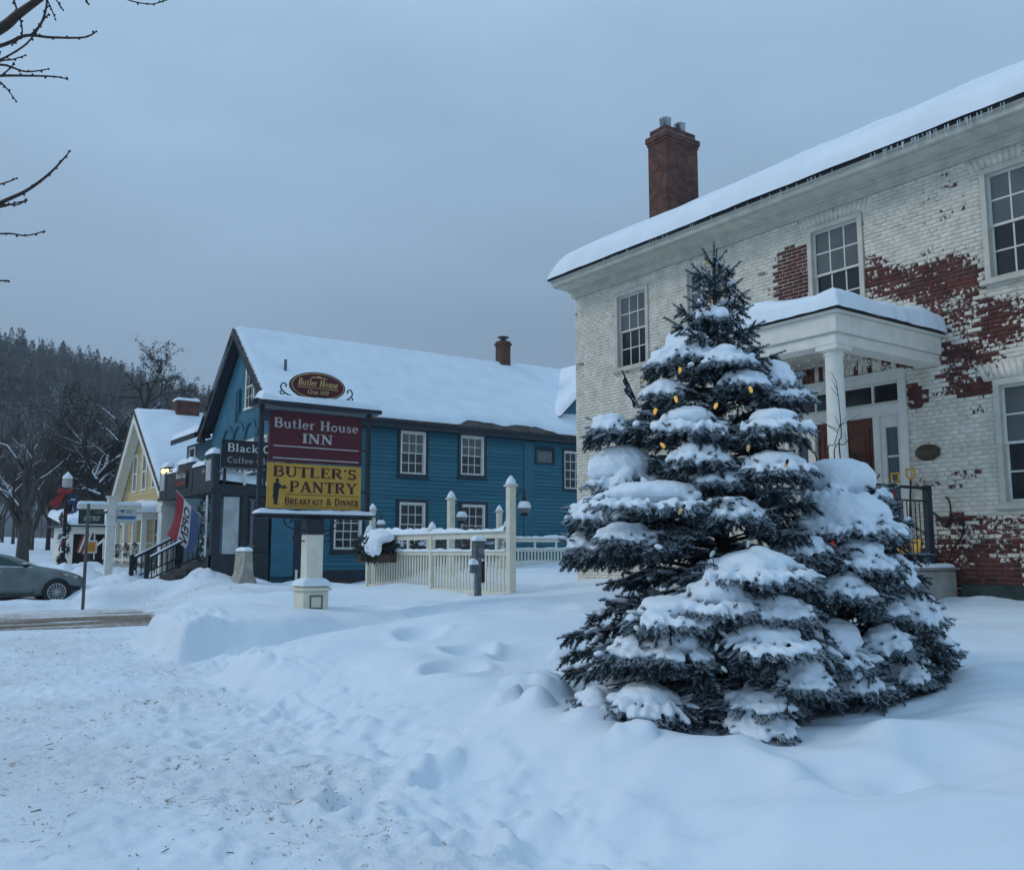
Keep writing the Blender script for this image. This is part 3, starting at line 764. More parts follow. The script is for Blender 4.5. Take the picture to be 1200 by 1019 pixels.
# ------------------------------------------------------------------ windows
def sash_window(parent, fr, wd, ht, cols, rows, frame_m, sash_m, up_m, low_m, casing=.075, sill=True, rec=.06, out=.03, sill_m=None, bar=.011, sill_snow=True, name='window'):
    """a double hung window in a wall frame whose origin is its lower left corner"""
    fm = M()
    fm.lb(fr, 0, casing, 0, ht, -rec - .05, out); fm.lb(fr, wd - casing, wd, 0, ht, -rec - .05, out)
    fm.lb(fr, casing, wd - casing, ht - casing, ht, -rec - .05, out); fm.lb(fr, casing, wd - casing, 0, casing * .45, -rec - .05, out)
    root = fm.build(name, frame_m, parent, recalc=False)
    i0, i1, j0, j1 = casing, wd - casing, casing * .45, ht - casing
    mid = (j0 + j1) / 2
    for (lo, hi, dep, gm, nm) in ((mid - .015, j1, -rec + .012, up_m, 'sash'), (j0, mid + .02, -rec - .012, low_m, 'sash')):
        sm = M(); s = .034
        sm.lb(fr, i0, i0 + s, lo, hi, dep - .018, dep); sm.lb(fr, i1 - s, i1, lo, hi, dep - .018, dep)
        sm.lb(fr, i0 + s, i1 - s, lo, lo + s, dep - .018, dep); sm.lb(fr, i0 + s, i1 - s, hi - s, hi, dep - .018, dep)
        for k in range(1, cols):
            u = i0 + s + (i1 - i0 - 2 * s) * k / cols; sm.lb(fr, u - bar, u + bar, lo + s, hi - s, dep - .014, dep - .003)
        for k in range(1, rows):
            zz = lo + s + (hi - lo - 2 * s) * k / rows; sm.lb(fr, i0 + s, i1 - s, zz - bar, zz + bar, dep - .015, dep - .004)
        sm.build(nm, sash_m, root, recalc=False)
        gm_ = M().lb(fr, i0 + s * .5, i1 - s * .5, lo + s * .5, hi - s * .5, dep - .013, dep - .009)
        gm_.build('pane', gm, root, recalc=False)
    if sill:
        M().lb(fr, -.06, wd + .06, -.065, -.002, -.02, .085).build('sill', sill_m or frame_m, root, bevel=.008)
    return root
def bfr(yc, wd, z): return ((XW, yc + wd / 2, z), (0, -1, 0), (-1, 0, 0))
for i, (c, wd) in enumerate(UPW):
    sash_window(house, bfr(c, wd, 5.17), wd, 1.53, 3, 2, CREAM, SASH, GLASS_SKY, GLASS)
for c, wd in LOWW:
    sash_window(house, bfr(c, wd, 2.22), wd, 1.62, 2, 2, CREAM, SASH, GLASS_SKY, GLASS)

# ------------------------------------------------------------------ cornice, roof, snow
EX = 11.4
cor = M()
ye0, ye1 = WY0 - .1, 14.74
for (x0, x1, z0, z1) in ((11.945, 12.02, 6.93, 7.03), (11.87, 12.03, 7.03, 7.06), (11.52, 12.03, 7.06, 7.085), (11.44, 11.53, 7.085, 7.17), (11.40, 11.54, 7.17, 7.20)):
    cor.bx(x0, x1, ye0 + .01 * (12 - x0), ye1 - .003, z0, z1)
cor.prism([(11.94, 6.90), (11.94, 6.93), (11.99, 6.93), (11.99, 6.90)], 'y', ye0, ye1 - .05)
cor.build('cornice', CREAM, house, bevel=.006)
M().prism([(11.36, 7.203), (11.40, 7.203), (11.40, 7.245), (11.36, 7.245)], 'y', ye0, 14.77).build('gutter', BLACK, house)
rf = M()
RZ0, RZ1 = 7.215, 9.76
rf.prism([(11.405, RZ0 - .012), (16.0, RZ1), (20.6, RZ0), (20.6, RZ0 + .05), (16.0, RZ1 + .06), (11.405, RZ0 + .035)], 'y', ye0 - .04, 14.78)
rf.build('roof', mat('slate', rgb(.05, .052, .056), .8), house)
def _rz(x): return RZ0 + .04 + (RZ1 - RZ0) * (1 - np.abs(x - 16.0) / 4.6)
nyv, nxv = 420, 60
YG, XG = np.meshgrid(np.linspace(ye0 - .1, 14.80, nyv), np.concatenate([np.linspace(11.33, 11.75, 22), np.linspace(11.8, 16, 22), np.linspace(16.2, 20.65, 16)]), indexing='ij')
th = .30 * (1 + .35 * fbm(YG * .35, XG * .25, 301, 3)) + .03 * fbm(YG * 1.3, XG * 1.3, 303, 3)
de = np.clip((XG - 11.33) / .34, 0, 1)
de2 = np.clip((14.80 - YG) / .5, 0, 1)
prof = np.sqrt(np.clip(1 - (1 - de) ** 2.4, 0, 1)) * np.sqrt(np.clip(1 - (1 - de2) ** 2, 0, 1))
Zs = _rz(np.maximum(XG, 11.36)) - .004 + (th + .04) * prof
grid_mesh('roof_snow', XG + (.035 * fbm(YG * 1.4, XG * 0 + 2, 307, 4) - .012) * (1 - de), YG, Zs, SNOWR, house)
ICE = mat('ice', rgb(.55, .62, .66), .08, .1, 20, spec=.6)
rr = random.Random(4)
for k in range(70):
    c0 = rr.choice([5.6, 6.0, 6.3, 6.5, 6.6, 6.75, 6.9, 8.2, 8.5, 8.8, 9.4, 10.5, 11.4, 12.6]) + rr.gauss(0, .22)
    ln = abs(rr.gauss(0, .09)) + .04
    if ln > .3: ln = .3
    M().tube([(11.357, c0, 7.21), (11.357, c0 + .002, 7.21 - ln * .5), (11.358, c0, 7.21 - ln)], [.008, .005, .001], 5).build('icicle', ICE, house)

# ------------------------------------------------------------------ chimney
ch = M()
CHX0, CHX1, CHY0, CHY1 = 14.0, 15.0, 13.88, 14.44
ch.bx(CHX0, CHX1, CHY0, CHY1, 7.9, 10.70)
ch.bx(CHX0 - .02, CHX1 + .02, CHY0 - .02, CHY1 + .02, 10.703, 10.77); ch.bx(CHX0 - .045, CHX1 + .045, CHY0 - .045, CHY1 + .045, 10.773, 10.90)
ch.bx(CHX0 + .03, CHX1 - .03, CHY0 + .03, CHY1 - .03, 10.903, 11.06)
chim = ch.build('chimney', REDBRICK, house)
for x in (14.28, 14.74):
    M().lathe((x, 14.16, 11.05), [(.10, 0), (.10, .09), (.125, .10), (.125, .27), (.135, .275), (.135, .30), (.11, .30)], 18).build('flue_cap', METAL, chim, True)
M().bx(CHX0 - .02, CHX1 + .02, CHY0 - .02, CHY1 + .02, 10.905, 10.925).build('chimney_snow', SNOW, chim, bevel=.008)

# ------------------------------------------------------------------ entrance: door, sidelights, transom
ent = M()
ey0, ey1 = ENT[0], ENT[1]; ec = 8.33
fr = ((XW, ey1, 0), (0, -1, 0), (-1, 0, 0)); W_ = ey1 - ey0
def E_(a, b, z0, z1, n0, n1): ent.lb(fr, a, b, z0, z1, n0, n1)
E_(0, .12, 1.42, 4.22, -.12, .03); E_(W_ - .12, W_, 1.42, 4.22, -.12, .03); E_(.12, W_ - .12, 4.06, 4.22, -.12, .03)
E_(.12, W_ - .12, 3.57, 3.74, -.12, .01); E_(.12, W_ - .12, 1.42, 1.47, -.12, .02)
dl, dr = 1.05 - .50, 1.05 + .50
E_(dl - .10, dl, 1.47, 3.57, -.12, .012); E_(dr, dr + .10, 1.47, 3.57, -.12, .012)
E_(.12, dl - .10, 1.47, 2.15, -.10, -.04); E_(dr + .10, W_ - .12, 1.47, 2.15, -.10, -.04)
for u in (W_ / 4 + .03, W_ / 2, W_ * 3 / 4 - .03): E_(u - .017, u + .017, 3.74, 4.06, -.09, -.03)
E_(.12, W_ - .12, 3.742, 3.775, -.09, -.02); E_(.12, W_ - .12, 4.03, 4.058, -.09, -.02)
for a, b in ((.12, dl - .10), (dr + .10, W_ - .12)):
    E_(a, a + .07, 2.15, 3.57, -.10, -.035); E_(b - .07, b, 2.15, 3.57, -.10, -.035); E_(a + .07, b - .07, 3.40, 3.57, -.10, -.035)
    for zz in (2.58, 2.98): E_(a + .07, b - .07, zz - .014, zz + .014, -.09, -.05)
entry = ent.build('entrance_frame', WHITE, house, bevel=.004)
gp = M(); gp.lb(fr, .12, W_ - .12, 3.775, 4.03, -.075, -.065); gp.build('transom_pane', GLASS, entry)
for a, b in ((.19, dl - .17), (dr + .17, W_ - .19)):
    M().lb(fr, a, b, 2.15, 3.40, -.08, -.072).build('sidelight_pane', glass('sidelight_glass', rgb(.06, .085, .11), .08), entry)
dm = M()
dm.lb(fr, dl, dr, 1.475, 3.568, -.10, -.06)
for a, b in ((dl + .10, 1.03), (1.07, dr - .10)):
    for z0, z1 in ((1.60, 2.25), (2.35, 3.42)):
        dm.lb(fr, a, b, z0, z0 + .03, -.06, -.045); dm.lb(fr, a, b, z1 - .03, z1, -.06, -.045)
        dm.lb(fr, a, a + .03, z0 + .03, z1 - .03, -.06, -.045); dm.lb(fr, b - .03, b, z0 + .03, z1 - .03, -.06, -.045)
        dm.lb(fr, a + .07, b - .07, z0 + .08, z1 - .08, -.06, -.05)
door = dm.build('door', WOODDOOR, house, bevel=.004)
M().lathe((XW + .04, ec + .42, 2.42), [(.012, -.045), (.03, -.05), (.034, -.07), (.02, -.085)], 10, 'x').build('handle', mat('brass', rgb(.4, .27, .09), .3, metal=.9), door, True)

# ------------------------------------------------------------------ portico
PY0, PY1, PX = 6.75, 9.42, 9.66
pm_ = M()
for (o, z0, z1) in ((.0, 4.16, 4.30), (.04, 4.303, 4.535), (.09, 4.538, 4.572)):
    pm_.bx(PX - o, PX + .28, PY0 - o, PY1 + o, z0, z1)
    pm_.bx(PX + .282, XW - .02, PY0 - o, PY0 + .28, z0, z1); pm_.bx(PX + .282, XW - .02, PY1 - .28, PY1 + o, z0, z1)
port = pm_.build('portico', WHITE, house, bevel=.006)
M().bx(PX + .283, XW - .022, PY0 + .283, PY1 - .283, 4.50, 4.53).build('porch_ceiling', CREAM, port)
def proof(x, y):
    return 4.58 + .22 * np.clip(np.minimum((x - PX + .1) / 1.2, np.minimum((y - PY0 + .1) / 1.4, (PY1 + .1 - y) / 1.4)), 0, 1)
XX, YY2 = np.meshgrid(np.linspace(PX - .13, XW - .02, 30), np.linspace(PY0 - .13, PY1 + .13, 40))
grid_mesh('porch_roof', XX, YY2, np.maximum(proof(XX, YY2), 4.575) - .0, mat('porch_roof_metal', rgb(.035, .037, .04), .6), port)
snow_cap('porch_snow', PX - .14, XW - .015, PY0 - .14, PY1 + .14, proof, .30, .36, .03, SNOW, port, 311, .22, .03, .008,
         keep=lambda X, Y, d: np.minimum(np.minimum(X - PX + .14, 9), np.minimum(Y - PY0 + .14, PY1 + .14 - Y)), pw=2.6)
for yc in (PY0 + .15, PY1 - .15):
    c = M()
    c.bx(PX + .0, PX + .31, yc - .155, yc + .155, 1.40, 1.47)
    c.lathe((PX + .155, yc, 1.47), [(.15, 0), (.155, .03), (.145, .06), (.128, .075), (.128, .09), (.126, .7), (.108, 2.54), (.108, 2.56), (.125, 2.57), (.125, 2.59), (.112, 2.595), (.112, 2.615), (.14, 2.63)], 32)
    c.bx(PX + .0, PX + .31, yc - .155, yc + .155, 4.102, 4.158)
    c.build('column', WHITE, port)
# porch floor and snow
STONE = mat('porch_stone', rgb(.40, .38, .34), .8, .15, 4, bump=.3, bscale=20)
M().bx(PX - .2, XW - .02, PY0 - .06, PY1 + .06, .7, 1.38).build('porch_floor', STONE, house, bevel=.015)
M().bx(PX - .26, XW - .015, PY0 - .11, PY1 + .11, 1.383, 1.415).build('porch_slab', mat('porch_slab_grey', rgb(.30, .29, .27), .8), house, bevel=.008)
snow_cap('floor_snow', PX - .25, XW - .08, PY0 - .10, PY0 + .45, lambda x, y: 1.416 + 0 * x, .05, .08, .03, SNOW, house, 315)
GREENB = mat('mossy_foundation', rgb(.035, .055, .05), .9, .4, 5)
M().bx(XW - .05, XW - .012, WY0, PY0 - .12, .6, 1.20).build('foundation', GREENB, house, bevel=.01)

# railing along the porch's open side
rl = M()
ry_ = PY0 + .02
rl.tube([(10.0, ry_, 2.45), (11.5, ry_, 2.45)], .02, 8)
rl.tube([(10.0, ry_, 2.28), (11.5, ry_, 2.28)], .012, 6); rl.tube([(10.0, ry_, 1.52), (11.5, ry_, 1.52)], .012, 6)
for k in range(15): rl.tube([(10.07 + k * .096, ry_, 1.52), (10.07 + k * .096, ry_, 2.28)], .008, 6)
railing = rl.build('railing', BLACK, house)
M().bx(11.47, 11.56, ry_ - .045, ry_ + .045, 1.42, 2.49).build('railing_post', DARKTRIM, railing, bevel=.006)

# ------------------------------------------------------------------ things on and by the house
p = at_x(1088, 530, XW)
pl = M().lathe((XW - .006, p[1], p[2]), [(.001, 0.0), (.18, -.002), (.185, -.016), (.165, -.02), (.16, -.014), (.001, -.014)], 36, 'x', cap=False)
pl.v = [(q[0], q[1], p[2] + (q[2] - p[2]) * .62) for q in pl.v]
plq = pl.build('house_plaque', mat('bronze', rgb(.075, .055, .035), .45, .3, 20), smooth=True, loc=(XW, p[1], p[2]))
tag(plq, 'small oval bronze plaque on white brick right of the door', 'plaque')
# ================================================================== lettering: strokes with serifs
K, T_ = .19, .075
def _s(x, y, w=.34): return ('l', x - w / 2, y, x + w / 2, y, .07)
G = {
 'B': (.72, [('l', .14, 0, .14, 1, K), _s(.1, .035, .2), _s(.1, .965, .2), ('a', .38, .76, .20, .21, -90, 90, .13), ('a', .38, .28, .25, .25, -90, 90, .15), ('l', .14, .97, .40, .97, T_), ('l', .14, .53, .40, .53, T_), ('l', .14, .03, .40, .03, T_)]),
 'U': (.78, [('l', .15, .3, .15, 1, K), ('l', .65, .3, .65, 1, .1), ('a', .40, .3, .25, .26, 180, 360, .12), _s(.15, .965), _s(.65, .965)]),
 'T': (.72, [('l', .36, 0, .36, 1, K), ('l', .03, .96, .69, .96, .08), ('l', .05, .76, .05, .96, .06), ('l', .67, .76, .67, .96, .06), _s(.36, .035)]),
 'L': (.66, [('l', .16, 0, .16, 1, K), _s(.16, .965), ('l', .02, .035, .6, .035, .07), ('l', .6, 0, .6, .26, .06)]),
 'E': (.68, [('l', .16, 0, .16, 1, K), ('l', .02, .035, .6, .035, .07), ('l', .6, 0, .6, .25, .06), ('l', .02, .965, .57, .965, .07), ('l', .57, .78, .57, 1, .06), ('l', .16, .5, .44, .5, .07), ('l', .44, .38, .44, .62, .05)]),
 'R': (.80, [('l', .15, 0, .15, 1, K), _s(.13, .035, .28), _s(.1, .965, .2), ('a', .38, .75, .22, .22, -90, 90, .14), ('l', .15, .97, .40, .97, T_), ('l', .15, .52, .40, .52, T_), ('l', .38, .5, .66, .03, .17), ('l', .6, .035, .79, .035, .07)]),
 'S': (.62, [('a', .31, .74, .21, .22, 35, 270, .14), ('a', .31, .27, .22, .24, -145, 90, .14), ('l', .53, .74, .53, .96, .06), ('l', .07, .04, .07, .28, .06)]),
 'P': (.68, [('l', .15, 0, .15, 1, K), _s(.15, .035), _s(.1, .965, .2), ('a', .38, .72, .22, .25, -90, 90, .14), ('l', .15, .97, .40, .97, T_), ('l', .15, .47, .40, .47, T_)]),
 'A': (.82, [('l', .12, .03, .40, .98, .09), ('l', .40, .98, .70, .03, K), ('l', .2, .33, .58, .33, .07), _s(.12, .035, .28), _s(.69, .035, .3)]),
 'N': (.86, [('l', .15, 0, .15, 1, .09), ('l', .15, .97, .70, .03, K), ('l', .70, 0, .70, 1, .09), _s(.15, .035, .3), _s(.12, .965, .22), _s(.70, .965, .3)]),
 'Y': (.80, [('l', .12, .97, .40, .46, .17), ('l', .68, .97, .40, .46, .09), ('l', .40, 0, .40, .5, K), _s(.12, .965, .28), _s(.68, .965, .28), _s(.40, .035)]),
 'K': (.82, [('l', .15, 0, .15, 1, K), _s(.15, .035), _s(.15, .965), ('l', .2, .42, .62, .97, .09), ('l', .32, .56, .68, .03, .17), _s(.62, .965, .26), _s(.68, .035, .26)]),
 'F': (.64, [('l', .16, 0, .16, 1, K), _s(.16, .035), ('l', .02, .965, .57, .965, .07), ('l', .57, .76, .57, 1, .06), ('l', .16, .5, .44, .5, .07), ('l', .44, .38, .44, .62, .05)]),
 'D': (.80, [('l', .15, 0, .15, 1, K), _s(.1, .035, .2), _s(.1, .965, .2), ('a', .34, .5, .33, .465, -90, 90, .16), ('l', .15, .97, .36, .97, T_), ('l', .15, .03, .36, .03, T_)]),
 'I': (.36, [('l', .18, 0, .18, 1, K), _s(.18, .035), _s(.18, .965)]),
 'H': (.88, [('l', .17, 0, .17, 1, K), ('l', .70, 0, .70, 1, K), ('l', .17, .5, .70, .5, .08), _s(.17, .035), _s(.17, .965), _s(.70, .035), _s(.70, .965)]),
 'C': (.74, [('a', .40, .5, .31, .44, 42, 318, .15), ('l', .66, .72, .66, .96, .06)]),
 'O': (.82, [('a', .41, .5, .32, .44, 0, 360, .14)]),
 '&': (.86, [('a', .36, .76, .16, .19, 0, 360, .10), ('a', .33, .27, .25, .24, 60, 330, .12), ('l', .26, .62, .76, .03, .14), ('l', .54, .14, .74, .5, .07), _s(.74, .5, .2)]),
 "'": (.22, [('l', .1, .72, .12, 1, .12)]),
 'u': (.66, [('l', .14, .2, .14, .62, .15), ('a', .32, .2, .18, .18, 180, 300, .11), ('l', .50, .02, .50, .62, .15), _s(.1, .60, .18), _s(.46, .60, .16), _s(.54, .03, .16)]),
 't': (.42, [('l', .18, .16, .18, .84, .14), ('a', .28, .15, .11, .13, 180, 320, .09), ('l', .03, .6, .36, .6, .07)]),
 'l': (.34, [('l', .17, 0, .17, 1, .15), _s(.17, .035, .3), _s(.13, .965, .18)]),
 'e': (.58, [('a', .29, .31, .22, .27, 0, 315, .12), ('l', .1, .34, .5, .34, .07)]),
 'r': (.46, [('l', .15, 0, .15, .62, .15), _s(.15, .035, .3), _s(.11, .60, .18), ('a', .32, .42, .15, .17, 60, 170, .10)]),
 'o': (.64, [('a', .32, .31, .235, .27, 0, 360, .12)]),
 's': (.48, [('a', .24, .455, .15, .14, 30, 270, .11), ('a', .24, .17, .16, .14, -150, 90, .11), ('l', .40, .45, .40, .6, .05), ('l', .06, .03, .06, .18, .05)]),
 'a': (.58, [('a', .25, .46, .17, .14, 10, 165, .10), ('l', .42, .06, .42, .46, .14), ('a', .26, .17, .17, .15, 60, 330, .11), _s(.48, .03, .14)]),
 'c': (.54, [('a', .30, .31, .22, .27, 45, 315, .12)]),
 'k': (.66, [('l', .14, 0, .14, 1, .14), _s(.14, .035, .28), _s(.1, .965, .18), ('l', .2, .26, .48, .6, .08), ('l', .26, .36, .54, .03, .14), _s(.54, .035, .22), _s(.48, .6, .2)]),
 'f': (.40, [('l', .17, 0, .17, .78, .14), ('a', .3, .78, .13, .18, 60, 180, .09), ('l', .03, .6, .36, .6, .07), _s(.17, .035, .3)]),
 'p': (.66, [('l', .15, -.3, .15, .62, .14), _s(.15, -.27, .28), _s(.1, .6, .16), ('a', .33, .31, .22, .27, -140, 140, .12)]),
 'y': (.62, [('l', .1, .6, .31, .06, .13), ('l', .52, .6, .24, -.26, .07), _s(.1, .6, .24), _s(.52, .6, .22), ('l', .12, -.25, .26, -.25, .08)]),
 'i': (.32, [('l', .16, 0, .16, .62, .15), _s(.16, .035, .3), _s(.12, .6, .18), ('l', .16, .76, .16, .9, .14)]),
 'h': (.68, [('l', .14, 0, .14, 1, .14), ('a', .33, .4, .2, .2, 0, 150, .11), ('l', .52, 0, .52, .42, .14), _s(.14, .035, .26), _s(.52, .035, .26), _s(.1, .965, .18)]),
 ' ': (.36, []),
}
def text_width(s, track=.06, small=None):
    wd = 0; first = True
    for ch in s:
        k = 1.0
        if small and not first and ch != ' ': k = small
        first = (ch == ' ')
        wd += (G[ch][0] + track) * k
    return wd
def letters(mb, s, P, height, width=None, track=.06, small=None, bold=1.0, slant=0.0, lift=.006):
    """adds lettering; P(u, v, n) puts sign coordinates (metres) into the world; starts at u = 0"""
    sc = height; wx = sc if width is None else width / text_width(s, track, small)
    u = 0.0; first = True; cnt = 0
    for ch in s:
        k = 1.0
        if small and not first and ch != ' ': k = small
        first = (ch == ' ')
        for st in G[ch][1]:
            n = lift + .00025 * (cnt % 9); cnt += 1
            if st[0] == 'l':
                _, x0, y0, x1, y1, wd = st
                pts = [(x0, y0), (x1, y1)]
            else:
                _, cx, cy_, rx_, ry_, a0, a1, wd = st
                q = max(5, int(abs(a1 - a0) / 18)); pts = [(cx + rx_ * math.cos(R_(a0 + (a1 - a0) * i / q)), cy_ + ry_ * math.sin(R_(a0 + (a1 - a0) * i / q))) for i in range(q + 1)]
            wd *= bold
            L_, R2 = [], []
            for i, (x, y) in enumerate(pts):
                if i == 0: tx, ty = pts[1][0] - x, pts[1][1] - y
                elif i == len(pts) - 1: tx, ty = x - pts[i - 1][0], y - pts[i - 1][1]
                else: tx, ty = pts[i + 1][0] - pts[i - 1][0], pts[i + 1][1] - pts[i - 1][1]
                q = math.hypot(tx, ty) or 1; nx_, ny_ = -ty / q * wd / 2, tx / q * wd / 2
                L_.append((x + nx_, y + ny_)); R2.append((x - nx_, y - ny_))
            def W(p, dn): 
                return P(u + (p[0] + slant * p[1]) * k * wx, p[1] * k * sc, dn)
            m_ = len(pts)
            vs = [W(p, n) for p in L_] + [W(p, n) for p in R2] + [W(p, n - .005) for p in L_] + [W(p, n - .005) for p in R2]
            fs = []
            for i in range(m_ - 1):
                fs.append((i, i + 1, m_ + i + 1, m_ + i))
                fs.append((i, 2 * m_ + i, 2 * m_ + i + 1, i + 1)); fs.append((m_ + i, m_ + i + 1, 3 * m_ + i + 1, 3 * m_ + i))
            fs.append((0, m_, 3 * m_, 2 * m_)); fs.append((m_ - 1, 3 * m_ - 1, 4 * m_ - 1, 2 * m_ - 1))
            mb.add(vs, fs)
        u += (G[ch][0] + track) * k * wx
    return u
def sans(s, P, height, width=None, bold=0.0, mb=None):
    """plain lettering from the built-in face, as mesh in sign coordinates"""
    cu = bpy.data.curves.new('lettering', 'FONT'); cu.body = s; cu.size = 1.0; cu.offset = bold; cu.resolution_u = 3
    o = bpy.data.objects.new('lettering', cu); COL.objects.link(o)
    me = bpy.data.meshes.new_from_object(o.evaluated_get(bpy.context.evaluated_depsgraph_get()))
    bpy.data.objects.remove(o); bpy.data.curves.remove(cu)
    xs = [v.co.x for v in me.vertices]; w0, w1 = min(xs), max(xs)
    sy = height / 0.72; sx = sy if width is None else width / (w1 - w0)
    mb = mb or M()
    mb.add([P((v.co.x - w0) * sx, v.co.y * sy, .006) for v in me.vertices], [tuple(p.vertices) for p in me.polygons])
    bpy.data.meshes.remove(me)
    return mb
# ================================================================== things round the porch
wr = M(); rr = random.Random(3)
p = (XW - .02, 8.14, 2.82); WRR = .21
for k in range(520):
    a = rr.random() * 2 * PI; q = rr.gauss(0, .045); s = WRR + q
    c = Vector((p[0] - .05 - abs(rr.gauss(0, .03)), p[1] + s * math.cos(a), p[2] + s * math.sin(a)))
    d = Vector((-.6 + rr.gauss(0, .4), math.cos(a + .9) + rr.gauss(0, .5), math.sin(a + .9) + rr.gauss(0, .5))).normalized() * .055
    w_ = d.cross(Vector((rr.gauss(0, 1), rr.gauss(0, 1), rr.gauss(0, 1)))).normalized() * .006
    wr.add([c - w_, c + w_, c + d], [(0, 1, 2)])
wro = wr.build('wreath', mat('evergreen_sprigs', rgb(.018, .035, .02), .7, .5, 30), recalc=False, loc=p)
tag(wro, 'round evergreen wreath hanging on the red brown front door', 'wreath')

YEL = mat('yellow_plastic', rgb(.72, .38, .02), .4, .1, 9)
REDS = mat('red_shaft', rgb(.30, .03, .03), .4); BLK = mat('black_plastic', rgb(.02, .02, .024), .45)
def shovel(name, label, y, x, lean, shaft_m, top, blade_w):
    t = thing(name, label, 'shovel', (x, y, 1.42), 'snow shovels on the porch')
    b0 = Vector((x, y, 1.46)); t0 = Vector((x + lean, y - .02, top))
    M().tube([b0 + (t0 - b0) * .12, b0 + (t0 - b0) * .9], .014, 8).build('shaft', shaft_m, t, True)
    hm = M(); e = b0 + (t0 - b0) * .9
    hm.tube([e, e + Vector((.0, .055, .06)), e + Vector((.0, .055, .15)), e + Vector((0, -.055, .15)), e + Vector((0, -.055, .06)), e], .016, 8)
    hm.build('handle', YEL, t, True)
    bm_ = M(); n = 7
    P0 = [(b0.x - .02 + .05 * abs(k / (n - 1) - .5), b0.y + blade_w * (k / (n - 1) - .5), 0) for k in range(n)]
    for (dz, dx) in ((-.03, -.05), (.12, -.02), (.26, .03), (.34, .05)):
        pass
    rows = [(-.035, -.06), (.10, -.05), (.24, .0), (.33, .03)]
    vs = []
    for (dz, dx) in rows:
        for q in P0: vs.append((q[0] + dx, q[1], 1.46 + dz))
    off = len(vs); vs += [(v[0] + .012, v[1], v[2]) for v in vs]
    fs = []
    for i in range(3):
        for k in range(n - 1):
            a = i * n + k
            fs.append((a, a + 1, a + n + 1, a + n)); fs.append((a + off, a + n + off, a + n + 1 + off, a + 1 + off))
    bm_.add(vs, fs); bm_.build('blade', YEL, t, True)
    return t
shovel('snow_shovel', 'snow shovel with red shaft leaning at the porch wall, yellow blade on the floor', 7.30, 11.35, .30, REDS, 2.66, .40)
shovel('snow_shovel', 'snow shovel with bent black shaft and yellow grip beside the sidelight', 7.14, 11.62, .12, BLK, 2.72, .34)

cb = M()
pts = [at_x(*q, XW - .03) for q in ((1092, 600), (1098, 604), (1103, 612), (1108, 617), (1113, 612), (1114, 596), (1112, 586), (1108, 582))]
def smooth_path(pts, n=6):
    pts = [Vector(p) for p in pts]; out = []
    for i in range(len(pts) - 1):
        p0 = pts[max(0, i - 1)]; p1 = pts[i]; p2 = pts[i + 1]; p3 = pts[min(len(pts) - 1, i + 2)]
        for k in range(n):
            t = k / n
            out.append(0.5 * ((2 * p1) + (p2 - p0) * t + (2 * p0 - 5 * p1 + 4 * p2 - p3) * t * t + (3 * p1 - p0 - 3 * p2 + p3) * t ** 3))
    out.append(pts[-1]); return out
cb.tube(smooth_path(pts), .012, 7)
pts = [at_x(*q, XW - .045) for q in ((1108, 618), (1114, 605), (1122, 606), (1128, 614), (1129, 624), (1122, 636), (1116, 645), (1113, 660), (1114, 684))]
cb.tube(smooth_path(pts), .013, 7)
tag(cb.build('cable', BLACK, smooth=True, loc=(XW, 6.6, 1.2)), 'black cable looping down the peeling brick wall beside the porch rail', 'cable')

# lantern under the porch ceiling
lc = at_d(937, 420, 11.0); lc = (10.35, 8.33, 4.02)
t = thing('hanging_lantern', 'black star shaped metal lantern hanging under the porch ceiling', 'lantern', (lc[0], lc[1], lc[2]))
lm = M()
for k in range(8):
    a = 2 * PI * k / 8; b = a + PI / 8
    r0, r1 = .13, .30
    lm.tube([(lc[0], lc[1], lc[2] - .19), (lc[0] + r1 * math.cos(a), lc[1] + r1 * math.sin(a), lc[2]), (lc[0], lc[1], lc[2] + .17)], .012, 5)
    lm.tube([(lc[0] + r1 * math.cos(a), lc[1] + r1 * math.sin(a), lc[2]), (lc[0] + r0 * math.cos(b), lc[1] + r0 * math.sin(b), lc[2] + .05), (lc[0] + r1 * math.cos(a + PI / 4), lc[1] + r1 * math.sin(a + PI / 4), lc[2])], .012, 5)
lm.tube([(lc[0], lc[1], lc[2] + .16), (lc[0], lc[1], 4.50)], .008, 6); lm.lathe((lc[0], lc[1], lc[2] - .24), [(.001, 0), (.02, .02), (.03, .06), (.01, .08)], 8)
lm.build('lantern_frame', BLACK, t, False)
M().lathe((lc[0], lc[1], lc[2] - .14), [(.02, 0), (.10, .08), (.15, .14), (.10, .22), (.02, .28)], 8).build('lantern_glass', glass('lantern_glass', rgb(.12, .12, .12), .1), t)

# fairy lights tucked along the beam
fl = M(); rr = random.Random(9)
FLW = M()
prev = None
for k in range(150):
    u = k / 149; x = PX + .30 + u * (XW - PX - .45); y = PY0 + .31 + rr.random() * .02
    q = (x, y + .01, 4.15 - abs(rr.gauss(0, .05)) - (.07 if rr.random() < .3 else 0))
    fl.blob(q, .011, 5, 3)
    if prev and k % 2 == 0: FLW.tube([prev, q], .003, 3)
    prev = q
for k in range(70):
    y = PY0 + .3 + rr.random() * 1.5; x = PX + .30 + rr.random() * .02
    fl.blob((x, y, 4.15 - abs(rr.gauss(0, .05))), .011, 5, 3)
t = thing('fairy_lights', 'tiny unlit white fairy lights bunched along the inside of the porch beam', 'string lights', (10.8, PY0 + .3, 3.9))
o = fl.build('light_bulbs', mat('clear_bulb', rgb(.75, .72, .66), .2), t, recalc=False); o['kind'] = 'stuff'
FLW.build('light_wire', WHITE, t, recalc=False)

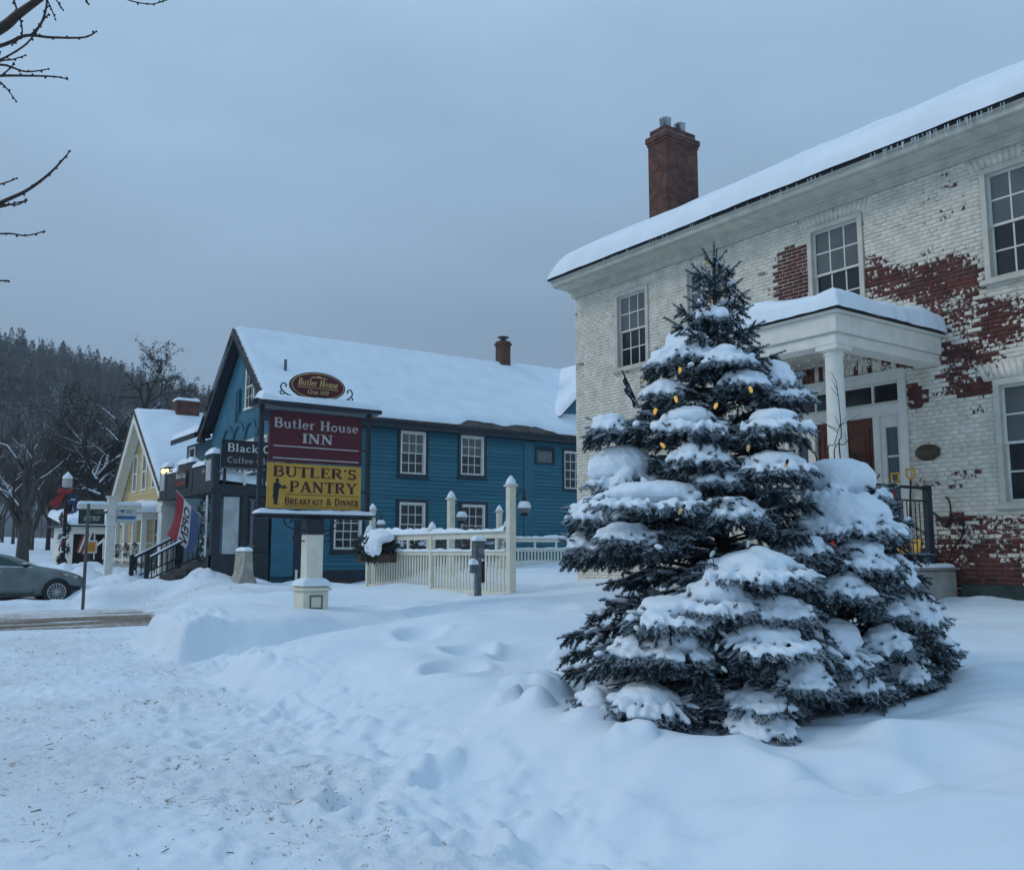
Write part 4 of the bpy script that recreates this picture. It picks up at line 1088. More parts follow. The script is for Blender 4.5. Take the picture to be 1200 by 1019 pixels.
# small flag on a staff at the wall, behind the spruce
fp = at_x(737, 452, XW)
t = thing('house_flag', 'furled blue flag with white stars on a staff by the left window', 'flag', (XW - .02, fp[1] - .25, 4.45))
a = Vector((XW - .02, fp[1] - .30, 4.35)); b = Vector(at_x(729, 434, XW - .75))
M().tube([a, b], .016, 8).build('flagstaff', mat('dark_staff', rgb(.03, .025, .022), .5), t)
vs = []; n = 9
for j in range(6):
    for i in range(n):
        u = .12 + .62 * i / (n - 1)
        q = b + (a - b) * u
        vs.append((q.x + .03 * math.sin(j * 1.9 + i), q.y + .05 * math.sin(j * 1.3), q.z - .012 - .26 * j / 5 * (1 - .4 * u)))
fm = M(); nv = len(vs)
fm.add(vs + [(v[0] + .006, v[1] + .004, v[2]) for v in vs], [(j * n + i, j * n + i + 1, j * n + n + i + 1, j * n + n + i) for j in range(5) for i in range(n - 1)] + [(nv + j * n + i, nv + j * n + n + i, nv + j * n + n + i + 1, nv + j * n + i + 1) for j in range(5) for i in range(n - 1)])
fo = fm.build('flag_cloth', mat('navy_cloth', rgb(.018, .03, .085), .8), t, True)
st = M(); rr = random.Random(6)
for j in range(1, 5):
    for i in range(1, n - 1, 2):
        v = vs[j * n + i]; st.lathe((v[0] - .004, v[1] - .004, v[2]), [(.001, -.004), (.018, -.002), (.001, -.0)], 5, 'x', cap=False)
st.build('stars', WHITE, fo)

# ================================================================== the inn's hanging sign
SY = 14.12
t = thing('inn_sign', 'tall roadside sign with an oval crest over a maroon and a yellow board', 'sign', (6.04, SY, .65))
NAVY = mat('sign_frame_blue', rgb(.018, .026, .036), .45, .2, 8)
SNAVY = NAVY
MAR = mat('maroon_board', rgb(.085, .011, .020), .5, .12, 5)
GOLD = mat('gold_board', rgb(.54, .31, .052), .5, .08, 5)
SILV = mat('silver_letters', rgb(.44, .43, .42), .4, .1, 12)
MARL = mat('maroon_letters', rgb(.075, .010, .022), .5)
GOLDL = mat('gold_leaf', rgb(.62, .43, .17), .4)
SB = .09
post = M().bx(6.04 - .135, 6.04 + .135, SY - .135, SY + .135, .4, 1.90).build('post', CREAMP, t, bevel=.012)
pb = M(); pb.bx(6.04 - .21, 6.04 + .21, SY - .21, SY + .21, .4, 1.00); pb.bx(6.04 - .25, 6.04 + .25, SY - .25, SY + .25, 1.003, 1.06); pb.bx(6.04 - .22, 6.04 + .22, SY - .22, SY + .22, 1.063, 1.10)
pbo = pb.build('post_base', CREAMP, t, bevel=.01)
pn = M()
for (a, b, c, d) in ((-.11, .11, .72, .745), (-.11, .11, .915, .94), (-.11, -.085, .748, .912), (.085, .11, .748, .912)): pn.bx(6.04 + a, 6.04 + b, SY - .218, SY - .208, c, d)
pn.build('panel_moulding', mat('shadow_moulding', rgb(.16, .14, .10), .6), pbo)
snow_cap('base_snow', 6.04 - .245, 6.04 + .245, SY - .245, SY + .245, lambda x, y: 1.085 + 0 * x, .15, .23, .02, SNOW, pbo, 5, .15)
M().bx(6.04 - .14, 6.04 + .14, SY - .14, SY + .14, 1.902, 2.148).build('post_collar', NAVY, t, bevel=.008)
fm = M()
for x in (5.125, 7.00): fm.bx(x - .035, x + .035, SY - .035, SY + .035, 2.225, 3.93)
fm.bx(5.05, 7.08, SY - .05, SY + .05, 2.15, 2.19)
for x in (5.23, 6.88):
    for z in (2.6, 3.3, 3.7): fm.bx(min(x, 5.125 if x < 6 else 7.0), max(x, 5.125 if x < 6 else 7.0), SY - .012, SY + .012, z, z + .03)
fm.prism([(SY - .26, 3.93), (SY + .26, 3.93), (SY + .26, 3.99), (SY, 4.05), (SY - .26, 3.99)], 'x', 5.02, 7.12)
fr_o = fm.build('sign_frame', NAVY, t)
for s in (-1, 1):       # round finials at the ends of the little roof and iron scrolls under the tray
    M().blob((6.07 + s * 1.07, SY, 3.985), .055, 10, 7).build('finial', NAVY, t, True)
    sc = M(); c0 = Vector((6.04 + s * .36, SY, 1.99))
    sc.tube(smooth_path([(6.04 + s * .14, SY, 1.96), (6.04 + s * .28, SY, 1.97), (6.04 + s * .44, SY, 2.03), (6.04 + s * .49, SY, 2.13), (6.04 + s * .42, SY, 2.19), (6.04 + s * .35, SY, 2.13), (6.04 + s * .40, SY, 2.09)]), .012, 6)
    sc.tube(smooth_path([(6.04 + s * .14, SY, 1.80), (6.04 + s * .25, SY, 1.79), (6.04 + s * .33, SY, 1.84), (6.04 + s * .30, SY, 1.91), (6.04 + s * .24, SY, 1.88)]), .011, 6)
    sc.build('bracket_scroll', BLACK, t, True)
snow_cap('roof_snow', 5.03, 7.11, SY - .25, SY + .25, lambda x, y: 3.992 + .06 * (1 - np.abs(y - SY) / .26), .10, .10, .025, SNOW, t, 8, .25, .02)
snow_cap('tray_snow', 5.06, 7.07, SY - .16, SY + .12, lambda x, y: 2.222 + 0 * x, .068, .09, .022, SNOW, t, 9, .25, .02)
M().bx(5.05, 7.08, SY - .17, SY + .13, 2.193, 2.222).build('snow_tray', NAVY, t)
# boards: facing the walk
def SP(x0, z0, yoff):
    return lambda u, v, n: (x0 + u, SY - yoff - n, z0 + v)
b1 = M().bx(5.26, 6.87, SY - .035, SY + .035, 3.055, 3.86).build('name_board', MAR, t, bevel=.006)
P = SP(5.26, 3.055, .035)
lt = M(); letters(lt, 'Butler House', SP(5.325, 3.60, .035), .155, 1.48, bold=1.0); lt.build('board_name', SILV, b1, recalc=False)
lt = M(); letters(lt, 'INN', SP(5.80, 3.375, .035), .155, .55); lt.build('board_word', SILV, b1, recalc=False)
ln = M(); ln.bx(5.32, 6.81, SY - .041, SY - .0352, 3.295, 3.313); ln.bx(5.32, 6.81, SY - .041, SY - .0352, 3.10, 3.118); ln.build('board_line', SILV, b1)
b2 = M().bx(5.255, 6.865, SY - .038, SY + .038, 2.31, 3.03).build('pantry_board', GOLD, t, bevel=.006)
lt = M(); letters(lt, "BUTLER'S", SP(5.33, 2.815, .038), .165, 1.46); lt.build('pantry_name', MARL, b2, recalc=False)
lt = M(); letters(lt, 'PANTRY', SP(5.61, 2.575, .038), .175, 1.19); lt.build('pantry_word', MARL, b2, recalc=False)
lt = M(); letters(lt, 'BREAKFAST & DINNER', SP(5.535, 2.375, .038), .115, 1.30, small=.80, bold=1.05); lt.build('pantry_small_words', MARL, b2, recalc=False)
ln = M(); ln.bx(5.54, 6.83, SY - .044, SY - .0382, 2.528, 2.540); ln.bx(5.54, 6.83, SY - .044, SY - .0382, 2.340, 2.350); ln.build('pantry_line', mat('line_brown', rgb(.22, .11, .04), .5), b2)
# waiter's silhouette with a tray
wv = M(); wx, wz = 5.395, 2.37
prof = [(-.055, 0), (.055, 0), (.045, .012), (.012, .02), (.028, .12), (.034, .24), (.052, .30), (.115, .275), (.135, .29), (.165, .29), (.175, .305), (.15, .312), (.145, .33), (.125, .345), (.105, .33), (.104, .31), (.07, .335), (.044, .37), (.02, .392), (.034, .41), (.034, .445), (.012, .462), (-.012, .455), (-.02, .43), (-.012, .405), (-.012, .39), (-.045, .37), (-.058, .30), (-.052, .2), (-.062, .12), (-.045, .1), (-.035, .02)]
wv.prism([(wx + a, wz + b * .90) for a, b in prof], 'y', SY - .0455, SY - .0383)
wv.build('waiter_figure', mat('figure_black', rgb(.010, .012, .02), .5), b2)
# oval crest
ovx, ovz = 6.055, 4.33
oa, ob = .485, .235
el = lambda a, b, n=40: [(ovx + a * math.cos(2 * PI * k / n), ovz + b * math.sin(2 * PI * k / n)) for k in range(n)]
oo = M().prism(el(oa, ob), 'y', SY - .03, SY + .03).build('oval_crest', mat('crest_dark', rgb(.020, .010, .012), .45), t)
M().prism(el(oa - .022, ob - .020), 'y', SY - .034, SY - .0305).build('crest_border', GOLDL, oo)
M().prism(el(oa - .036, ob - .032), 'y', SY - .038, SY - .0345).build('crest_field', mat('crest_maroon', rgb(.085, .014, .020), .45), oo)
lt = M(); letters(lt, 'Butler House', SP(5.70, 4.325, .038), .11, .70, bold=1.1, slant=.22); lt.build('crest_name', GOLDL, oo, recalc=False)
sans('Circa 1830', lambda u, v, n: (5.86 + u + .25 * v, SY - .038 - n, 4.195 + v), .07, .37, .01).build('crest_year', GOLDL, oo, recalc=False)
ln = M(); ln.bx(5.70, 6.41, SY - .044, SY - .0385, 4.290, 4.300)
ln.prism([(5.90, 4.455), (5.96, 4.48), (6.0, 4.475), (6.06, 4.50), (6.12, 4.475), (6.16, 4.48), (6.22, 4.455), (6.06, 4.47)], 'y', SY - .044, SY - .0385)
ln.build('crest_ornament', GOLDL, oo)
snow_cap('crest_snow', ovx - .34, ovx + .34, SY - .032, SY + .032, lambda x, y: ovz + ob * np.sqrt(np.clip(1 - ((x - ovx) / oa) ** 2, 0, 1)) - .003, .028, .03, .012, SNOW, oo, 4)
for s in (-1, 1):
    sc = M()
    sc.tube(smooth_path([(ovx + s * .30, SY, 4.10), (ovx + s * .45, SY, 4.13), (ovx + s * .55, SY, 4.11), (ovx + s * .66, SY, 4.05)]), .014, 6)
    sc.tube(smooth_path([(ovx + s * .44, SY, 4.13), (ovx + s * .55, SY, 4.17), (ovx + s * .63, SY, 4.25), (ovx + s * .60, SY, 4.33), (ovx + s * .54, SY, 4.31), (ovx + s * .55, SY, 4.27)]), .012, 6)
    sc.tube(smooth_path([(ovx + s * .55, SY, 4.17), (ovx + s * .62, SY, 4.15), (ovx + s * .64, SY, 4.19), (ovx + s * .60, SY, 4.20)]), .010, 6)
    sc.build('crest_scroll', BLACK, t, True)

# ================================================================== the cream picket fence and its lamp posts
FX = 9.79; FY0, FYM, FY1 = 13.9, 16.7, 19.6
def picket_fence(name, label, p0, p1, posts, zb, zt, zm, parent_loc, post_h=None, step=.118, capsnow=True):
    """fence run from p0 to p1 (xy): top rail, mid rail with pickets below, square posts with caps"""
    t = thing(name, label, 'fence', parent_loc)
    d = Vector((p1[0] - p0[0], p1[1] - p0[1], 0)); Ln = d.length; d.normalize(); nrm = Vector((d.y, -d.x, 0))
    fr = ((p0[0], p0[1], 0), tuple(d), tuple(nrm))
    rails = M(); rails.lb(fr, 0, Ln, zt - .10, zt, -.03, .03); rails.lb(fr, 0, Ln, zt + .002, zt + .025, -.06, .06)
    rails.lb(fr, 0, Ln, zm - .06, zm, -.032, .032); rails.lb(fr, 0, Ln, zm + .002, zm + .022, -.05, .05); rails.lb(fr, 0, Ln, zb + .10, zb + .18, -.03, .0)
    rails.build('rail', CREAMP, t)
    k = 0; u = step * .6
    while u < Ln - step * .4 and k < 90:
        if all(abs(u - q * Ln) > .07 for q in posts):
            M().lb(fr, u - .027, u + .027, zb, zm - .062, .003, .024).build('picket', CREAMP, t, recalc=False)
        k += 1; u += step
    u = .4
    while u < Ln:
        M().lb(fr, u - .03, u + .03, zm + .024, zt - .102, -.02, .02).build('spacer', CREAMP, t, recalc=False); u += .85
    for q in posts:
        pp = Vector((p0[0], p0[1], 0)) + d * (q * Ln)
        ps = M(); ps.bx(pp.x - .055, pp.x + .055, pp.y - .055, pp.y + .055, zb - .2, zt + .08)
        ps.bx(pp.x - .085, pp.x + .085, pp.y - .085, pp.y + .085, zt + .083, zt + .115)
        po = ps.build('fence_post', CREAMP, t, bevel=.006)
        M().lathe((pp.x, pp.y, zt + .114), [(.085, 0), (.085, .03), (.068, .09), (.03, .14), (.004, .165)], 12).build('post_snow', SNOW, po, True)
    # snow on both rails
    for (zz, hw, th, nm) in ((zt + .026, .085, .125, 'rail_snow'), (zm + .023, .06, .06, 'rail_snow')):
        n = int(Ln / .05); us = np.linspace(0.07, Ln - .07, n); js = np.linspace(-1, 1, 9)
        U, Jv = np.meshgrid(us, js); 
        hgt = th * (.75 + .8 * fbm(U * 1.3, U * 0 + zz, 401, 3) + .35 * fbm(U * 7, Jv, 403, 2)) * np.sqrt(np.clip(1 - Jv ** 2, 0, 1))
        Xv = p0[0] + d.x * U + nrm.x * Jv * hw; Yv = p0[1] + d.y * U + nrm.y * Jv * hw
        grid_mesh(nm, Xv, Yv, zz + np.clip(hgt, 0, 1) - .004, SNOW, t)
    return t
picket_fence('picket_fence', 'cream picket fence in two bays ending at the tall lamp post', (FX, FY0 + .02), (FX, FY1), (.49, 1.0), .72, 1.98, 1.62, (FX, 16.7, .85))
picket_fence('picket_fence', 'lower cream picket fence running off behind the spruce to the blue wall', (16.2, 23.4), (20.4, 23.4), (.0, .62, 1.0), 1.0, 2.05, 1.72, (18.3, 23.4, 1.2), step=.13)

BULB = glass('lamp_globe', rgb(.13, .13, .13), .2)
def lamp_post(x, y, zb, top, label_post, label_lamp, first):
    t = thing('lamp_post', label_post, 'post', (x, y, zb), 'tall cream lamp posts of the fenced yard')
    ps = M(); ps.bx(x - .07, x + .07, y - .07, y + .07, zb - .2, top - .20)
    ps.build('shaft', CREAMP, t, bevel=.008)
    c = M(); c.bx(x - .10, x + .10, y - .10, y + .10, top - .198, top - .165); c.build('cap', CREAMP, t, bevel=.005)
    M().lathe((x, y, top - .166), [(.105, 0), (.10, .03), (.07, .10), (.03, .15), (.004, .172)], 14).build('cap_snow', SNOW, t, True)
    # lantern on a bracket
    lx, ly, lz = x + .20, y - .14, top - .62
    l = thing('post_lantern', label_lamp, 'lantern', (lx, ly, lz), 'lanterns on the yard posts')
    b = M(); b.tube(smooth_path([(x + .06, y - .05, lz + .18), (x + .12, y - .09, lz + .32), (lx, ly, lz + .36), (lx + .02, ly, lz + .26)]), .010, 6)
    b.tube(smooth_path([(x + .06, y - .05, lz + .02), (x + .10, y - .08, lz + .10), (x + .08, y - .06, lz + .18)]), .008, 6)
    b.lathe((lx, ly, lz + .13), [(.085, 0), (.05, .05), (.03, .09), (.012, .13)], 12)
    b.lathe((lx, ly, lz - .13), [(.055, 0), (.075, .015), (.075, .045), (.05, .05)], 12)
    b.build('bracket', BLACK, l, True)
    M().lathe((lx, ly, lz - .08), [(.045, 0), (.10, .05), (.118, .11), (.105, .17), (.08, .21)], 16).build('globe', BULB, l, True)
    M().lathe((lx, ly, lz + .02), [(.122, .0), (.125, .05), (.10, .10), (.065, .135), (.02, .15)], 14).build('lantern_snow', SNOW, l, True)
lamp_post(9.79, 13.86, .8, 3.02, 'tallest looking cream post at the near end of the picket fence', 'snow topped lantern on the near end post of the fence', True)
lamp_post(11.11, 18.11, .8, 3.02, 'cream post standing behind the middle of the picket fence', 'lantern on the post behind the middle of the fence', False)
lamp_post(12.10, 24.03, .8, 3.02, 'cream post behind the snowy planter, next to the sign', 'small lantern on the post behind the planter', False)
lamp_post(15.58, 22.66, .8, 3.02, 'short looking cream post just left of the near lamp post', 'lantern on the far post half hidden by the near lamp post', False)

# meter pedestal in front of the fence
mx_, my_ = at_d(560, 690, 16.6)[:2]
t = thing('meter_pedestal', 'grey electric meter pedestal with snow on its arms before the fence', 'meter', (mx_, my_, .9))
b = M(); b.bx(mx_ - .05, mx_ + .05, my_ - .05, my_ + .05, .6, 1.50); b.build('pedestal_post', GREYMETAL, t, bevel=.006)
b = M(); b.bx(mx_ - .095, mx_ + .095, my_ - .075, my_ + .075, 1.503, 1.80); b.prism([(mx_ - .12, 1.803), (mx_ + .12, 1.803), (mx_ + .11, 1.83), (mx_ - .11, 1.83)], 'y', my_ - .10, my_ + .08)
b.build('meter_box', GREYMETAL, t, bevel=.01)
M().lathe((mx_, my_ - .075, 1.64), [(.062, 0), (.062, -.03), (.05, -.055), (.001, -.06)], 18, 'y').build('meter_dial', mat('meter_glass', rgb(.16, .17, .18), .15), t, True)
b = M(); b.bx(mx_ - .16, mx_ - .053, my_ - .06, my_ + .03, 1.25, 1.42); b.build('outlet_box', GREYMETAL, t, bevel=.01)
b = M(); b.bx(mx_ + .053, mx_ + .12, my_ - .05, my_ + .03, 1.08, 1.46); b.build('conduit_box', BLACK, t, bevel=.008)
snow_cap('outlet_snow', mx_ - .19, mx_ - .03, my_ - .09, my_ + .05, lambda x, y: 1.40 + 0 * x, .12, .07, .012, SNOW, t, 12)
snow_cap('top_snow', mx_ - .12, mx_ + .12, my_ - .10, my_ + .08, lambda x, y: 1.82 + 0 * x, .11, .09, .012, SNOW, t, 13)
# ================================================================== the blue clapboard house with the cafe porch
BY = 27.0; BX0 = 10.2; BX1 = 30.0; BYB = 33.1; BZE = 5.85; BRY = 30.06; BRZ = 8.98
TEAL = attr_mix('teal_clapboard', 'tone', rgb(.026, .135, .185), rgb(.036, .165, .218), 0.5, (.2, .8), 2.0, .3, bump=.15, bscale=18)
TEALB = mat('bright_blue_panel', rgb(.036, .150, .215), .5, .12, 3)
TEALT = mat('blue_corner_board', rgb(.022, .130, .180), .5, .1, 4)
bh = thing('blue_house', 'long blue clapboard house with a steep snowy roof and street gable', 'house', (16, 30, .8))
bops = []   # x0, x1, z0, z1
BW = [(15.04, .98, 4.22, 5.66), (17.40, .98, 4.30, 5.74 - .06), (15.04, 1.0, 1.85, 3.28), (17.45, 1.0, 1.85, 3.28), (12.72, .98, 1.72, 2.90)]
for c, wd, z0, z1 in BW: bops.append((c - wd / 2, c + wd / 2, z0, z1))
VENT = (20.15, 21.05, 4.86, 5.42); bops.append(VENT)
RW = (21.50, 22.42, 4.0, 5.42); bops.append(RW)
def clapboard(parent, fr, u0, u1, z0, z1, holes, mat_, lap=.135, name='siding', proud=.034):
    V = []; tone = []
    z = z0; k = 0; rg = np.random.default_rng(31)
    while z < z1 - .01:
        zt = min(z + lap, z1)
        segs = [(u0, u1)]
        for (a, b, c, d) in holes:
            if zt > c + .01 and z < d - .01:
                ns_ = []
                for (p, q) in segs:
                    if q <= a or p >= b: ns_.append((p, q)); continue
                    if a - p > .005: ns_.append((p, a))
                    if q - b > .005: ns_.append((b, q))
                segs = ns_
        for (p, q) in segs:
            cuts = [p]
            while cuts[-1] + 3.2 < q: cuts.append(cuts[-1] + 2.2 + rg.random() * 1.4)
            if q - cuts[-1] < .4 and len(cuts) > 1: cuts.pop()
            cuts.append(q)
            for a, b in zip(cuts[:-1], cuts[1:]):
                O, u, n = fr
                W = lambda uu, zz, nn: (O[0] + u[0] * uu + n[0] * nn, O[1] + u[1] * uu + n[1] * nn, O[2] + zz)
                V += [W(a, z, proud), W(b, z, proud), W(b, zt, .003), W(a, zt, .003), W(a, z, 0), W(b, z, 0), W(b, z, proud), W(a, z, proud)]
                tone += [rg.random()] * 8
        z += lap; k += 1
    F = np.arange(len(V)).reshape(-1, 4)
    return np_mesh(name, np.array(V), F, mat_, parent, False, {'tone': np.array(tone)})
sfr = ((0, BY, 0), (1, 0, 0), (0, -1, 0))
CORE = mat('house_core', rgb(.012, .06, .085), .8)
holed_wall('side_wall', CORE, bh, sfr, BX0, BX1, .3, BZE, bops, .15)
clapboard(bh, sfr, BX0 + 1.12, BX1, 1.08, 5.68, bops, TEAL)
b = M(); b.lb(sfr, BX0 + 1.12, BX1, .3, 1.075, .002, .03); b.build('base_board', DARKTRIM, bh)
b = M(); b.lb(sfr, 10.6, 14.0, .3, .75, .032, .06); b.build('foundation', mat('brown_foundation', rgb(.06, .05, .045), .8), bh)
b = M(); b.lb(sfr, BX0 + .02, BX0 + .72, .9, 5.6, .003, .035); b.build('corner_panel', TEALB, bh)
b = M(); b.lb(sfr, BX0 + .723, BX0 + 1.118, .9, 5.6, .003, .045); b.build('corner_pilaster', DARKTRIM, bh)
b = M(); b.lb(sfr, 19.62, 20.02, 1.0, 5.597, .018, .05); b.build('corner_board', TEALT, bh)
b = M(); b.lb(sfr, 19.62, 22.9, 5.42, 5.597, .0175, .047) if False else None
BGL = glass('blue_house_glass', rgb(.028, .034, .040))
for i, (c, wd, z0, z1) in enumerate(BW):
    fr = ((c - wd / 2, BY, z0), (1, 0, 0), (0, -1, 0))
    dk = M(); d_ = .10
    dk.lb(fr, -d_, 0, -.09, z1 - z0 + .10, .017, .062); dk.lb(fr, wd, wd + d_, -.09, z1 - z0 + .10, .017, .05)
    dk.lb(fr, 0, wd, z1 - z0, z1 - z0 + .10, .017, .05); dk.lb(fr, -d_ - .03, wd + d_ + .03, -.15, -.092, .017, .075); dk.lb(fr, 0, wd, -.09, 0, .017, .05)
    dk.build('window_trim', DARKTRIM, bh, recalc=False)
    sash_window(bh, fr, wd, z1 - z0, 3, 2, WHITE, SASH, GLASS_SKY if i < 2 else BGL, BGL, casing=.07, sill=False, rec=.02, out=.03, bar=.014)
fr = ((RW[0], BY, RW[2]), (1, 0, 0), (0, -1, 0))
dk = M(); dk.lb(fr, -.09, 0, -.1, 1.52, .017, .05); dk.lb(fr, .92, 1.01, -.1, 1.52, .017, .05); dk.lb(fr, 0, .92, 1.42, 1.52, .017, .05); dk.lb(fr, 0, .92, -.1, 0, .017, .05); dk.build('window_trim', DARKTRIM, bh)
sash_window(bh, fr, .92, 1.42, 3, 2, WHITE, SASH, BGL, BGL, casing=.05, sill=False, rec=.02, out=.03, bar=.014)
fr = ((VENT[0], BY, VENT[2]), (1, 0, 0), (0, -1, 0))
vm = M(); vm.lb(fr, 0, .07, 0, .56, -.05, .05); vm.lb(fr, .83, .90, 0, .56, -.05, .05); vm.lb(fr, .07, .83, 0, .06, -.05, .05); vm.lb(fr, .07, .83, .50, .56, -.05, .05)
vo = vm.build('fan_opening', DARKTRIM, bh)
M().lb(fr, .07, .83, .06, .50, -.05, -.02).build('fan_panel', mat('weathered_panel', rgb(.15, .16, .155), .5, .3, 9), vo)
M().lb(((0, BY + 1.2, 0), (1, 0, 0), (0, -1, 0)), BX0 + .5, BX1 - .5, .9, 5.8, -.05, 0).build('room_partition', ROOM, bh)

# street gable: smooth boards, arched recesses
GFX = BX0
gm = M(); gm.prism([(BY + .003, .3), (BYB - .003, .3), (BYB - .003, 5.75), (BRY, 8.72), (BY + .003, 5.75)], 'x', GFX, GFX + .12)
gw = gm.build('gable_wall', TEALB, bh, recalc=True)
gfr = ((GFX, BYB, 0), (0, -1, 0), (-1, 0, 0))
def gy_(y): return BYB - y
def gable_window(y0, y1, z0, z1):
    fr = ((GFX, y1, z0), (0, -1, 0), (-1, 0, 0)); wd = y1 - y0
    f = M(); f.lb(fr, 0, .09, 0, z1 - z0, .002, .05); f.lb(fr, wd - .09, wd, 0, z1 - z0, .002, .05); f.lb(fr, .09, wd - .09, z1 - z0 - .09, z1 - z0, .002, .05); f.lb(fr, -.03, wd + .03, -.07, 0, .002, .08)
    o = f.build('gable_window', WHITE, bh)
    M().lb(fr, .09, wd - .09, 0, z1 - z0 - .09, .003, .012).build('pane', BGL, o)
    s = M()
    for k in (1, 2): s.lb(fr, wd * k / 3 - .012, wd * k / 3 + .012, 0, z1 - z0 - .09, .0125, .028)
    for k in (1, 2, 3): s.lb(fr, .09, wd - .09, (z1 - z0) * k / 4 - (.03 if k == 2 else .012), (z1 - z0) * k / 4 + (.03 if k == 2 else .012), .0125, .03)
    s.build('sash', SASH, o)
gable_window(28.75, 29.60, 6.32, 7.72)
ring = mat('arch_trim_blue', rgb(.030, .128, .185), .5)
for yc in (29.0, 30.15, 31.25, 27.85):
    zb = 4.2
    gable_window(yc - .38, yc + .38, zb, 5.25)
    a = M(); n = 14
    for k in range(n):
        a0, a1 = PI * k / n, PI * (k + 1) / n
        q = [(yc + r * math.cos(t_), 5.33 + r * math.sin(t_)) for r, t_ in ((.46, a0), (.60, a0), (.60, a1), (.46, a1))]
        a.prism(q, 'x', GFX - .06, GFX - .002)
    a.build('window_arch', ring, bh)
pp = M(); pp.tube([(GFX - .06, 30.15, 6.25), (GFX - .06, 30.15, 7.05)], .05, 8); pp.tube([(GFX - .06, 30.38, 5.95), (GFX - .06, 30.38, 7.0), ], .04, 8); pp.build('downpipe', ring, bh)
# deep barge boards and soffit
OV = .32
bb = M()
for s, ye in ((-1, BY - .35), (1, BYB + .35)):
    ze = BZE - .02
    sl = (BRZ - ze) / abs(BRY - ye)
    bb.prism([(ye, ze - .24), (BRY, BRZ - .24), (BRY, BRZ + .02), (ye, ze + .02)], 'x', GFX - OV - .04, GFX - OV)
    bb.prism([(ye + .02 * -s, ze - .12), (BRY, BRZ - .12), (BRY, BRZ - .08), (ye + .02 * -s, ze - .08)], 'x', GFX - OV + .002, GFX - .002)
    bb.prism([(ye + .35 * -s, ze - .10), (BRY, BRZ - .50), (BRY, BRZ - .13), (ye + .35 * -s, ze - .10 + .20)], 'x', GFX - .05, GFX - .003) if False else None
bb.build('barge_board', DARKTRIM, bh)
ea = M()
ea.lb(sfr, GFX - .45, BX1, 5.69, 5.90, .02, .34); ea.lb(sfr, GFX - .5, BX1, 5.84, 5.95, .343, .40)
ea.build('eave_board', DARKTRIM, bh)
r = M()
r.prism([(BY - .42, BZE + .06), (BRY, BRZ + .06), (BYB + .42, BZE + .06), (BYB + .42, BZE + .10), (BRY, BRZ + .10), (BY - .42, BZE + .10)], 'x', GFX - OV - .08, BX1)
SHING = mat('brown_shingles', rgb(.075, .062, .055), .9, .4, 4, bump=.5, bscale=25)
r.build('roof', SHING, bh)
# snow on the roof slope, worn thin along the eave; shingle steps show as ripples
def bro(y): return BZE + .105 + (BRZ - BZE) * (1 - np.abs(y - BRY) / (BRY - BY + .42) )
sx = np.linspace(GFX - OV - .06, BX1, 330); sy = np.concatenate([np.linspace(BY - .40, BRY + .2, 120), np.linspace(BRY + .3, BYB + .40, 16)])
SX, SYY = np.meshgrid(sx, sy)
dd = np.minimum(SYY - (BY - .40) - .55 * np.clip(fbm(SX * .45, SX * 0, 501, 4) + .12, 0, 1) * sstep(12.5, 13.5, SX) * (1 - sstep(21, 22, SX)), BYB + .4 - SYY)
tk = .11 * (1 + .5 * fbm(SX * .4, SYY * .4, 503, 3)) + .10 * sstep(18.5, 22.5, SX)
ed = np.clip(dd / .22, -1, 1); edx = np.clip((SX - (GFX - OV - .06) - .05 - .05 * np.sin(SYY * 2 * PI / .22) ** 2) / .1, -1, 1)
rip = .010 * ((SYY * 6.3 + .4 * fbm(SX * .7, SYY * .7, 505, 2)) % 1.0) * (1 - sstep(15, 19, SX))
SZ = bro(SYY) + np.where((ed <= 0) | (edx <= 0), -.06, tk * np.sqrt(np.clip(1 - (1 - np.clip(ed, 0, 1)) ** 2, 0, 1)) * np.clip(edx, .15, 1) + rip)
grid_mesh('roof_snow', SX, SYY, SZ, SNOWR, bh)
# cross gable far along the roof
xg = M()
cgx = 23.9
xg.prism([(cgx - 2.1, 6.9), (cgx, 8.9), (cgx + 2.1, 6.9)], 'y', BY + .4, BRY + .5)
xg.build('cross_gable', TEALT, bh)
xr = M(); xr.prism([(cgx - 2.45, 6.72), (cgx, 9.02), (cgx + 2.45, 6.72), (cgx + 2.45, 6.80), (cgx, 9.12), (cgx - 2.45, 6.80)], 'y', BY + .1, BRY + .6); xr.build('cross_gable_roof', DARKTRIM, bh)
nx, ny = 60, 30
CXg, CYg = np.meshgrid(np.linspace(cgx - 2.5, cgx + 2.5, nx), np.linspace(BY + .05, BRY + 1.6, ny))
zr = 6.79 + (9.12 - 6.79) * (1 - np.abs(CXg - cgx) / 2.45)
dge = np.clip(np.minimum(np.minimum(CXg - cgx + 2.5, cgx + 2.5 - CXg), CYg - BY - .05) / .2, 0, 1)
grid_mesh('cross_gable_snow', CXg, CYg, zr + .004 + .26 * np.sqrt(1 - (1 - dge) ** 2) * (1 - .1 * np.abs(CXg - cgx)), SNOWR, bh)
M().prism([(BRY - .9, 8.6), (BRY - .3, 9.55), (BRY + .3, 8.6)], 'x', 17.9, 18.0).build('far_gable_peak', WHITE, bh) if False else None
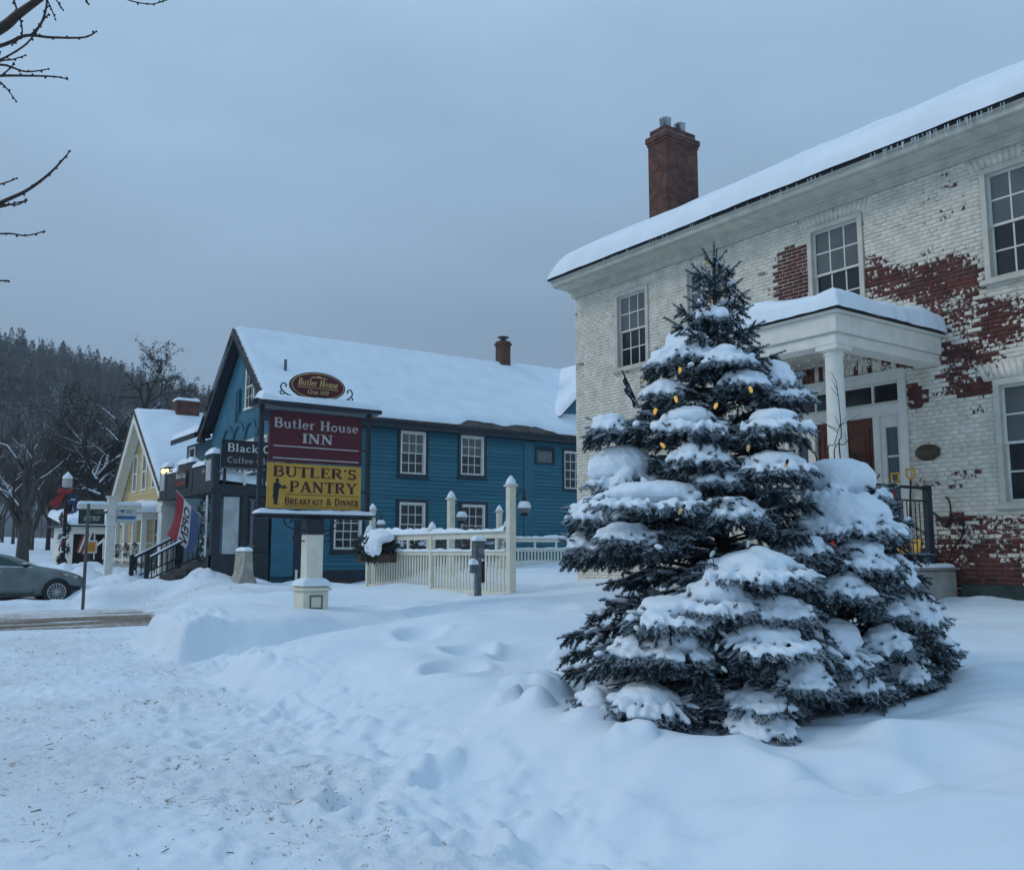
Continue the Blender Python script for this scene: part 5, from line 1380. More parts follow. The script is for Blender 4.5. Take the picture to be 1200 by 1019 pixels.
# chimney, vents
c = M(); c.bx(20.61, 21.07, BRY - .20, BRY + .20, 8.3, 9.92); c.bx(20.57, 21.11, BRY - .24, BRY + .24, 9.923, 10.02); c.bx(20.61, 21.07, BRY - .20, BRY + .20, 10.023, 10.10)
co = c.build('chimney', REDBRICK, bh)
c = M(); c.lathe((20.85, BRY, 10.1), [(.10, 0), (.10, .12)], 12); c.lathe((20.85, BRY, 10.26), [(.24, 0), (.24, .02), (.02, .07)], 14)
for k in range(4): c.tube([(20.85 + .14 * math.cos(k * PI / 2), BRY + .14 * math.sin(k * PI / 2), 10.1), (20.85 + .16 * math.cos(k * PI / 2), BRY + .16 * math.sin(k * PI / 2), 10.27)], .012, 5)
c.build('chimney_cowl', BLACK, co)
for (x, y, z, h) in ((10.95, 28.15, 7.2, .62), (16.55, 28.0, 6.6, .55), (10.55, 28.2, 7.0, .0)):
    if h: M().tube([(x, y, z), (x, y, z + h)], .05, 10).build('vent_pipe', GREYMETAL, bh)

# lower wing beyond the gable
w_ = M(); w_.bx(GFX + .02, GFX + 6, BYB + .004, 36.2, .4, 5.7); w_.build('wing_wall', mat('grey_teal_siding', rgb(.045, .10, .125), .6, .1, 3), bh)
w_ = M(); w_.prism([(GFX - .50, 5.72), (GFX + 3.2, 7.3), (GFX + 6.8, 5.72), (GFX + 6.8, 5.9), (GFX + 3.2, 7.5), (GFX - .50, 5.92)], 'y', BYB + .45, 36.6); w_.build('wing_roof', DARKTRIM, bh)
SXw, SYw = np.meshgrid(np.linspace(GFX - .52, GFX + 3.3, 40), np.linspace(BYB + .42, 36.65, 40))
de = np.clip(np.minimum(np.minimum(SXw - GFX + .52, SYw - BYB - .42), 36.65 - SYw) / .2, 0, 1)
grid_mesh('wing_snow', SXw, SYw, 5.92 + .005 + (SXw - GFX + .5) * (1.58 / 3.7) + .2 * np.sqrt(1 - (1 - de) ** 2), SNOWR, bh)
gfx = ((GFX + .02, 35.75, 4.6), (0, -1, 0), (-1, 0, 0))
f = M(); f.lb(gfx, 0, .08, 0, 1.0, .002, .05); f.lb(gfx, .67, .75, 0, 1.0, .002, .05); f.lb(gfx, .08, .67, .92, 1.0, .002, .05); f.lb(gfx, -.02, .77, -.06, 0, .002, .07); fo = f.build('wing_window', WHITE, bh)
M().lb(gfx, .08, .67, 0, .92, .003, .012).build('pane', BGL, fo); M().lb(gfx, .08, .67, .45, .49, .0125, .03).build('sash', SASH, fo)
lm_ = M(); lm_.lathe((GFX - .35, BYB + .1, 5.55), [(.02, .35), (.1, .25), (.16, .08), (.16, 0)], 12); lm_.bx(GFX - .4, GFX, BYB + .06, BYB + .14, 5.72, 5.80); lm_.build('eave_lamp', BLACK, bh)

# ---------------------------------------------------------------- the dark one-storey cafe porch
QX, QY0, QY1 = 8.40, 26.95, 32.75
DKT = mat('cafe_porch_dark', rgb(.022, .032, .040), .55, .2, 4)
PANEL = mat('porch_pale_panel', rgb(.42, .44, .44), .6, .15, 3)
q = M()
q.bx(QX, QX + .16, QY0, QY1, 3.45, 4.22)             # parapet to the street
q.bx(QX + .163, 10.14, QY0, QY0 + .16, 3.30, 3.62)     # side beam
q.bx(QX - .06, QX + .22, QY0 - .05, QY1 + .05, 3.36, 3.447)
q.bx(QX + .163, 10.14, QY0 + .163, QY1, 3.50, 3.56)       # porch roof deck
for y0, y1, z1 in ((QY0 - .02, QY0 + .75, 4.50), (29.0, 30.6, 4.42), (31.9, QY1 + .02, 4.48)): q.bx(QX - .015, QX + .175, y0, y1, 3.46, z1)
q.bx(QX + .163, 10.14, QY0 - .02, QY0 + .14, .5, 1.60)                     # boarded base
q.bx(QX + .02, QX + .16, QY0 + .003, QY0 + 1.5, .5, 1.55)
q.bx(9.46, 10.14, QY0 + .10, QY0 + .15, 1.603, 3.297)
qo = q.build('cafe_porch', DKT, bh, bevel=.006)
M().bx(QX + .20, 10.1, QY0 + .2, QY1 - .1, .6, 1.30).build('porch_floor', mat('porch_boards', rgb(.07, .07, .07), .8), qo)
for c_ in ((QX + .02, QX + .26, QY0 - .01, QY0 + .24, .6, 3.355), (9.28, 9.44, QY0 - .02, QY0 + .16, 1.603, 3.297), (QX + .02, QX + .26, 30.6, 30.85, 1.0, 3.355)):
    M().bx(*c_).build('porch_post', DKT, qo, bevel=.006)
pw = M(); pw.bx(QX + .32, QX + .78, QY0 - .045, QY0 - .022, 1.58, 3.24); pw.bx(QX - .012, QX + .006, QY0 + .40, QY0 + .58, 1.50, 3.3); pw.build('pale_panel', PANEL, qo)
pw = M(); pw.bx(QX - .04, QX - .018, QY0 + .16, QY0 + .62, 3.72, 4.34); pw.bx(QX - .04, QX - .018, 32.1, 32.6, 3.70, 4.34); pw.build('parapet_panel', PANEL, qo)
wc = M(); wc.bx(QX - .02, QX + .42, 32.3, 32.78, .7, 3.36); wc.bx(QX - .06, QX + .46, 32.26, 32.82, 3.0, 3.2); wc.build('white_pilaster', WHITE, qo, bevel=.01)
gw_ = M(); gw_.bx(9.5, 10.1, QY0 + .11, QY0 + .13, 1.9, 3.1); gw_.build('porch_window', glass('cafe_glass', rgb(.02, .022, .024)), qo)
sw2 = M(); sw2.bx(9.56, 9.66, QY0 + .05, QY0 + .098, 1.85, 3.15); sw2.bx(9.48, 9.72, QY0 + .04, QY0 + .098, 1.78, 1.85); sw2.bx(9.5, 9.9, QY0 + .04, QY0 + .098, 3.15, 3.2); sw2.build('window_frame', GREYMETAL, qo)
for (y0, y1, z) in ((QY0 - .03, QY0 + .77, 4.50), (QY0 + .80, 28.98, 4.22), (28.99, 30.62, 4.42), (30.66, 31.85, 4.22), (31.88, QY1 + .03, 4.48)):
    snow_cap('parapet_snow', QX - .05, QX + .22, y0, y1, lambda x, y, z=z: z + .002 + 0 * x, .17, .12, .025, SNOW, qo, int(y0 * 7), .3, .02)
snow_cap('deck_snow', QX + .18, 10.12, QY0 + .0, QY1 - .05, lambda x, y: 3.60 + .18 * (10.12 - x) / 2, .30, .35, .05, SNOW, qo, 77, .3)
# steps down to the walk
stp = M()
for k in range(5): stp.bx(QX - .05 - .28 * (k + 1), QX - .052 - .28 * k, 28.2, 29.9, .4, 1.30 - .17 * (k + 1))
so_ = stp.build('steps', mat('step_wood', rgb(.06, .06, .06), .8), qo)
for y in (28.15, 29.95):
    rl = M(); a = Vector((QX, y, 2.20)); b_ = Vector((QX - 1.45, y, 1.42))
    rl.tube([a, b_], .035, 6); rl.tube([a - Vector((0, 0, .72)), b_ - Vector((0, 0, .60))], .025, 6)
    for k in range(11):
        p = a + (b_ - a) * (k / 10); rl.tube([p, p - Vector((0, 0, .72 - .012 * k))], .016, 5)
    rl.bx(b_.x - .06, b_.x + .06, y - .06, y + .06, .3, 1.55)
    ro = rl.build('stair_railing', BLACK, qo)
    M().tube([(QX, y, 2.245), (QX - 1.45, y, 1.465)], [.03, .03], 6).build('railing_snow', SNOW, ro)
# ================================================================== cafe signs, flag, lights
SIGNB = mat('sign_black', rgb(.012, .014, .018), .5, .2, 10)
SIGNW = mat('sign_white', rgb(.62, .62, .60), .5, .06, 12)
SIGNG = mat('sign_grey', rgb(.32, .32, .32), .5, .1, 12)
CORAL = mat('coral', rgb(.45, .10, .06), .5)
y_ = QY0 - .08
t = thing('roof_sign', 'long black cafe sign in two lines of white lettering standing on the porch roof', 'sign', (9.4, y_, 3.6))
bo = M().bx(8.58, 10.75, y_ - .03, y_ + .03, 4.06, 4.92).build('sign_board', SIGNB, t, bevel=.006)
def CP(x0, z0): return lambda u, v, n: (x0 + u, y_ - .03 - n, z0 + v)
lt = M(); letters(lt, 'Black Cap', CP(8.75, 4.58), .24, 1.72, bold=.95); lt.build('sign_name', SIGNW, bo, recalc=False)
lt = M(); letters(lt, 'Coffee', CP(8.75, 4.24), .185, .80); letters(lt, 'Bakery', CP(9.75, 4.24), .185, .82); lt.build('sign_words', SIGNG, bo, recalc=False)
bl = M(); bl.blob((9.655, y_ - .035, 4.32), (.05, .012, .05), 10, 6); bl.build('sign_berry', CORAL, bo, True)
lg = M(); lg.bx(8.58, 10.75, y_ - .032, y_ - .0305, 4.085, 4.10); lg.build('sign_line', SIGNG, bo)
for x in (8.7, 9.3, 9.9, 10.5): M().bx(x - .04, x + .04, y_ - .02, y_ + .02, 3.6, 4.057).build('sign_leg', SIGNW if x in (9.3,) else BLACK, t)
fy = at_x(215, 540, QX)[1]
t = thing('parapet_sign', 'small black cafe name board fixed to the porch parapet facing the street', 'sign', (QX - .02, fy, 3.7))
bo = M().bx(QX - .06, QX - .042, fy - .62, fy + .62, 3.66, 4.20).build('sign_board', SIGNB, t)
def CQ(y0, z0): return lambda u, v, n: (QX - .06 - n, y0 - u, z0 + v)
lt = M(); letters(lt, 'Black Cap', CQ(fy + .52, 3.98), .15, 1.04); lt.build('sign_name', SIGNW, bo, recalc=False)
lt = M(); letters(lt, 'Coffee', CQ(fy + .52, 3.76), .12, .48); letters(lt, 'Bakery', CQ(fy - .04, 3.76), .12, .48); lt.build('sign_words', CORAL, bo, recalc=False)
orn = M(); oy = at_x(240, 541, QX)[1]; orn.blob((QX - .03, oy, 4.02), (.02, .16, .03), 10, 6); orn.blob((QX - .03, oy, 4.04), (.02, .03, .08), 8, 6); tag(orn.build('parapet_ornament', METAL, smooth=True, loc=(QX - .03, oy, 4.0)), 'small pale winged metal ornament on the dark parapet', 'ornament')
fl = at_x(203, 552, QX)
t = thing('floodlight', 'twin lit warm floodlight at the far end of the cafe parapet', 'lamp', (QX - .1, fl[1], fl[2]))
LITW = emit('lit_lamp', rgb(1.0, .66, .26), 2.5)
b = M(); b.tube([(QX - .01, fl[1], fl[2]), (QX - .2, fl[1], fl[2] + .02)], .025, 8); b.tube([(QX - .2, fl[1] - .25, fl[2] + .02), (QX - .2, fl[1] + .25, fl[2] + .02)], .02, 6); b.build('lamp_arm', BLACK, t)
for dy, r_ in ((.2, .085), (-.25, .055)):
    M().blob((QX - .26, fl[1] + dy, fl[2]), (r_, r_, r_), 12, 8).build('lit_bulb', LITW, t, True)

# OPEN flag on a slanting pole
mnt = Vector(at_x(243, 612, QX)); tip = Vector(at_x(206, 574, QX - .65))
t = thing('open_flag', 'red white and blue OPEN flag hanging from a slanting pole at the cafe steps', 'flag', tuple(mnt))
M().tube([mnt + (mnt - tip) * .05, tip], .017, 8).build('flagpole', mat('grey_pole', rgb(.25, .25, .25), .5), t)
a0 = tip + (mnt - tip) * .03; dirp = (mnt - tip)
nU, nV = 13, 22; HT = 1.32; WD = .86
FLAGP = []
for j in range(nV):
    v = j / (nV - 1)
    for i in range(nU):
        u = i / (nU - 1)
        q = a0 + dirp * (u * .70)
        dn = Vector((-.02 - .10 * v * v, .10 * v, -1)).normalized()
        s = .12 * v * (1 - .3 * u)
        q2 = q + dn * (HT * v) + Vector((.05 * math.sin(u * 6 + v * 4) * v, .06 * math.sin(u * 5 + v * 3) * v, .06 * u * v)) + Vector((.0, .0, 0))
        q2.y += .05 * v; q2.x += (.10 * u) * v * .6 + s * .2
        FLAGP.append(q2)
def fpt(u, v, n=0.0):
    fu = u * (nU - 1); fv = v * (nV - 1); i = min(int(fu), nU - 2); j = min(int(fv), nV - 2); fu -= i; fv -= j
    A = FLAGP[j * nU + i] * (1 - fu) + FLAGP[j * nU + i + 1] * fu; B = FLAGP[(j + 1) * nU + i] * (1 - fu) + FLAGP[(j + 1) * nU + i + 1] * fu
    nn = (FLAGP[j * nU + i + 1] - FLAGP[j * nU + i]).cross(FLAGP[(j + 1) * nU + i] - FLAGP[j * nU + i]).normalized()
    if nn.dot(Vector((-.6, -.8, 0))) < 0: nn = -nn
    return A * (1 - fv) + B * fv + nn * n
for nm, i0, i1, mt in (('red_band', 0, 4, mat('flag_red', rgb(.24, .018, .032), .7, .1, 8)), ('white_band', 4, 8, mat('flag_white', rgb(.46, .47, .47), .7, .06, 8)), ('blue_band', 8, 12, mat('flag_blue', rgb(.045, .075, .17), .7, .1, 8))):
    f = M(); vs = []
    for j in range(nV):
        for i in range(i0, i1 + 1): vs.append(fpt(i / (nU - 1), j / (nV - 1)))
    k = i1 - i0 + 1
    f.add(vs, [(j * k + i, j * k + i + 1, (j + 1) * k + i + 1, (j + 1) * k + i) for j in range(nV - 1) for i in range(k - 1)])
    f.build(nm, mt, t, True)
# letters read downwards along the white band
lt = M()
sans('OPEN', lambda u, v, n: fpt(4 / 12 + (.31 - v) / .31 * (4 / 12) * .92 + .012 if False else min(.66, max(.34, 4.25 / 12 + (3.5 / 12) * (1 - v / .31))), .10 + u * .0 + min(.84, u / 1.0 * .78), n), .31, 1.0, .03, lt) if False else None
def OP(u, v, n):   # u along the word (downwards), v across
    uu = 4.4 / 12 + (3.2 / 12) * (1 - min(1, max(0, v / .26)))
    return tuple(fpt(1 - uu if False else uu, .12 + .78 * u / 1.4, .012))
cu = sans('OPEN', OP, .26, 1.4, .015)
cu.build('flag_word', mat('flag_ink', rgb(.012, .012, .02), .7), t, recalc=False)

# garland on the porch post and a small dark wreath
gar = M(); rr = random.Random(12)
for k in range(900):
    z = 1.35 + 1.95 * rr.random(); y = 27.75 + .10 * math.sin(z * 5); a = rr.random() * 2 * PI; r_ = .10 + .06 * math.sin(z * 9) + rr.random() * .05
    c = Vector((QX + .10 + r_ * math.cos(a), y + r_ * math.sin(a), z)); d = Vector((math.cos(a), math.sin(a), rr.gauss(-.2, .5))).normalized() * .11
    w_ = d.cross(Vector((rr.gauss(0, 1), rr.gauss(0, 1), rr.gauss(0, 1)))).normalized() * .014
    gar.add([c - w_, c + w_, c + d], [(0, 1, 2)])
t = thing('garland', 'dark evergreen garland wound round the porch opening behind the OPEN flag', 'garland', (QX + .1, 27.75, 1.3))
gar.build('garland_sprays', mat('garland_green', rgb(.022, .034, .024), .8, .5, 12), t, recalc=False)
b = M()
for k in range(26):
    z = 1.35 + 1.9 * rr.random(); b.blob((QX + .03 + rr.gauss(0, .04), 27.72 + .10 * math.sin(z * 5) + rr.gauss(0, .06), z), (.05, .05, .025), 6, 4)
b.build('garland_snow', SNOW, t, True)

# concrete barrier by the cafe
bx_, by_ = at_d(286, 687, 25)[:2]; bz = gz(bx_, by_)
b = M()
pr = [(-.31, 0), (.31, 0), (.29, .22), (.17, .42), (.12, .98), (.08, 1.02), (-.08, 1.02), (-.12, .98), (-.17, .42), (-.29, .22)]
b.prism([(bx_ + a, bz - .15 + c) for a, c in [(a * .82, c) for a, c in pr]], 'y', by_ - .3, by_ + .5)
t = thing('concrete_barrier', 'pale concrete barrier block capped with snow at the cafe corner', 'barrier', (bx_, by_, bz))
b.build('barrier_block', mat('pale_concrete', rgb(.34, .32, .28), .85, .2, 4, bump=.4, bscale=18), t, bevel=.02)
snow_cap('barrier_snow', bx_ - .11, bx_ + .11, by_ - .3, by_ + .5, lambda x, y: bz + .865 + 0 * x, .10, .09, .015, SNOW, t, 41)
mk = at_d(347, 680, 25.5); b = M(); b.tube([(mk[0], mk[1], .5), (mk[0], mk[1], 1.12)], .035, 8); b.tube([(mk[0], mk[1], 1.12), (mk[0], mk[1], 1.15)], .045, 8)
tag(b.build('marker_post', SIGNW, smooth=False, loc=(mk[0], mk[1], .7)), 'short white marker post in the snow below the inn sign', 'post')

# handrail of the neighbouring ramp
a = at_d(193, 637, 33.5); b_ = at_d(153, 655, 35.5)
t = thing('ramp_handrail', 'dark wooden ramp handrail dusted with snow left of the cafe steps', 'handrail', (b_[0], b_[1], .8))
r = M(); a = Vector(a); b_ = Vector(b_)
for off in (Vector((0, 0, 0)), Vector((.5, .9, .02))):
    r.tube([a + off, b_ + off], .06, 6); r.tube([a + off - Vector((0, 0, .35)), b_ + off - Vector((0, 0, .35))], .04, 6)
    for k in (.15, .55, .95): p = b_ + off + (a - b_) * k; r.bx(p.x - .05, p.x + .05, p.y - .05, p.y + .05, .6, p.z)
r.build('rail', DKT, t)
s = M()
for off in (Vector((0, 0, .06)), Vector((.5, .9, .08))): s.tube([a + off, b_ + off], .035, 6)
s.build('rail_snow', SNOW, t)

# ================================================================== yellow house
YX, YY0, YY1, YR = 10.0, 37.4, 45.3, 41.9
YEW = attr_mix('yellow_clapboard', 'tone', rgb(.53, .40, .19), rgb(.60, .47, .235), .6, (.2, .8), 2, .3)
yh = thing('yellow_house', 'yellow gabled house with white trim and a snow-roofed porch', 'house', (YX + 4, YR, .9))
b = M(); b.prism([(YY0 + .01, .4), (YY1 - .01, .4), (YY1 - .01, 4.05), (YR, 7.55), (YY0 + .01, 4.05)], 'x', YX + .03, YX + 9); b.build('wall', mat('yellow_wall', rgb(.48, .32, .10), .6), yh)
# clapboards on gable, cut to the roof slope
V = []; tn = []
z = .6; k = 0
while z < 7.3:
    zt = z + .13
    half0 = (YY1 - YY0) / 2 if z < 4.05 else (YY1 - YY0) / 2 * (7.55 - z) / 3.5
    ya, yb = (YY0, YY1) if z < 4.05 else (YR - (YR - YY0) * (7.55 - z) / 3.5, YR + (YY1 - YR) * (7.55 - z) / 3.5)
    V += [(YX - .016, ya, z), (YX - .016, yb, z), (YX - .002, yb, zt), (YX - .002, ya, zt), (YX + .03, ya, z), (YX + .03, yb, z), (YX - .016, yb, z), (YX - .016, ya, z)]
    tn += [random.random()] * 8; z = zt
np_mesh('siding', np.array(V), np.arange(len(V)).reshape(-1, 4), YEW, yh, False, {'tone': np.array(tn)})
def ywin(yc, z0, z1, wd=.8):
    fr = ((YX, yc + wd / 2, z0), (0, -1, 0), (-1, 0, 0)); h = z1 - z0
    f = M(); f.lb(fr, -.1, .03, -.08, h + .12, .017, .06); f.lb(fr, wd - .03, wd + .1, -.08, h + .12, .017, .06); f.lb(fr, .03, wd - .03, h, h + .12, .017, .06); f.lb(fr, .03, wd - .03, -.08, 0, .017, .06)
    f.lb(fr, wd / 2 - .02, wd / 2 + .02, 0, h, .022, .04); f.lb(fr, .03, wd - .03, h / 2 - .03, h / 2 + .03, .022, .045)
    o = f.build('window', WHITE, yh); M().lb(fr, .03, wd - .03, 0, h, .017, .021).build('pane', GLASS, o)
for p in ((160, 548), (171, 543), (183, 537)):
    q = at_x(p[0], p[1], YX); ywin(q[1], 4.35, 5.85, .62)
q = at_x(174, 508, YX); ywin(q[1], 6.0, 6.8, .55)
for yc in (39.0, 41.0): ywin(yc, 1.7, 3.0, .7)
b = M()
for s, ye in ((-1, YY0 - .35), (1, YY1 + .35)):
    b.prism([(ye, 3.62), (YR, 7.22), (YR, 7.82), (ye, 4.12)], 'x', YX - .50, YX - .44)
    b.prism([(ye + .0, 3.86), (YR, 7.55), (YR, 7.60), (ye, 3.91)], 'x', YX - .437, YX - .02)
b.build('barge_board', WHITE, yh)
b = M(); b.prism([(YY0 - .4, 3.98), (YR, 7.70), (YY1 + .4, 3.98), (YY1 + .4, 4.05), (YR, 7.80), (YY0 - .4, 4.05)], 'x', YX - .56, YX + 9.4); b.build('roof', SHING, yh)
sx = np.linspace(YX - .53, YX + 9.4, 60); sy = np.linspace(YY0 - .38, YY1 + .38, 70); SX, SYY = np.meshgrid(sx, sy)
zr = np.where(SYY < YR, 4.05 + (SYY - YY0 + .4) * (3.75 / (YR - YY0 + .4)), 4.05 + (YY1 + .4 - SYY) * (3.75 / (YY1 + .4 - YR)))
d = np.clip(np.minimum((SX - YX + .53 - .05 * np.sin(SYY * 14) ** 2), np.minimum(SYY - YY0 + .38, YY1 + .38 - SYY)) / .2, 0, 1)
grid_mesh('roof_snow', SX, SYY, zr - .03 + .17 * np.sqrt(1 - (1 - d) ** 2) * (1 + .3 * fbm(SX, SYY, 601, 2)) + .01 * np.sin(SYY * 28), SNOWR, yh)
c = (11.7, YR, 8.0); M().bx(c[0] - .5, c[0] + .5, YR - .35, YR + .35, 7.0, 8.35).build('chimney', REDBRICK, yh)
snow_cap('chimney_snow', c[0] - .52, c[0] + .52, YR - .37, YR + .37, lambda x, y: 8.35 + 0 * x, .14, .15, .04, SNOW, yh, 33)
# rounded porch across the front
PX0 = YX - 1.0; PYE = 43.7
b = M(); b.bx(PX0, YX - .03, YY0 + .1, PYE, .55, 1.18); b.build('porch_base', mat('porch_skirting', rgb(.30, .30, .29), .7), yh)
for y in np.linspace(YY0 + .3, PYE - .2, 5):
    M().bx(PX0 + .04, PX0 + .2, y - .08, y + .08, 1.18, 2.9).build('porch_post', WHITE, yh)
b = M(); b.bx(PX0, PX0 + .2, YY0 + .1, PYE, 2.9, 3.15); b.bx(PX0 + .203, YX - .03, YY0 + .1, YY0 + .3, 2.9, 3.15)
b.bx(PX0 + .05, PX0 + .12, YY0 + .3, PYE - .2, 1.95, 2.03); b.bx(PX0 + .05, PX0 + .12, YY0 + .3, PYE - .2, 1.30, 1.36); b.bx(PX0 + .2, YX - .03, YY0 + .14, YY0 + .2, 1.95, 2.03)
for y in np.arange(YY0 + .4, PYE - .25, .15): b.bx(PX0 + .065, PX0 + .105, y - .02, y + .02, 1.36, 1.95)
b.build('porch_railing', WHITE, yh)
snow_cap('porch_snow', PX0 - .3, YX - .02, YY0 - .2, PYE + .3, lambda x, y: 3.16 + .62 * np.clip((x - PX0 + .3) / 2.5, 0, 1) * np.clip((y - YY0 + .25) / 1.2, 0, 1), .32, .45, .06, SNOWR, yh, 91, .3)
rr = random.Random(21)
for k in range(4):
    y = YY0 + .9 + k * 1.45; w_ = M()
    for j in range(130):
        a = rr.random() * 2 * PI; c = Vector((PX0 - .02 + rr.gauss(0, .04), y + .25 * math.cos(a), 1.72 + .25 * math.sin(a))); d = Vector((rr.gauss(-.4, .5), rr.gauss(0, 1), rr.gauss(0, 1))).normalized() * .12
        e_ = d.cross(Vector((rr.gauss(0, 1), rr.gauss(0, 1), rr.gauss(0, 1)))).normalized() * .02; w_.add([c - e_, c + e_, c + d], [(0, 1, 2)])
    o = w_.build('porch_wreath', mat('wreath_green_%d' % k, rgb(.03, .045, .035), .8), recalc=False, loc=(PX0, y, 1.4))
    tag(o, 'dark green wreath on the white porch railing of the yellow house', 'wreath', 'wreaths on the yellow house porch railing')

# white outbuilding with a dark opening
c0 = at_d(82, 665, 46); c1 = at_d(124, 665, 45)
t = thing('white_garage', 'low white building with a dark open front behind the lamp post', 'building', (9.2, 49.8, .9))
x0, x1, yy = 8.5, 11.2, 49.7
b = M(); b.bx(x0, x0 + .25, yy, yy + 4, .7, 2.9); b.bx(x1 - .8, x1, yy, yy + 4, .7, 2.9); b.bx(x0 + .25, x1 - .8, yy, yy + .25, 2.55, 2.9); b.bx(x0 + .25, x1 - .8, yy + 3.7, yy + 4, .7, 2.9); b.build('wall', WHITE, t)
M().bx(x0 + .26, x1 - .81, yy + 1.2, yy + 1.3, .7, 2.5).build('interior_shade_sheet', BLACK, t)  # black sheet standing in for the shade inside the open front
b = M(); b.bx(x0 - .3, x1 + .3, yy - .3, yy + 4.3, 2.92, 3.02); b.build('roof', DARKTRIM, t)
snow_cap('roof_snow', x0 - .32, x1 + .32, yy - .32, yy + 4.3, lambda x, y: 3.02 + .12 * (y - yy), .38, .5, .08, SNOWR, t, 55, .3)
b = M(); b.tube([at_d(101, 648, 44), at_d(122, 632, 42)], .05, 6); b.tube([at_d(100, 662, 44), at_d(100, 646, 44)], .05, 6); b.tube([at_d(121, 655, 42), at_d(122, 630, 42)], .05, 6)
q = at_d(101, 660, 44); tag(b.build('white_handrail', WHITE, loc=q), 'slanting white handrail in front of the open white building', 'handrail')
q = at_d(107, 640, 43.5)
t = thing('small_flag', 'small striped flag drooping on a stick by the white handrail', 'flag', q)
M().tube([at_d(110, 655, 43.5), at_d(111, 622, 43.5)], .03, 6).build('flag_stick', WHITE, t)
fm = M(); A = Vector(at_d(111, 624, 43.5)); 
for k in range(6):
    pass
for k in range(5):
    f = M(); a0 = A + Vector((-.10 * k, .02 * k, -.02 * k)); a1 = a0 + Vector((-.10, .02, -.02)); f.quad(a0, a1, a1 + Vector((-.25, .1, -1.0 + .05 * k)), a0 + Vector((-.25, .1, -1.0 + .05 * k)))
    f.build('flag_stripe', (mat('stripe_red', rgb(.28, .03, .04), .8) if k % 2 == 0 else SIGNW) if k else mat('stripe_navy', rgb(.02, .03, .10), .8), t)

# ================================================================== white post with two hanging signs
p = at_d(126.5, 664, 31)
px_, py_ = p[0], p[1]
t = thing('sign_gallows', 'tall white square post with a long snowy cross arm carrying two signs', 'post', (px_, py_, 1.0))
ztop = at_d(126, 583, 31)[2]; zarm = at_d(126, 590, 31)[2]
b = M(); b.bx(px_ - .12, px_ + .12, py_ - .12, py_ + .12, .6, ztop); b.bx(px_ - .16, px_ + .16, py_ - .16, py_ + .16, ztop + .003, ztop + .05); b.build('post', WHITE, t, bevel=.01)
xa, xb = at_y(91, 590, py_)[0], at_y(166, 590, py_)[0]
b = M(); b.bx(xa, px_ - .123, py_ - .07, py_ + .07, zarm - .19, zarm - .04); b.bx(px_ + .123, xb, py_ - .07, py_ + .07, zarm - .19, zarm - .04); b.build('cross_arm', WHITE, t)
snow_cap('arm_snow', xa, px_ - .13, py_ - .1, py_ + .1, lambda x, y: zarm - .05 + 0 * x, .13, .1, .03, SNOW, t, 61)
snow_cap('arm_snow', px_ + .13, xb, py_ - .1, py_ + .1, lambda x, y: zarm - .05 + 0 * x, .13, .1, .03, SNOW, t, 62)
def hang(name, label, x0, x1, z0, z1, m_):
    t = thing(name, label, 'sign', ((x0 + x1) / 2, py_, z0))
    o = M().bx(x0, x1, py_ - .035, py_ + .035, z0, z1).build('board', m_, t, bevel=.01)
    b = M()
    for x in (x0 + .15, x1 - .15): b.tube([(x, py_, z1), (x, py_, zarm - .19)], .015, 6)
    b.build('hanger', BLACK, t); return t, o
GREENS = mat('sign_green', rgb(.022, .045, .032), .5)
t1, o1 = hang('hanging_sign', 'dark green LAND TRUST sign hanging left of the white post', at_y(92, 605, py_)[0], at_y(122.5, 605, py_)[0], at_y(105, 614, py_)[2], at_y(105, 598, py_)[2], GREENS)
xs0, xs1 = at_y(92, 605, py_)[0], at_y(122.5, 605, py_)[0]; zs0, zs1 = at_y(105, 614, py_)[2], at_y(105, 598, py_)[2]
sans('LAND TRUST', lambda u, v, n: (xs0 + .16 + u, py_ - .035 - n, zs0 + .12 + v), .15, (xs1 - xs0) - .3, .012).build('sign_words', SIGNW, o1, recalc=False)
b = M(); b.prism([(xs0 + .45, zs0 + .36), (xs0 + .62, zs0 + .48), (xs0 + .75, zs0 + .40), (xs0 + .9, zs0 + .5), (xs0 + 1.05, zs0 + .36)], 'y', py_ - .043, py_ - .0353); b.build('sign_emblem', mat('sign_sage', rgb(.12, .16, .12), .6), o1)
ws0, ws1 = at_y(135.5, 605, py_)[0], at_y(160, 605, py_)[0]; wz0, wz1 = at_y(148, 612.5, py_)[2], at_y(148, 596, py_)[2]
t2, o2 = hang('hanging_sign', 'white sign with a blue stripe hanging right of the white post', ws0, ws1, wz0, wz1, SIGNW)
M().bx(ws0 + .04, ws1 - .04, py_ - .042, py_ - .0353, wz0 + .13, wz0 + .23).build('blue_stripe', mat('stripe_blue', rgb(.03, .15, .36), .5), o2)
b = M()
for k, (z_, f_) in enumerate(((.42, .55), (.34, .62))): b.bx(ws0 + .32, ws0 + .32 + (ws1 - ws0 - .4) * f_, py_ - .042, py_ - .0353, wz0 + z_, wz0 + z_ + .03)
b.blob((ws0 + .2, py_ - .036, wz0 + .41), (.07, .01, .07), 10, 6); b.build('sign_marks', mat('marks_blue_grey', rgb(.12, .18, .26), .5), o2)

# thin sign pole by the car
p = at_d(97.5, 702, 22.8); pt = at_d(97.5, 590, 22.8)
b = M(); b.bx(p[0] - .035, p[0] + .035, p[1] - .02, p[1] + .02, p[2] - .4, pt[2]); 
for k in range(18): b.bx(p[0] - .008, p[0] + .008, p[1] - .0235, p[1] - .0203, p[2] + .2 + k * .12, p[2] + .23 + k * .12)
tag(b.build('sign_pole', mat('weathered_steel', rgb(.10, .10, .09), .5, .3, 10), loc=p), 'thin bare steel sign pole in front of the parked car nose', 'pole')

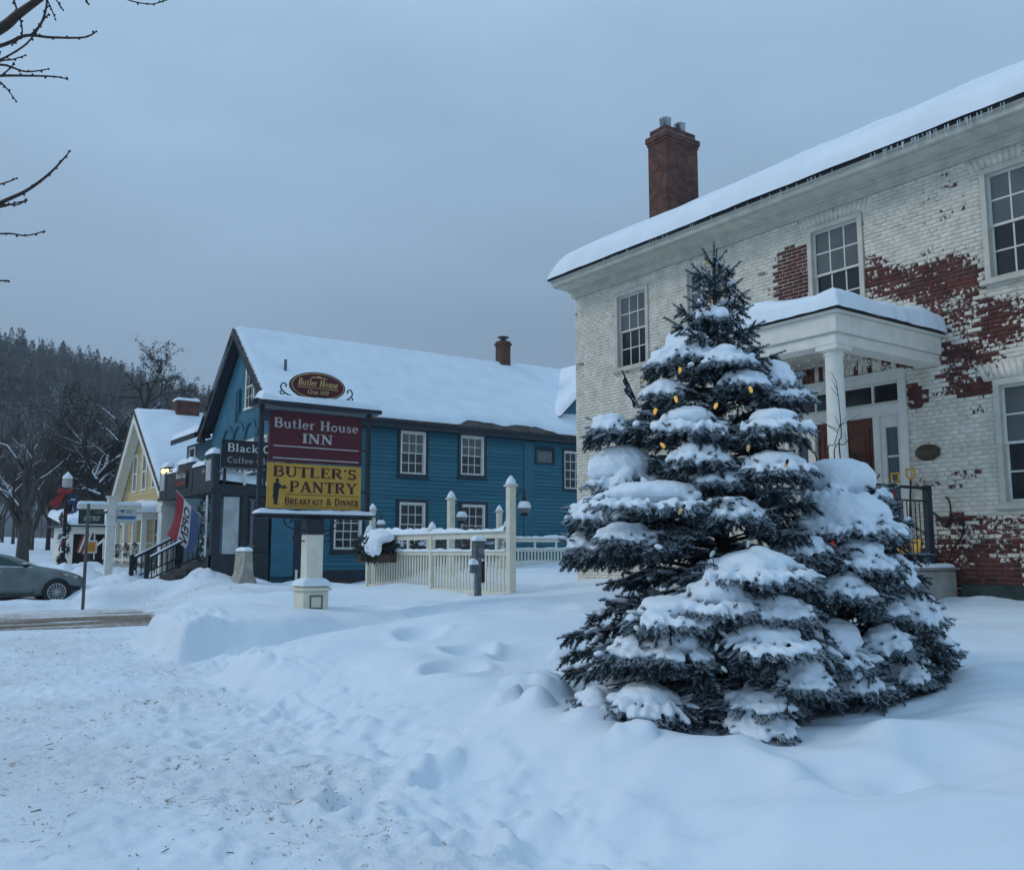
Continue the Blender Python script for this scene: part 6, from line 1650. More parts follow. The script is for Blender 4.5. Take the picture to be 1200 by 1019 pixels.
# ================================================================== street lamp with garland, bow and banner
lx, ly = at_d(73, 663, 40)[:2]; zb = 0.7; zt = at_d(73, 553, 40)[2]
t = thing('street_lamp', 'black street lamp with snowy globe wrapped in garland and red ribbon', 'street lamp', (lx, ly, zb))
b = M(); b.lathe((lx, ly, zb), [(.20, 0), (.20, .5), (.13, .65), (.09, .8), (.075, zt - zb - .95), (.10, zt - zb - .9), (.06, zt - zb - .82), (.13, zt - zb - .70)], 12); b.build('post', BLACK, t, True)
M().lathe((lx, ly, zt - .72), [(.11, 0), (.20, .12), (.215, .30), (.18, .42)], 14).build('globe', mat('lamp_glass', rgb(.42, .43, .43), .3), t, True)
M().lathe((lx, ly, zt - .30), [(.20, -.01), (.215, .06), (.15, .16), (.06, .25), (.03, .31)], 14).build('lamp_cap_snow', SNOW, t, True)
b = M()
for k in range(10): a = k * 2 * PI / 10; b.tube([(lx + .125 * math.cos(a), ly + .125 * math.sin(a), zt - .71), (lx + .205 * math.cos(a), ly + .205 * math.sin(a), zt - .31)], .012, 4)
b.build('globe_bars', BLACK, t)
rr = random.Random(5); g = M(); rd = M()
for k in range(1100):
    z = zb + .5 + rr.random() * (zt - zb - 1.5); a = z * 7 + rr.gauss(0, .5); r_ = .13 + abs(rr.gauss(0, .04))
    c = Vector((lx + r_ * math.cos(a), ly + r_ * math.sin(a), z)); d = Vector((math.cos(a) + rr.gauss(0, .4), math.sin(a) + rr.gauss(0, .4), rr.gauss(0, .5))).normalized() * .13
    e_ = d.cross(Vector((rr.gauss(0, 1), rr.gauss(0, 1), rr.gauss(0, 1)))).normalized() * .018; g.add([c - e_, c + e_, c + d], [(0, 1, 2)])
g.build('lamp_garland', mat('lamp_garland_green', rgb(.018, .024, .02), .8), t, recalc=False)
rib = M(); pts = []
for k in range(90):
    z = zb + .5 + k / 89 * (zt - zb - 1.6); a = z * 5.2; pts.append((lx + .16 * math.cos(a), ly + .16 * math.sin(a), z))
rib.tube(pts, .035, 5); rib.build('ribbon', mat('ribbon_red', rgb(.20, .02, .025), .6), t, True)
sb = M()
for k in range(14):
    z = zb + .5 + rr.random() * (zt - zb - 1.6); a = rr.random() * 2 * PI; sb.blob((lx + .15 * math.cos(a), ly + .15 * math.sin(a), z), (.10, .10, .05), 6, 4)
sb.build('garland_snow', SNOW, t, True)
REDB = mat('bow_red', rgb(.30, .018, .02), .55, .1, 10)
bz = at_d(73, 577, 40)[2]; bw = M(); c = Vector((lx - .1, ly - .17, bz))
for s in (-1, 1):
    bw.blob(c + Vector((s * .15, -.02 - s * .0, .05)), (.15, .08, .11), 10, 7); 
bw.blob(c, (.08, .09, .08), 8, 6)
bow = bw.build('bow', REDB, t, True)
bt = M()
for dx, dz in ((-.34, -.66), (-.58, -.56)):
    a0 = c; a1 = c + Vector((dx, -.03, dz)); n_ = Vector((.09, 0, -.05)); bt.quad(a0 - n_ * .4, a0 + n_ * .4, a1 + n_, a1 - n_)
bt.build('bow_tail', REDB, t)
q0 = at_y(77, 581, ly); q1 = at_y(85, 600, ly)
b = M(); b.tube([(lx, ly, q0[2] + .1), (q1[0] + .05, ly, q0[2] + .1)], .025, 6); b.tube([(lx, ly, q1[2] - .05), (q1[0] + .05, ly, q1[2] - .05)], .025, 6)
tb = thing('street_banner', 'blue street banner with a pale motif on the garlanded lamp post', 'banner', (q0[0], ly, q1[2]))
b.build('banner_arm', BLACK, tb)
q0 = (q0[0] + .12,) + tuple(q0[1:]); q1 = (q1[0] + .16,) + tuple(q1[1:])
bo = M().bx(q0[0] + .02, q1[0], ly - .012, ly + .012, q1[2] - .02, q0[2] + .08).build('banner_cloth', mat('banner_blue', rgb(.018, .045, .13), .7), tb)
b = M(); b.bx(q0[0] + .08, q1[0] - .07, ly - .018, ly - .0125, q0[2] - .17, q0[2] - .11); b.prism([(q0[0] + .12, q1[2] + .06), (q0[0] + .18, q1[2] + .3), (q0[0] + .24, q1[2] + .06)], 'y', ly - .018, ly - .0125); b.build('banner_motif', SIGNW, bo)
# little trail sign
p = at_d(105.5, 663, 36); t = thing('trail_sign', 'small orange framed notice on a short dark post near the lamp', 'sign', (p[0], p[1], .9))
M().bx(p[0] - .05, p[0] + .05, p[1] - .05, p[1] + .05, .6, 1.9).build('notice_post', BLACK, t)
z0, z1 = at_d(105, 648, 36)[2], at_d(105, 635, 36)[2]
M().bx(p[0] - .20, p[0] + .20, p[1] - .08, p[1] - .053, z0, z1 + .08).build('notice_frame', SIGNW, t)
M().bx(p[0] - .14, p[0] + .14, p[1] - .09, p[1] - .082, z0 + .06, z1 + .0).build('notice_face', mat('notice_orange', rgb(.55, .23, .03), .5), t)

# ================================================================== planter and snowy shrubs by the fence
def sprig_bush(name, label, cat, c, r, n, seed, snow_blobs, leafm, size=.09, twig=True, extra=None):
    rr = random.Random(seed); t = thing(name, label, cat, (c[0], c[1], c[2]))
    g = M()
    for k in range(n):
        d0 = Vector((rr.gauss(0, 1), rr.gauss(0, 1), rr.gauss(.2, .9))).normalized(); s = rr.random() ** .4
        q = Vector((c[0] + d0.x * r[0] * s, c[1] + d0.y * r[1] * s, c[2] + r[2] * .5 + d0.z * r[2] * s * .7))
        d = (d0 + Vector((rr.gauss(0, .6), rr.gauss(0, .6), rr.gauss(-.1, .6)))).normalized() * size * (.6 + rr.random())
        w_ = d.cross(Vector((rr.gauss(0, 1), rr.gauss(0, 1), rr.gauss(0, 1)))).normalized() * size * .16
        g.add([q - w_, q + w_, q + d], [(0, 1, 2)])
    g.build('foliage', leafm, t, recalc=False)
    tw = M()
    for k in range(22):
        a = rr.random() * 2 * PI; tw.tube([(c[0], c[1], c[2]), (c[0] + .5 * r[0] * math.cos(a), c[1] + .5 * r[1] * math.sin(a), c[2] + r[2] * .5), (c[0] + r[0] * math.cos(a) * rr.random() * 1.2, c[1] + r[1] * math.sin(a) * rr.random() * 1.2, c[2] + r[2] * (.6 + .6 * rr.random()))], [.012, .008, .003], 4)
    tw.build('stem', mat('stem_brown', rgb(.05, .035, .028), .8), t)
    s = M()
    for (dx, dy, dz, sx_, sy__, sz_) in snow_blobs: s.blob((c[0] + dx, c[1] + dy, c[2] + dz), (sx_, sy__, sz_), 18, 12, .35, seed)
    fuse(s.build('snow_load', SNOW, t, True), .03, 5)
    return t
DGREEN = mat('dusted_evergreen', rgb(.030, .040, .034), .8, .4, 12, col2=rgb(.20, .22, .23), lo=.5, hi=.75)
q = at_d(456, 645, 20.3)
pt_ = sprig_bush('planter_shrub', 'drooping evergreen in a planter box on the fence, heaped with snow', 'shrub', (FX - .25, 18.75, 1.50), (.42, .62, .42), 2200, 31,
    [(-.05, -.52, .44, .22, .2, .12), (-.05, -.28, .50, .26, .3, .14), (-.05, .05, .48, .22, .25, .10), (-.26, -.45, .34, .16, .24, .14), (-.34, -.52, .18, .10, .09, .17), (-.33, -.30, .20, .10, .08, .15), (-.30, -.68, .20, .09, .09, .16), (-.30, -.08, .30, .10, .10, .10)], DGREEN, .12)
M().bx(FX - .40, FX - .08, 18.1, 19.4, 1.40, 1.58).build('planter_box', mat('planter_brown', rgb(.07, .045, .03), .8), pt_)
sprig_bush('snowy_bush', 'low bush with scattered snow behind the left bay of the fence', 'bush', at_d(485, 642, 25)[:2] + (1.35,), (.8, .8, .75), 900, 32, [(-.2, -.2, .7, .3, .3, .1), (.3, 0, .6, .25, .25, .09), (-.5, -.1, .5, .2, .2, .08), (.1, -.4, .5, .22, .2, .07)], DGREEN, .13)
sprig_bush('snowy_bush', 'reddish twiggy bush with snow behind the right bay of the fence', 'bush', at_d(548, 645, 26)[:2] + (1.35,), (1.1, .8, .85), 1300, 33, [(-.4, -.2, .8, .3, .3, .08), (.3, 0, .75, .25, .25, .08), (0, -.3, .65, .2, .2, .07), (.6, -.1, .55, .2, .2, .06)], mat('rusty_leaves', rgb(.075, .05, .045), .8, .4, 12, col2=rgb(.16, .15, .15)), .13)
# twigs of the buried hedge at the walk
tw = M(); rr = random.Random(8)
for k in range(60):
    y = 13.45 + rr.random() * .9; x = 3.42 + rr.random() * .12; z = gz(x + .15, y) - .28 + rr.random() * .12
    tw.tube([(x + .25, y, z - .05), (x, y + rr.gauss(0, .03), z), (x - .06 - .06 * rr.random(), y + rr.gauss(0, .06), z - .02 - .08 * rr.random())], [.006, .005, .002], 4)
tag(tw.build('hedge_twigs', mat('hedge_brown', rgb(.05, .03, .02), .9), loc=(3.5, 13.8, .2)), 'dark twigs of a buried hedge poking from the snow bank end by the walk', 'hedge')
# dead grass sticking out of the heap and litter on the walk
gs = M()
for (px, py, z, n) in ((262, 800, .22, 2),):
    c = at_z(px, py, z)
    for k in range(n):
        x, y = c[0] + rr.gauss(0, .05), c[1] + rr.gauss(0, .05); zz = gz(x, y); gs.tube([(x, y, zz - .03), (x + rr.gauss(0, .03), y + rr.gauss(0, .03), zz + .03 + .06 * rr.random()), (x + rr.gauss(-.04, .04), y + rr.gauss(0, .05), zz + .02 + .03 * rr.random())], [.003, .0025, .001], 3)
for k in range(300):
    y = 3.3 + 11 * rr.random() ** 1.6; x = 0.2 + (2.0 + .1 * y) * rr.random(); 
    zz = gz(x, y); a = rr.random() * PI; l_ = .008 + .022 * rr.random() ** 2
    if rr.random() < .12: l_ *= 3
    gs.tube([(x, y, zz + .003), (x + l_ * math.cos(a), y + l_ * math.sin(a), zz + .007)], [.0025, .0015 + .003 * rr.random()], 4)
tag(gs.build('grass_litter', mat('dead_grass', rgb(.19, .15, .10), .9, .5, 40), recalc=False), 'dead grass blades and bits of leaf on the trodden snow', 'grass', kind='stuff')

# ================================================================== the parked car
CARP = mat('grey_green_car_paint', rgb(.115, .145, .138), .30, .06, 3, spec=.5, col2=rgb(.185, .205, .20), lo=.42, hi=.72)
CGL = glass('car_glass', rgb(.020, .045, .048), .06)
car = thing('parked_car', 'grey green hatchback parked side on beyond the slushy road', 'car', (3.6, 29.2, .22))
CX0, CYN, CG = 5.46, 28.42, .22       # nose x, near side y, ground z
# half sections: distance behind the nose, lower z, belt z, roof z, half width, roof half width
ST = [(0.00, .32, .58, .60, .50, .40), (.06, .22, .66, .70, .66, .55), (.22, .18, .74, .79, .80, .66), (.55, .18, .84, .90, .88, .72), (.95, .18, .90, .97, .90, .74), (1.25, .18, .93, 1.02, .90, .70),
      (1.50, .18, .95, 1.14, .90, .64), (1.85, .18, .96, 1.30, .90, .60), (2.20, .18, .97, 1.40, .90, .58), (2.70, .18, .98, 1.44, .90, .58), (3.20, .18, 1.0, 1.43, .90, .57), (3.60, .18, 1.02, 1.38, .88, .56), (3.95, .20, 1.03, 1.26, .84, .58), (4.12, .26, 1.0, 1.04, .78, .62), (4.18, .36, .84, .86, .66, .52)]
vs = []; yc = CYN + .90
def sect(s):
    d, zl, zb_, zr_, hw, rw = s
    z = lambda a: CG + a
    pts = [(.0, zl), (hw * .80, zl), (hw * .95, zl + .08), (hw, zl + (zb_ - zl) * .45), (hw * .995, zl + (zb_ - zl) * .75), (hw * .95, zb_ - .02), (hw * .91, zb_), ((hw * .91) * .35 + rw * .65, zb_ + (zr_ - zb_) * .68), (rw, zb_ + (zr_ - zb_) * .92), (rw * .8, zr_ - .005), (rw * .4, zr_ + .012), (0, zr_ + .016)]
    return [(CX0 - d, yc - a, z(b)) for a, b in pts] + [(CX0 - d, yc + a, z(b)) for a, b in reversed(pts[1:-1])]
secs = [sect(s) for s in ST]; n = len(secs[0])
cm = M()
for s in secs: cm.v += s
for i in range(len(secs) - 1):
    for k in range(n): cm.f.append((i * n + k, i * n + (k + 1) % n, (i + 1) * n + (k + 1) % n, (i + 1) * n + k))
cm.f.append(tuple(range(n))); cm.f.append(tuple(reversed(range((len(secs) - 1) * n, len(secs) * n))))
body = cm.build('body', CARP, car, True)
sm = body.modifiers.new('smooth', 'SUBSURF'); sm.levels = sm.render_levels = 2
def side_y(d, a):   # near flank of the car at distance d behind the nose
    return CYN
sgn = M()
def flank(pts, m_, name, off=.006, th=.004):
    """a panel following the car's near side; pts = (distance, height)"""
    def W(d, z, o):
        for i in range(len(ST) - 1):
            if ST[i][0] <= d <= ST[i + 1][0]: f = (d - ST[i][0]) / (ST[i + 1][0] - ST[i][0]); s = [ST[i][k] * (1 - f) + ST[i + 1][k] * f for k in range(6)]; break
        hw, rw, zb_, zr_ = s[4], s[5], s[2], s[3]
        t_ = min(1, max(0, (z - zb_) / max(.05, (zr_ - zb_) * .92))); y = hw * .91 * (1 - t_) + rw * t_ if z > zb_ else hw * (.91 + .085 * min(1, (zb_ - z) / .15))
        return (CX0 - d, yc - y - o, CG + z)
    m2 = M(); k = len(pts)
    m2.add([W(d, z, off) for d, z in pts] + [W(d, z, off - th - .02) for d, z in pts], [tuple(range(k))] + [(i, k + i, k + (i + 1) % k, (i + 1) % k) for i in range(k)])
    return m2.build(name, m_, car)
flank([(1.62, 1.03), (1.9, 1.17), (2.15, 1.27), (2.42, 1.315), (2.42, 1.05), (2.0, 1.035)], CGL, 'front_window', .02)
flank([(2.50, 1.05), (2.50, 1.32), (2.9, 1.335), (3.3, 1.30), (3.55, 1.08)], CGL, 'rear_window', .02)
flank([(1.42, .985), (1.95, 1.005), (2.46, 1.02), (3.6, 1.045), (3.6, 1.075), (2.46, 1.045), (1.95, 1.03), (1.42, 1.005)], mat('belt_trim_snow', rgb(.6, .63, .66), .5), 'belt_trim', .018)
flank([(1.36, .30), (1.375, .30), (1.375, .97), (1.36, .97)], BLACK, 'door_seam', .004)
flank([(2.44, .28), (2.455, .28), (2.455, 1.0), (2.44, 1.0)], BLACK, 'door_seam', .004)
flank([(2.18, .86), (2.38, .865), (2.38, .90), (2.18, .895)], METAL, 'door_handle', .03); 
flank([(3.18, .87), (3.36, .875), (3.36, .91), (3.18, .905)], METAL, 'door_handle', .03)
flank([(1.35, .20), (3.2, .20), (3.2, .30), (1.35, .28)], mat('sill_dark', rgb(.03, .035, .035), .6), 'sill', .012)
flank([(.30, .68), (.62, .78), (.72, .84), (.50, .80), (.25, .74)], mat('headlight_glass', rgb(.45, .46, .46), .15), 'headlight', .012)
flank([(.60, .77), (.74, .80), (.74, .845), (.66, .83)], mat('indicator_orange', rgb(.28, .07, .03), .3), 'indicator', .016)
flank([(.16, .34), (.45, .36), (.52, .50), (.36, .48), (.18, .46)], BLACK, 'fog_lamp_recess', .012)
flank([(.04, .33), (.10, .33), (.12, .60), (.06, .60)], BLACK, 'grille', .02)
mr_ = M(); mr_.blob((CX0 - 1.62, CYN - .11, CG + 1.06), (.10, .10, .07), 12, 8); mr_.build('wing_mirror', BLACK, car, True)
mr_ = M(); mr_.blob((CX0 - 1.62, CYN - .11, CG + 1.085), (.095, .095, .06), 12, 8); mr_.build('mirror_snow', mat('mirror_frost', rgb(.4, .42, .42), .5), car, True)
TYRE = mat('tyre_rubber', rgb(.015, .015, .016), .8); RIM = mat('alloy_rim', rgb(.40, .40, .41), .35, .1, 20, metal=.5)
for d in (.80, 3.38):
    for yy_, s in ((CYN + .11, -1), (CYN + 1.69, 1)):
        w0 = (CX0 - d, yy_, CG + .315)
        wa = M().lathe((w0[0], w0[1] - s * .02, w0[2] + .01), [(.36, s * -.10), (.37, s * .13)], 28, 'y').build('wheel_arch', BLACK, car, True)
        wh = M().lathe(w0, [(.22, s * .10), (.32, s * .12), (.335, s * .08), (.335, s * -.08), (.22, s * -.10)], 28, 'y').build('wheel', TYRE, car, True)
        rm = M(); rm.lathe(w0, [(.232, s * .122), (.242, s * .13), (.222, s * .13), (.21, s * .10)], 28, 'y', cap=False)
        for k in range(15):
            a = 2 * PI * k / 15; rm.tube([(w0[0] + .05 * math.cos(a), w0[1] + s * .118, w0[2] + .05 * math.sin(a)), (w0[0] + .226 * math.cos(a), w0[1] + s * .126, w0[2] + .226 * math.sin(a))], [.012, .017], 5)
        rm.lathe((w0[0], w0[1], w0[2]), [(.055, s * .10), (.055, s * .125), (.03, s * .13)], 14, 'y'); rm.build('rim', RIM, wh)
# snow lying on the bonnet, windscreen foot and roof
for (d0, d1, hw, nm, th) in ((.35, 1.15, .62, 'bonnet_snow', .035), (1.9, 3.6, .52, 'roof_snow', .03)):
    nx, ny = 30, 20; D, Yv = np.meshgrid(np.linspace(d0, d1, nx), np.linspace(-hw, hw, ny)); zt_ = np.interp(D, [s[0] for s in ST], [s[3] for s in ST])
    e_ = np.clip(np.minimum(np.minimum(D - d0, d1 - D) / .15, (hw - abs(Yv)) / .12), 0, 1)
    grid_mesh(nm, CX0 - D, yc + Yv, CG + zt_ - .03 * (np.abs(Yv) / hw) ** 2 - .012 + th * np.sqrt(1 - (1 - e_) ** 2) * (1 + fbm(D * 4, Yv * 4, 701, 2)), SNOW, car)
# ================================================================== spruces
def needles_for(P0, D, Ln, dens, nl, rg, width=.0052, flat=None):
    """needle triangles round many shoots at once"""
    cnt = np.maximum(6, (Ln * dens).astype(int)); idx = np.repeat(np.arange(len(Ln)), cnt); n = len(idx)
    t = rg.random(n)
    d = D[idx]; ref = np.where(np.abs(d[:, 2:3]) < .9, np.array([[0, 0, 1.0]]), np.array([[1.0, 0, 0]]))
    e1 = np.cross(d, ref); e1 /= np.linalg.norm(e1, axis=1, keepdims=True); e2 = np.cross(e1, d)
    a = rg.random(n) * 2 * PI
    rad = e1 * np.cos(a)[:, None] + e2 * np.sin(a)[:, None]
    lenf = nl * (1.0 - .35 * t) * (.8 + .4 * rg.random(n)); fw = .30 + .75 * t
    dirn = rad + d * fw[:, None]; dirn /= np.linalg.norm(dirn, axis=1, keepdims=True)
    base = P0[idx] + d * (t * Ln[idx])[:, None] + rad * .003
    sidev = np.cross(dirn, rg.normal(size=(n, 3))); sidev /= np.linalg.norm(sidev, axis=1, keepdims=True) + 1e-9
    V = np.stack([base - sidev * width / 2, base + sidev * width / 2, base + dirn * lenf[:, None]], 1)
    up = rad[:, 2]
    return V.reshape(-1, 3), up, idx, t
def cores(P0, D, Ln, r0, r1):
    n = len(Ln); k = 5
    ref = np.where(np.abs(D[:, 2:3]) < .9, np.array([[0, 0, 1.0]]), np.array([[1.0, 0, 0]]))
    e1 = np.cross(D, ref); e1 /= np.linalg.norm(e1, axis=1, keepdims=True); e2 = np.cross(e1, D)
    an = np.arange(k) * 2 * PI / k
    ring = e1[:, None, :] * np.cos(an)[None, :, None] + e2[:, None, :] * np.sin(an)[None, :, None]
    A = P0[:, None, :] + ring * r0; B = (P0 + D * Ln[:, None])[:, None, :] + ring * r1
    V = np.concatenate([A, B], 1).reshape(-1, 3)
    i = np.arange(k); f = np.stack([i, (i + 1) % k, k + (i + 1) % k], -1); f2 = np.stack([i, k + (i + 1) % k, k + i], -1)
    F = np.concatenate([f, f2])[None] + (np.arange(n) * 2 * k)[:, None, None]
    return V, F.reshape(-1, 3), ring[..., 2].repeat(2, 0).reshape(-1) if False else np.concatenate([ring[:, :, 2], ring[:, :, 2]], 1).reshape(-1)

NEEDLE = attr_mix('blue_spruce_needles', 'frost', rgb(.009, .021, .027), rgb(.64, .70, .75), .7, (.42, 1.0), 25, .25, c0b=rgb(.022, .046, .057), c1b=rgb(.34, .42, .47), vscale=9)
BARK = mat('spruce_bark', rgb(.045, .03, .022), .9, .3, 20, bump=.4)

class Spruce:
    def __init__(self, ax, ay, z0, ztop, prof, seed):
        self.ax, self.ay, self.z0, self.zt, self.prof = ax, ay, z0, ztop, prof
        self.P, self.D, self.L, self.fr = [], [], [], []      # shoots
        self.wood = M(); self.rr = random.Random(seed); self.snow = []   # snow: (center, radii)
    def R(self, z): return float(np.interp(z, [p[0] for p in self.prof], [p[1] for p in self.prof]))
    def shoot(self, p, d, ln, frost=0.0):
        self.P.append(tuple(p)); self.D.append(tuple(d.normalized())); self.L.append(ln); self.fr.append(frost)
    def branch(self, z, az, length, rise, curl, dens=1.0, frost=0.0, snow=0.0, start=.38, hang=0.0):
        """a flat spray: main axis with paired side shoots, the larger ones forked again"""
        rr = self.rr; out = Vector((math.cos(az), math.sin(az), 0)); sd = Vector((-math.sin(az), math.cos(az), 0))
        b0 = Vector((self.ax, self.ay, z))
        def at(s): return b0 + out * (length * s) + Vector((0, 0, length * (rise * s + curl * s * s))) + sd * (.03 * math.sin(s * 5 + az))
        pts = [at(i / 6) for i in range(7)]
        self.wood.tube(pts, [.018 * length + .004, .014 * length + .004, .011 * length + .003, .008 * length + .003, .006, .004, .003], 5)
        def tang(s): return (at(min(1, s + .02)) - at(s - .02)).normalized()
        s = start; step = .062 / length
        while s < .985:
            p = at(s); tg = tang(s)
            ll = max(.09, length * .46 * (1.06 - s) ** .8) * (.8 + .4 * rr.random())
            for sgn in (-1, 1):
                if rr.random() > .93 * dens: continue
                ang = R_(52 + rr.gauss(0, 7)); d = (tg * math.cos(ang) + sd * sgn * math.sin(ang) + Vector((0, 0, rr.gauss(-.04, .14) - hang))).normalized()
                self.shoot(p, d, ll, frost)
                if snow and rr.random() < snow: self.snow.append((p + d * ll * .55 + Vector((0, 0, .028)), (ll * .5, .030, .020), d))
                if ll > .15:
                    q = .30
                    while q < .92:
                        for sg2 in (-1, 1):
                            if rr.random() > .85: continue
                            a2 = R_(48 + rr.gauss(0, 9)); s2 = d.cross(Vector((0, 0, 1))).normalized()
                            d2 = (d * math.cos(a2) + s2 * sg2 * math.sin(a2) + Vector((0, 0, rr.gauss(-.05, .2) - hang))).normalized()
                            l2 = max(.05, ll * .46 * (1.1 - q)) * (.8 + .4 * rr.random())
                            self.shoot(p + d * (ll * q), d2, l2, frost)
                        q += .062 / ll * 1.05
                if s > .45:       # a curtain of short shoots hanging below and in front of the spray
                    for _ in range(2):
                        q_ = p + d * (ll * rr.random() * .85) - Vector((0, 0, .012))
                        self.shoot(q_, (tg * (.35 + .5 * rr.random()) + sd * sgn * rr.random() * .6 + Vector((0, 0, -.35 - .6 * rr.random()))).normalized(), .06 + .06 * rr.random(), frost - .22)
            s += step
        self.shoot(at(.93), tang(.95), .13, frost)
        return at
    def fill(self, dz0=.15, dz1=.11, n0=9, n1=5, rise=(-.10, .75), snow=.35, zmin=None, slim=0.0):
        rr = self.rr; z = (zmin or self.z0) ; H = self.zt - self.z0; k = 0
        while z < self.zt - .22:
            f = max(0.0, (z - self.z0) / H); R = self.R(z); n = int(round(n0 + (n1 - n0) * f))
            for j in range(n):
                az = 2 * PI * (j + rr.random() * .55) / n + k * 1.1
                rs = rise[0] + (rise[1] - rise[0]) * f ** 1.6 + rr.gauss(0, .06)
                ln = R * (.72 + .40 * rr.random())
                side = math.cos(az) * math.cos(YAW) - math.sin(az) * math.sin(YAW)
                if slim and side > .15 and z < 2.9: ln *= 1 - slim * side
                self.branch(z + rr.gauss(0, .03) - rs * ln * .55, az, max(.14, ln), rs, (-.26 + .28 * f) if z > .95 else -.04 - .36 * max(0, z - .38), frost=.16 * f, snow=snow, start=.42 if R > .5 else .25)
            z += dz0 + (dz1 - dz0) * f; k += 1
        # leader
        self.shoot(Vector((self.ax, self.ay, self.zt - .30)), Vector((.02, 0, 1)), .30)
        for j in range(5):
            a = j * 1.257 + .4; self.shoot(Vector((self.ax, self.ay, self.zt - .22)), Vector((math.cos(a) * .55, math.sin(a) * .55, .75)), .14 + .05 * rr.random(), .1)
        for j in range(6):
            a = j * 1.05 + .1; self.shoot(Vector((self.ax, self.ay, self.zt - .36)), Vector((math.cos(a) * .8, math.sin(a) * .8, .5)), .18 + .05 * rr.random(), .1)
    def pad(self, px, ytop, wpx, hpx, depth_k=.80, sx=1.0, tilt=0.0, dist=None, frac=.8):
        """a laden bough whose snow shows at this place on the tree: found on the tree's own surface"""
        rr = self.rr
        dax = self.ax * math.sin(YAW) + self.ay * math.cos(YAW)
        D = dax - .5
        for _ in range(4):
            q = at_d(px, ytop + hpx * .5, D); R = self.R(q[2]) * depth_k
            u = (q[0] - self.ax) * math.cos(YAW) - (q[1] - self.ay) * math.sin(YAW)
            wv = math.sqrt(max(R * R - u * u, (.22 * R) ** 2)); D = dax - wv
            if dist: D = dist
        q = Vector(at_d(px, ytop + hpx * .55, D)); sc = FPX / D * 1.0
        W, Hh = wpx / sc, hpx / sc * (.92 if hpx > 45 else .84)
        az = math.atan2(q.y - self.ay, q.x - self.ax); ln = math.hypot(q.x - self.ax, q.y - self.ay)
        out = Vector((math.cos(az), math.sin(az), 0)); rt = Vector((math.cos(YAW), -math.sin(YAW), 0)); fw = Vector((math.sin(YAW), math.cos(YAW), 0))
        # the boughs under it
        for da, dl, dz in ((0, 1.12, 0), (.42 * W / max(ln, .3), 1.05, -.03), (-.42 * W / max(ln, .3), 1.05, -.03)):
            L2 = ln * dl + .10; rs = -.05
            self.branch(q.z - Hh * .45 - .01 + dz + .10 * L2, az + da + rr.gauss(0, .05), L2, +.08, -.24, frost=.18, snow=.12, start=.45, hang=.12)
        # its snow: a heap in the middle, lobes that droop over the shoots at the rim
        Dp = max(.16, min(.34, W * .5)); bigp = hpx > 45
        self.snow.append((q - Vector((0, 0, Hh * .08)), (W * (.46 if bigp else .38), Dp * .85, Hh * (.55 if bigp else .50)), rt))
        for k in range(int(14 + W * 34)):
            a = rr.random() * 2 * PI; r_ = math.sqrt(rr.random())
            x = math.cos(a) * r_; y = math.sin(a) * r_
            c = q + rt * (x * W * .48) - fw * (y * Dp * 1.05) + Vector((0, 0, tilt * x * W * .5 + Hh * (.12 - .55 * r_ ** 2 - .30 * max(0, y) + rr.gauss(0, .09))))
            s = .034 + .05 * rr.random() * (1.25 - r_)
            self.snow.append((c, (s * 1.25, s * 1.1, s * .70), rt))
            if r_ > .45 and rr.random() < .55: self.shoot(c - Vector((0, 0, .01)), (rt * x - fw * y + Vector((0, 0, -.25 + .5 * rr.random()))).normalized(), .09 + .05 * rr.random(), .42)
        for k in range(int(14 + W * 60)):     # fingers along the drooping shoots
            x = -1 + 2 * rr.random(); y = math.sqrt(max(0, 1 - x * x)); o_ = .90 + .22 * rr.random()
            c = q + rt * (x * W * .50 * o_) - fw * (y * Dp * 1.08 * o_) + Vector((0, 0, tilt * x * W * .5 - Hh * (.42 + .30 * y * rr.random())))
            d = (rt * x * .8 + rt * rr.gauss(0, .3) - fw * y + Vector((0, 0, -.45 - .4 * rr.random()))).normalized()
            self.snow.append((c, (.035 + .035 * rr.random(), .015 + .008 * rr.random(), .014 + .006 * rr.random()), d))
            self.shoot(c - Vector((0, 0, .022)) - d * .03, d, .085 + .04 * rr.random(), .30)
    def finish(self, name, label, nmat=None, voxel=.014):
        t = thing(name, label, 'tree', (self.ax, self.ay, self.z0 - .05))
        rg = np.random.default_rng(3)
        P = np.array(self.P); D = np.array(self.D); Ln = np.array(self.L); Fv = np.array(self.fr)
        V, up, idx, tt_ = needles_for(P, D, Ln, 560, .034, rg)
        fr = np.clip(.22 + .50 * up + .17 * rg.normal(size=len(up)) + .30 * tt_ + Fv[idx], 0, 1)
        Vc, Fc, upc = cores(P, D, Ln, .0065, .004)
        n0 = len(V)
        Vall = np.concatenate([V, Vc]); Fall = np.concatenate([np.arange(n0).reshape(-1, 3), Fc + n0])
        fall = np.concatenate([np.repeat(fr, 3), np.clip(.15 + .75 * upc + np.repeat(Fv, 10), 0, 1)])
        np_mesh('crown', Vall, Fall, NEEDLE, t, False, {'frost': fall})
        self.wood.tube([(self.ax, self.ay, self.z0 - .25), (self.ax, self.ay, (self.z0 + self.zt) / 2), (self.ax, self.ay, self.zt - .1)], [.085, .05, .006], 10)
        self.wood.build('trunk', BARK, t, True)
        # snow: all lobes fused into one skin
        sp_v, sp_f = [], []
        n_, m_ = 12, 8; base = 0
        un = []
        for j in range(m_ + 1):
            for k in range(n_):
                ph = PI * j / m_; th = 2 * PI * k / n_; un.append((math.sin(ph) * math.cos(th), math.sin(ph) * math.sin(th), math.cos(ph)))
        un = np.array(un); fq = []
        for j in range(m_):
            for k in range(n_): fq.append((j * n_ + k, (j + 1) * n_ + k, (j + 1) * n_ + (k + 1) % n_, j * n_ + (k + 1) % n_))
        fq = np.array(fq)
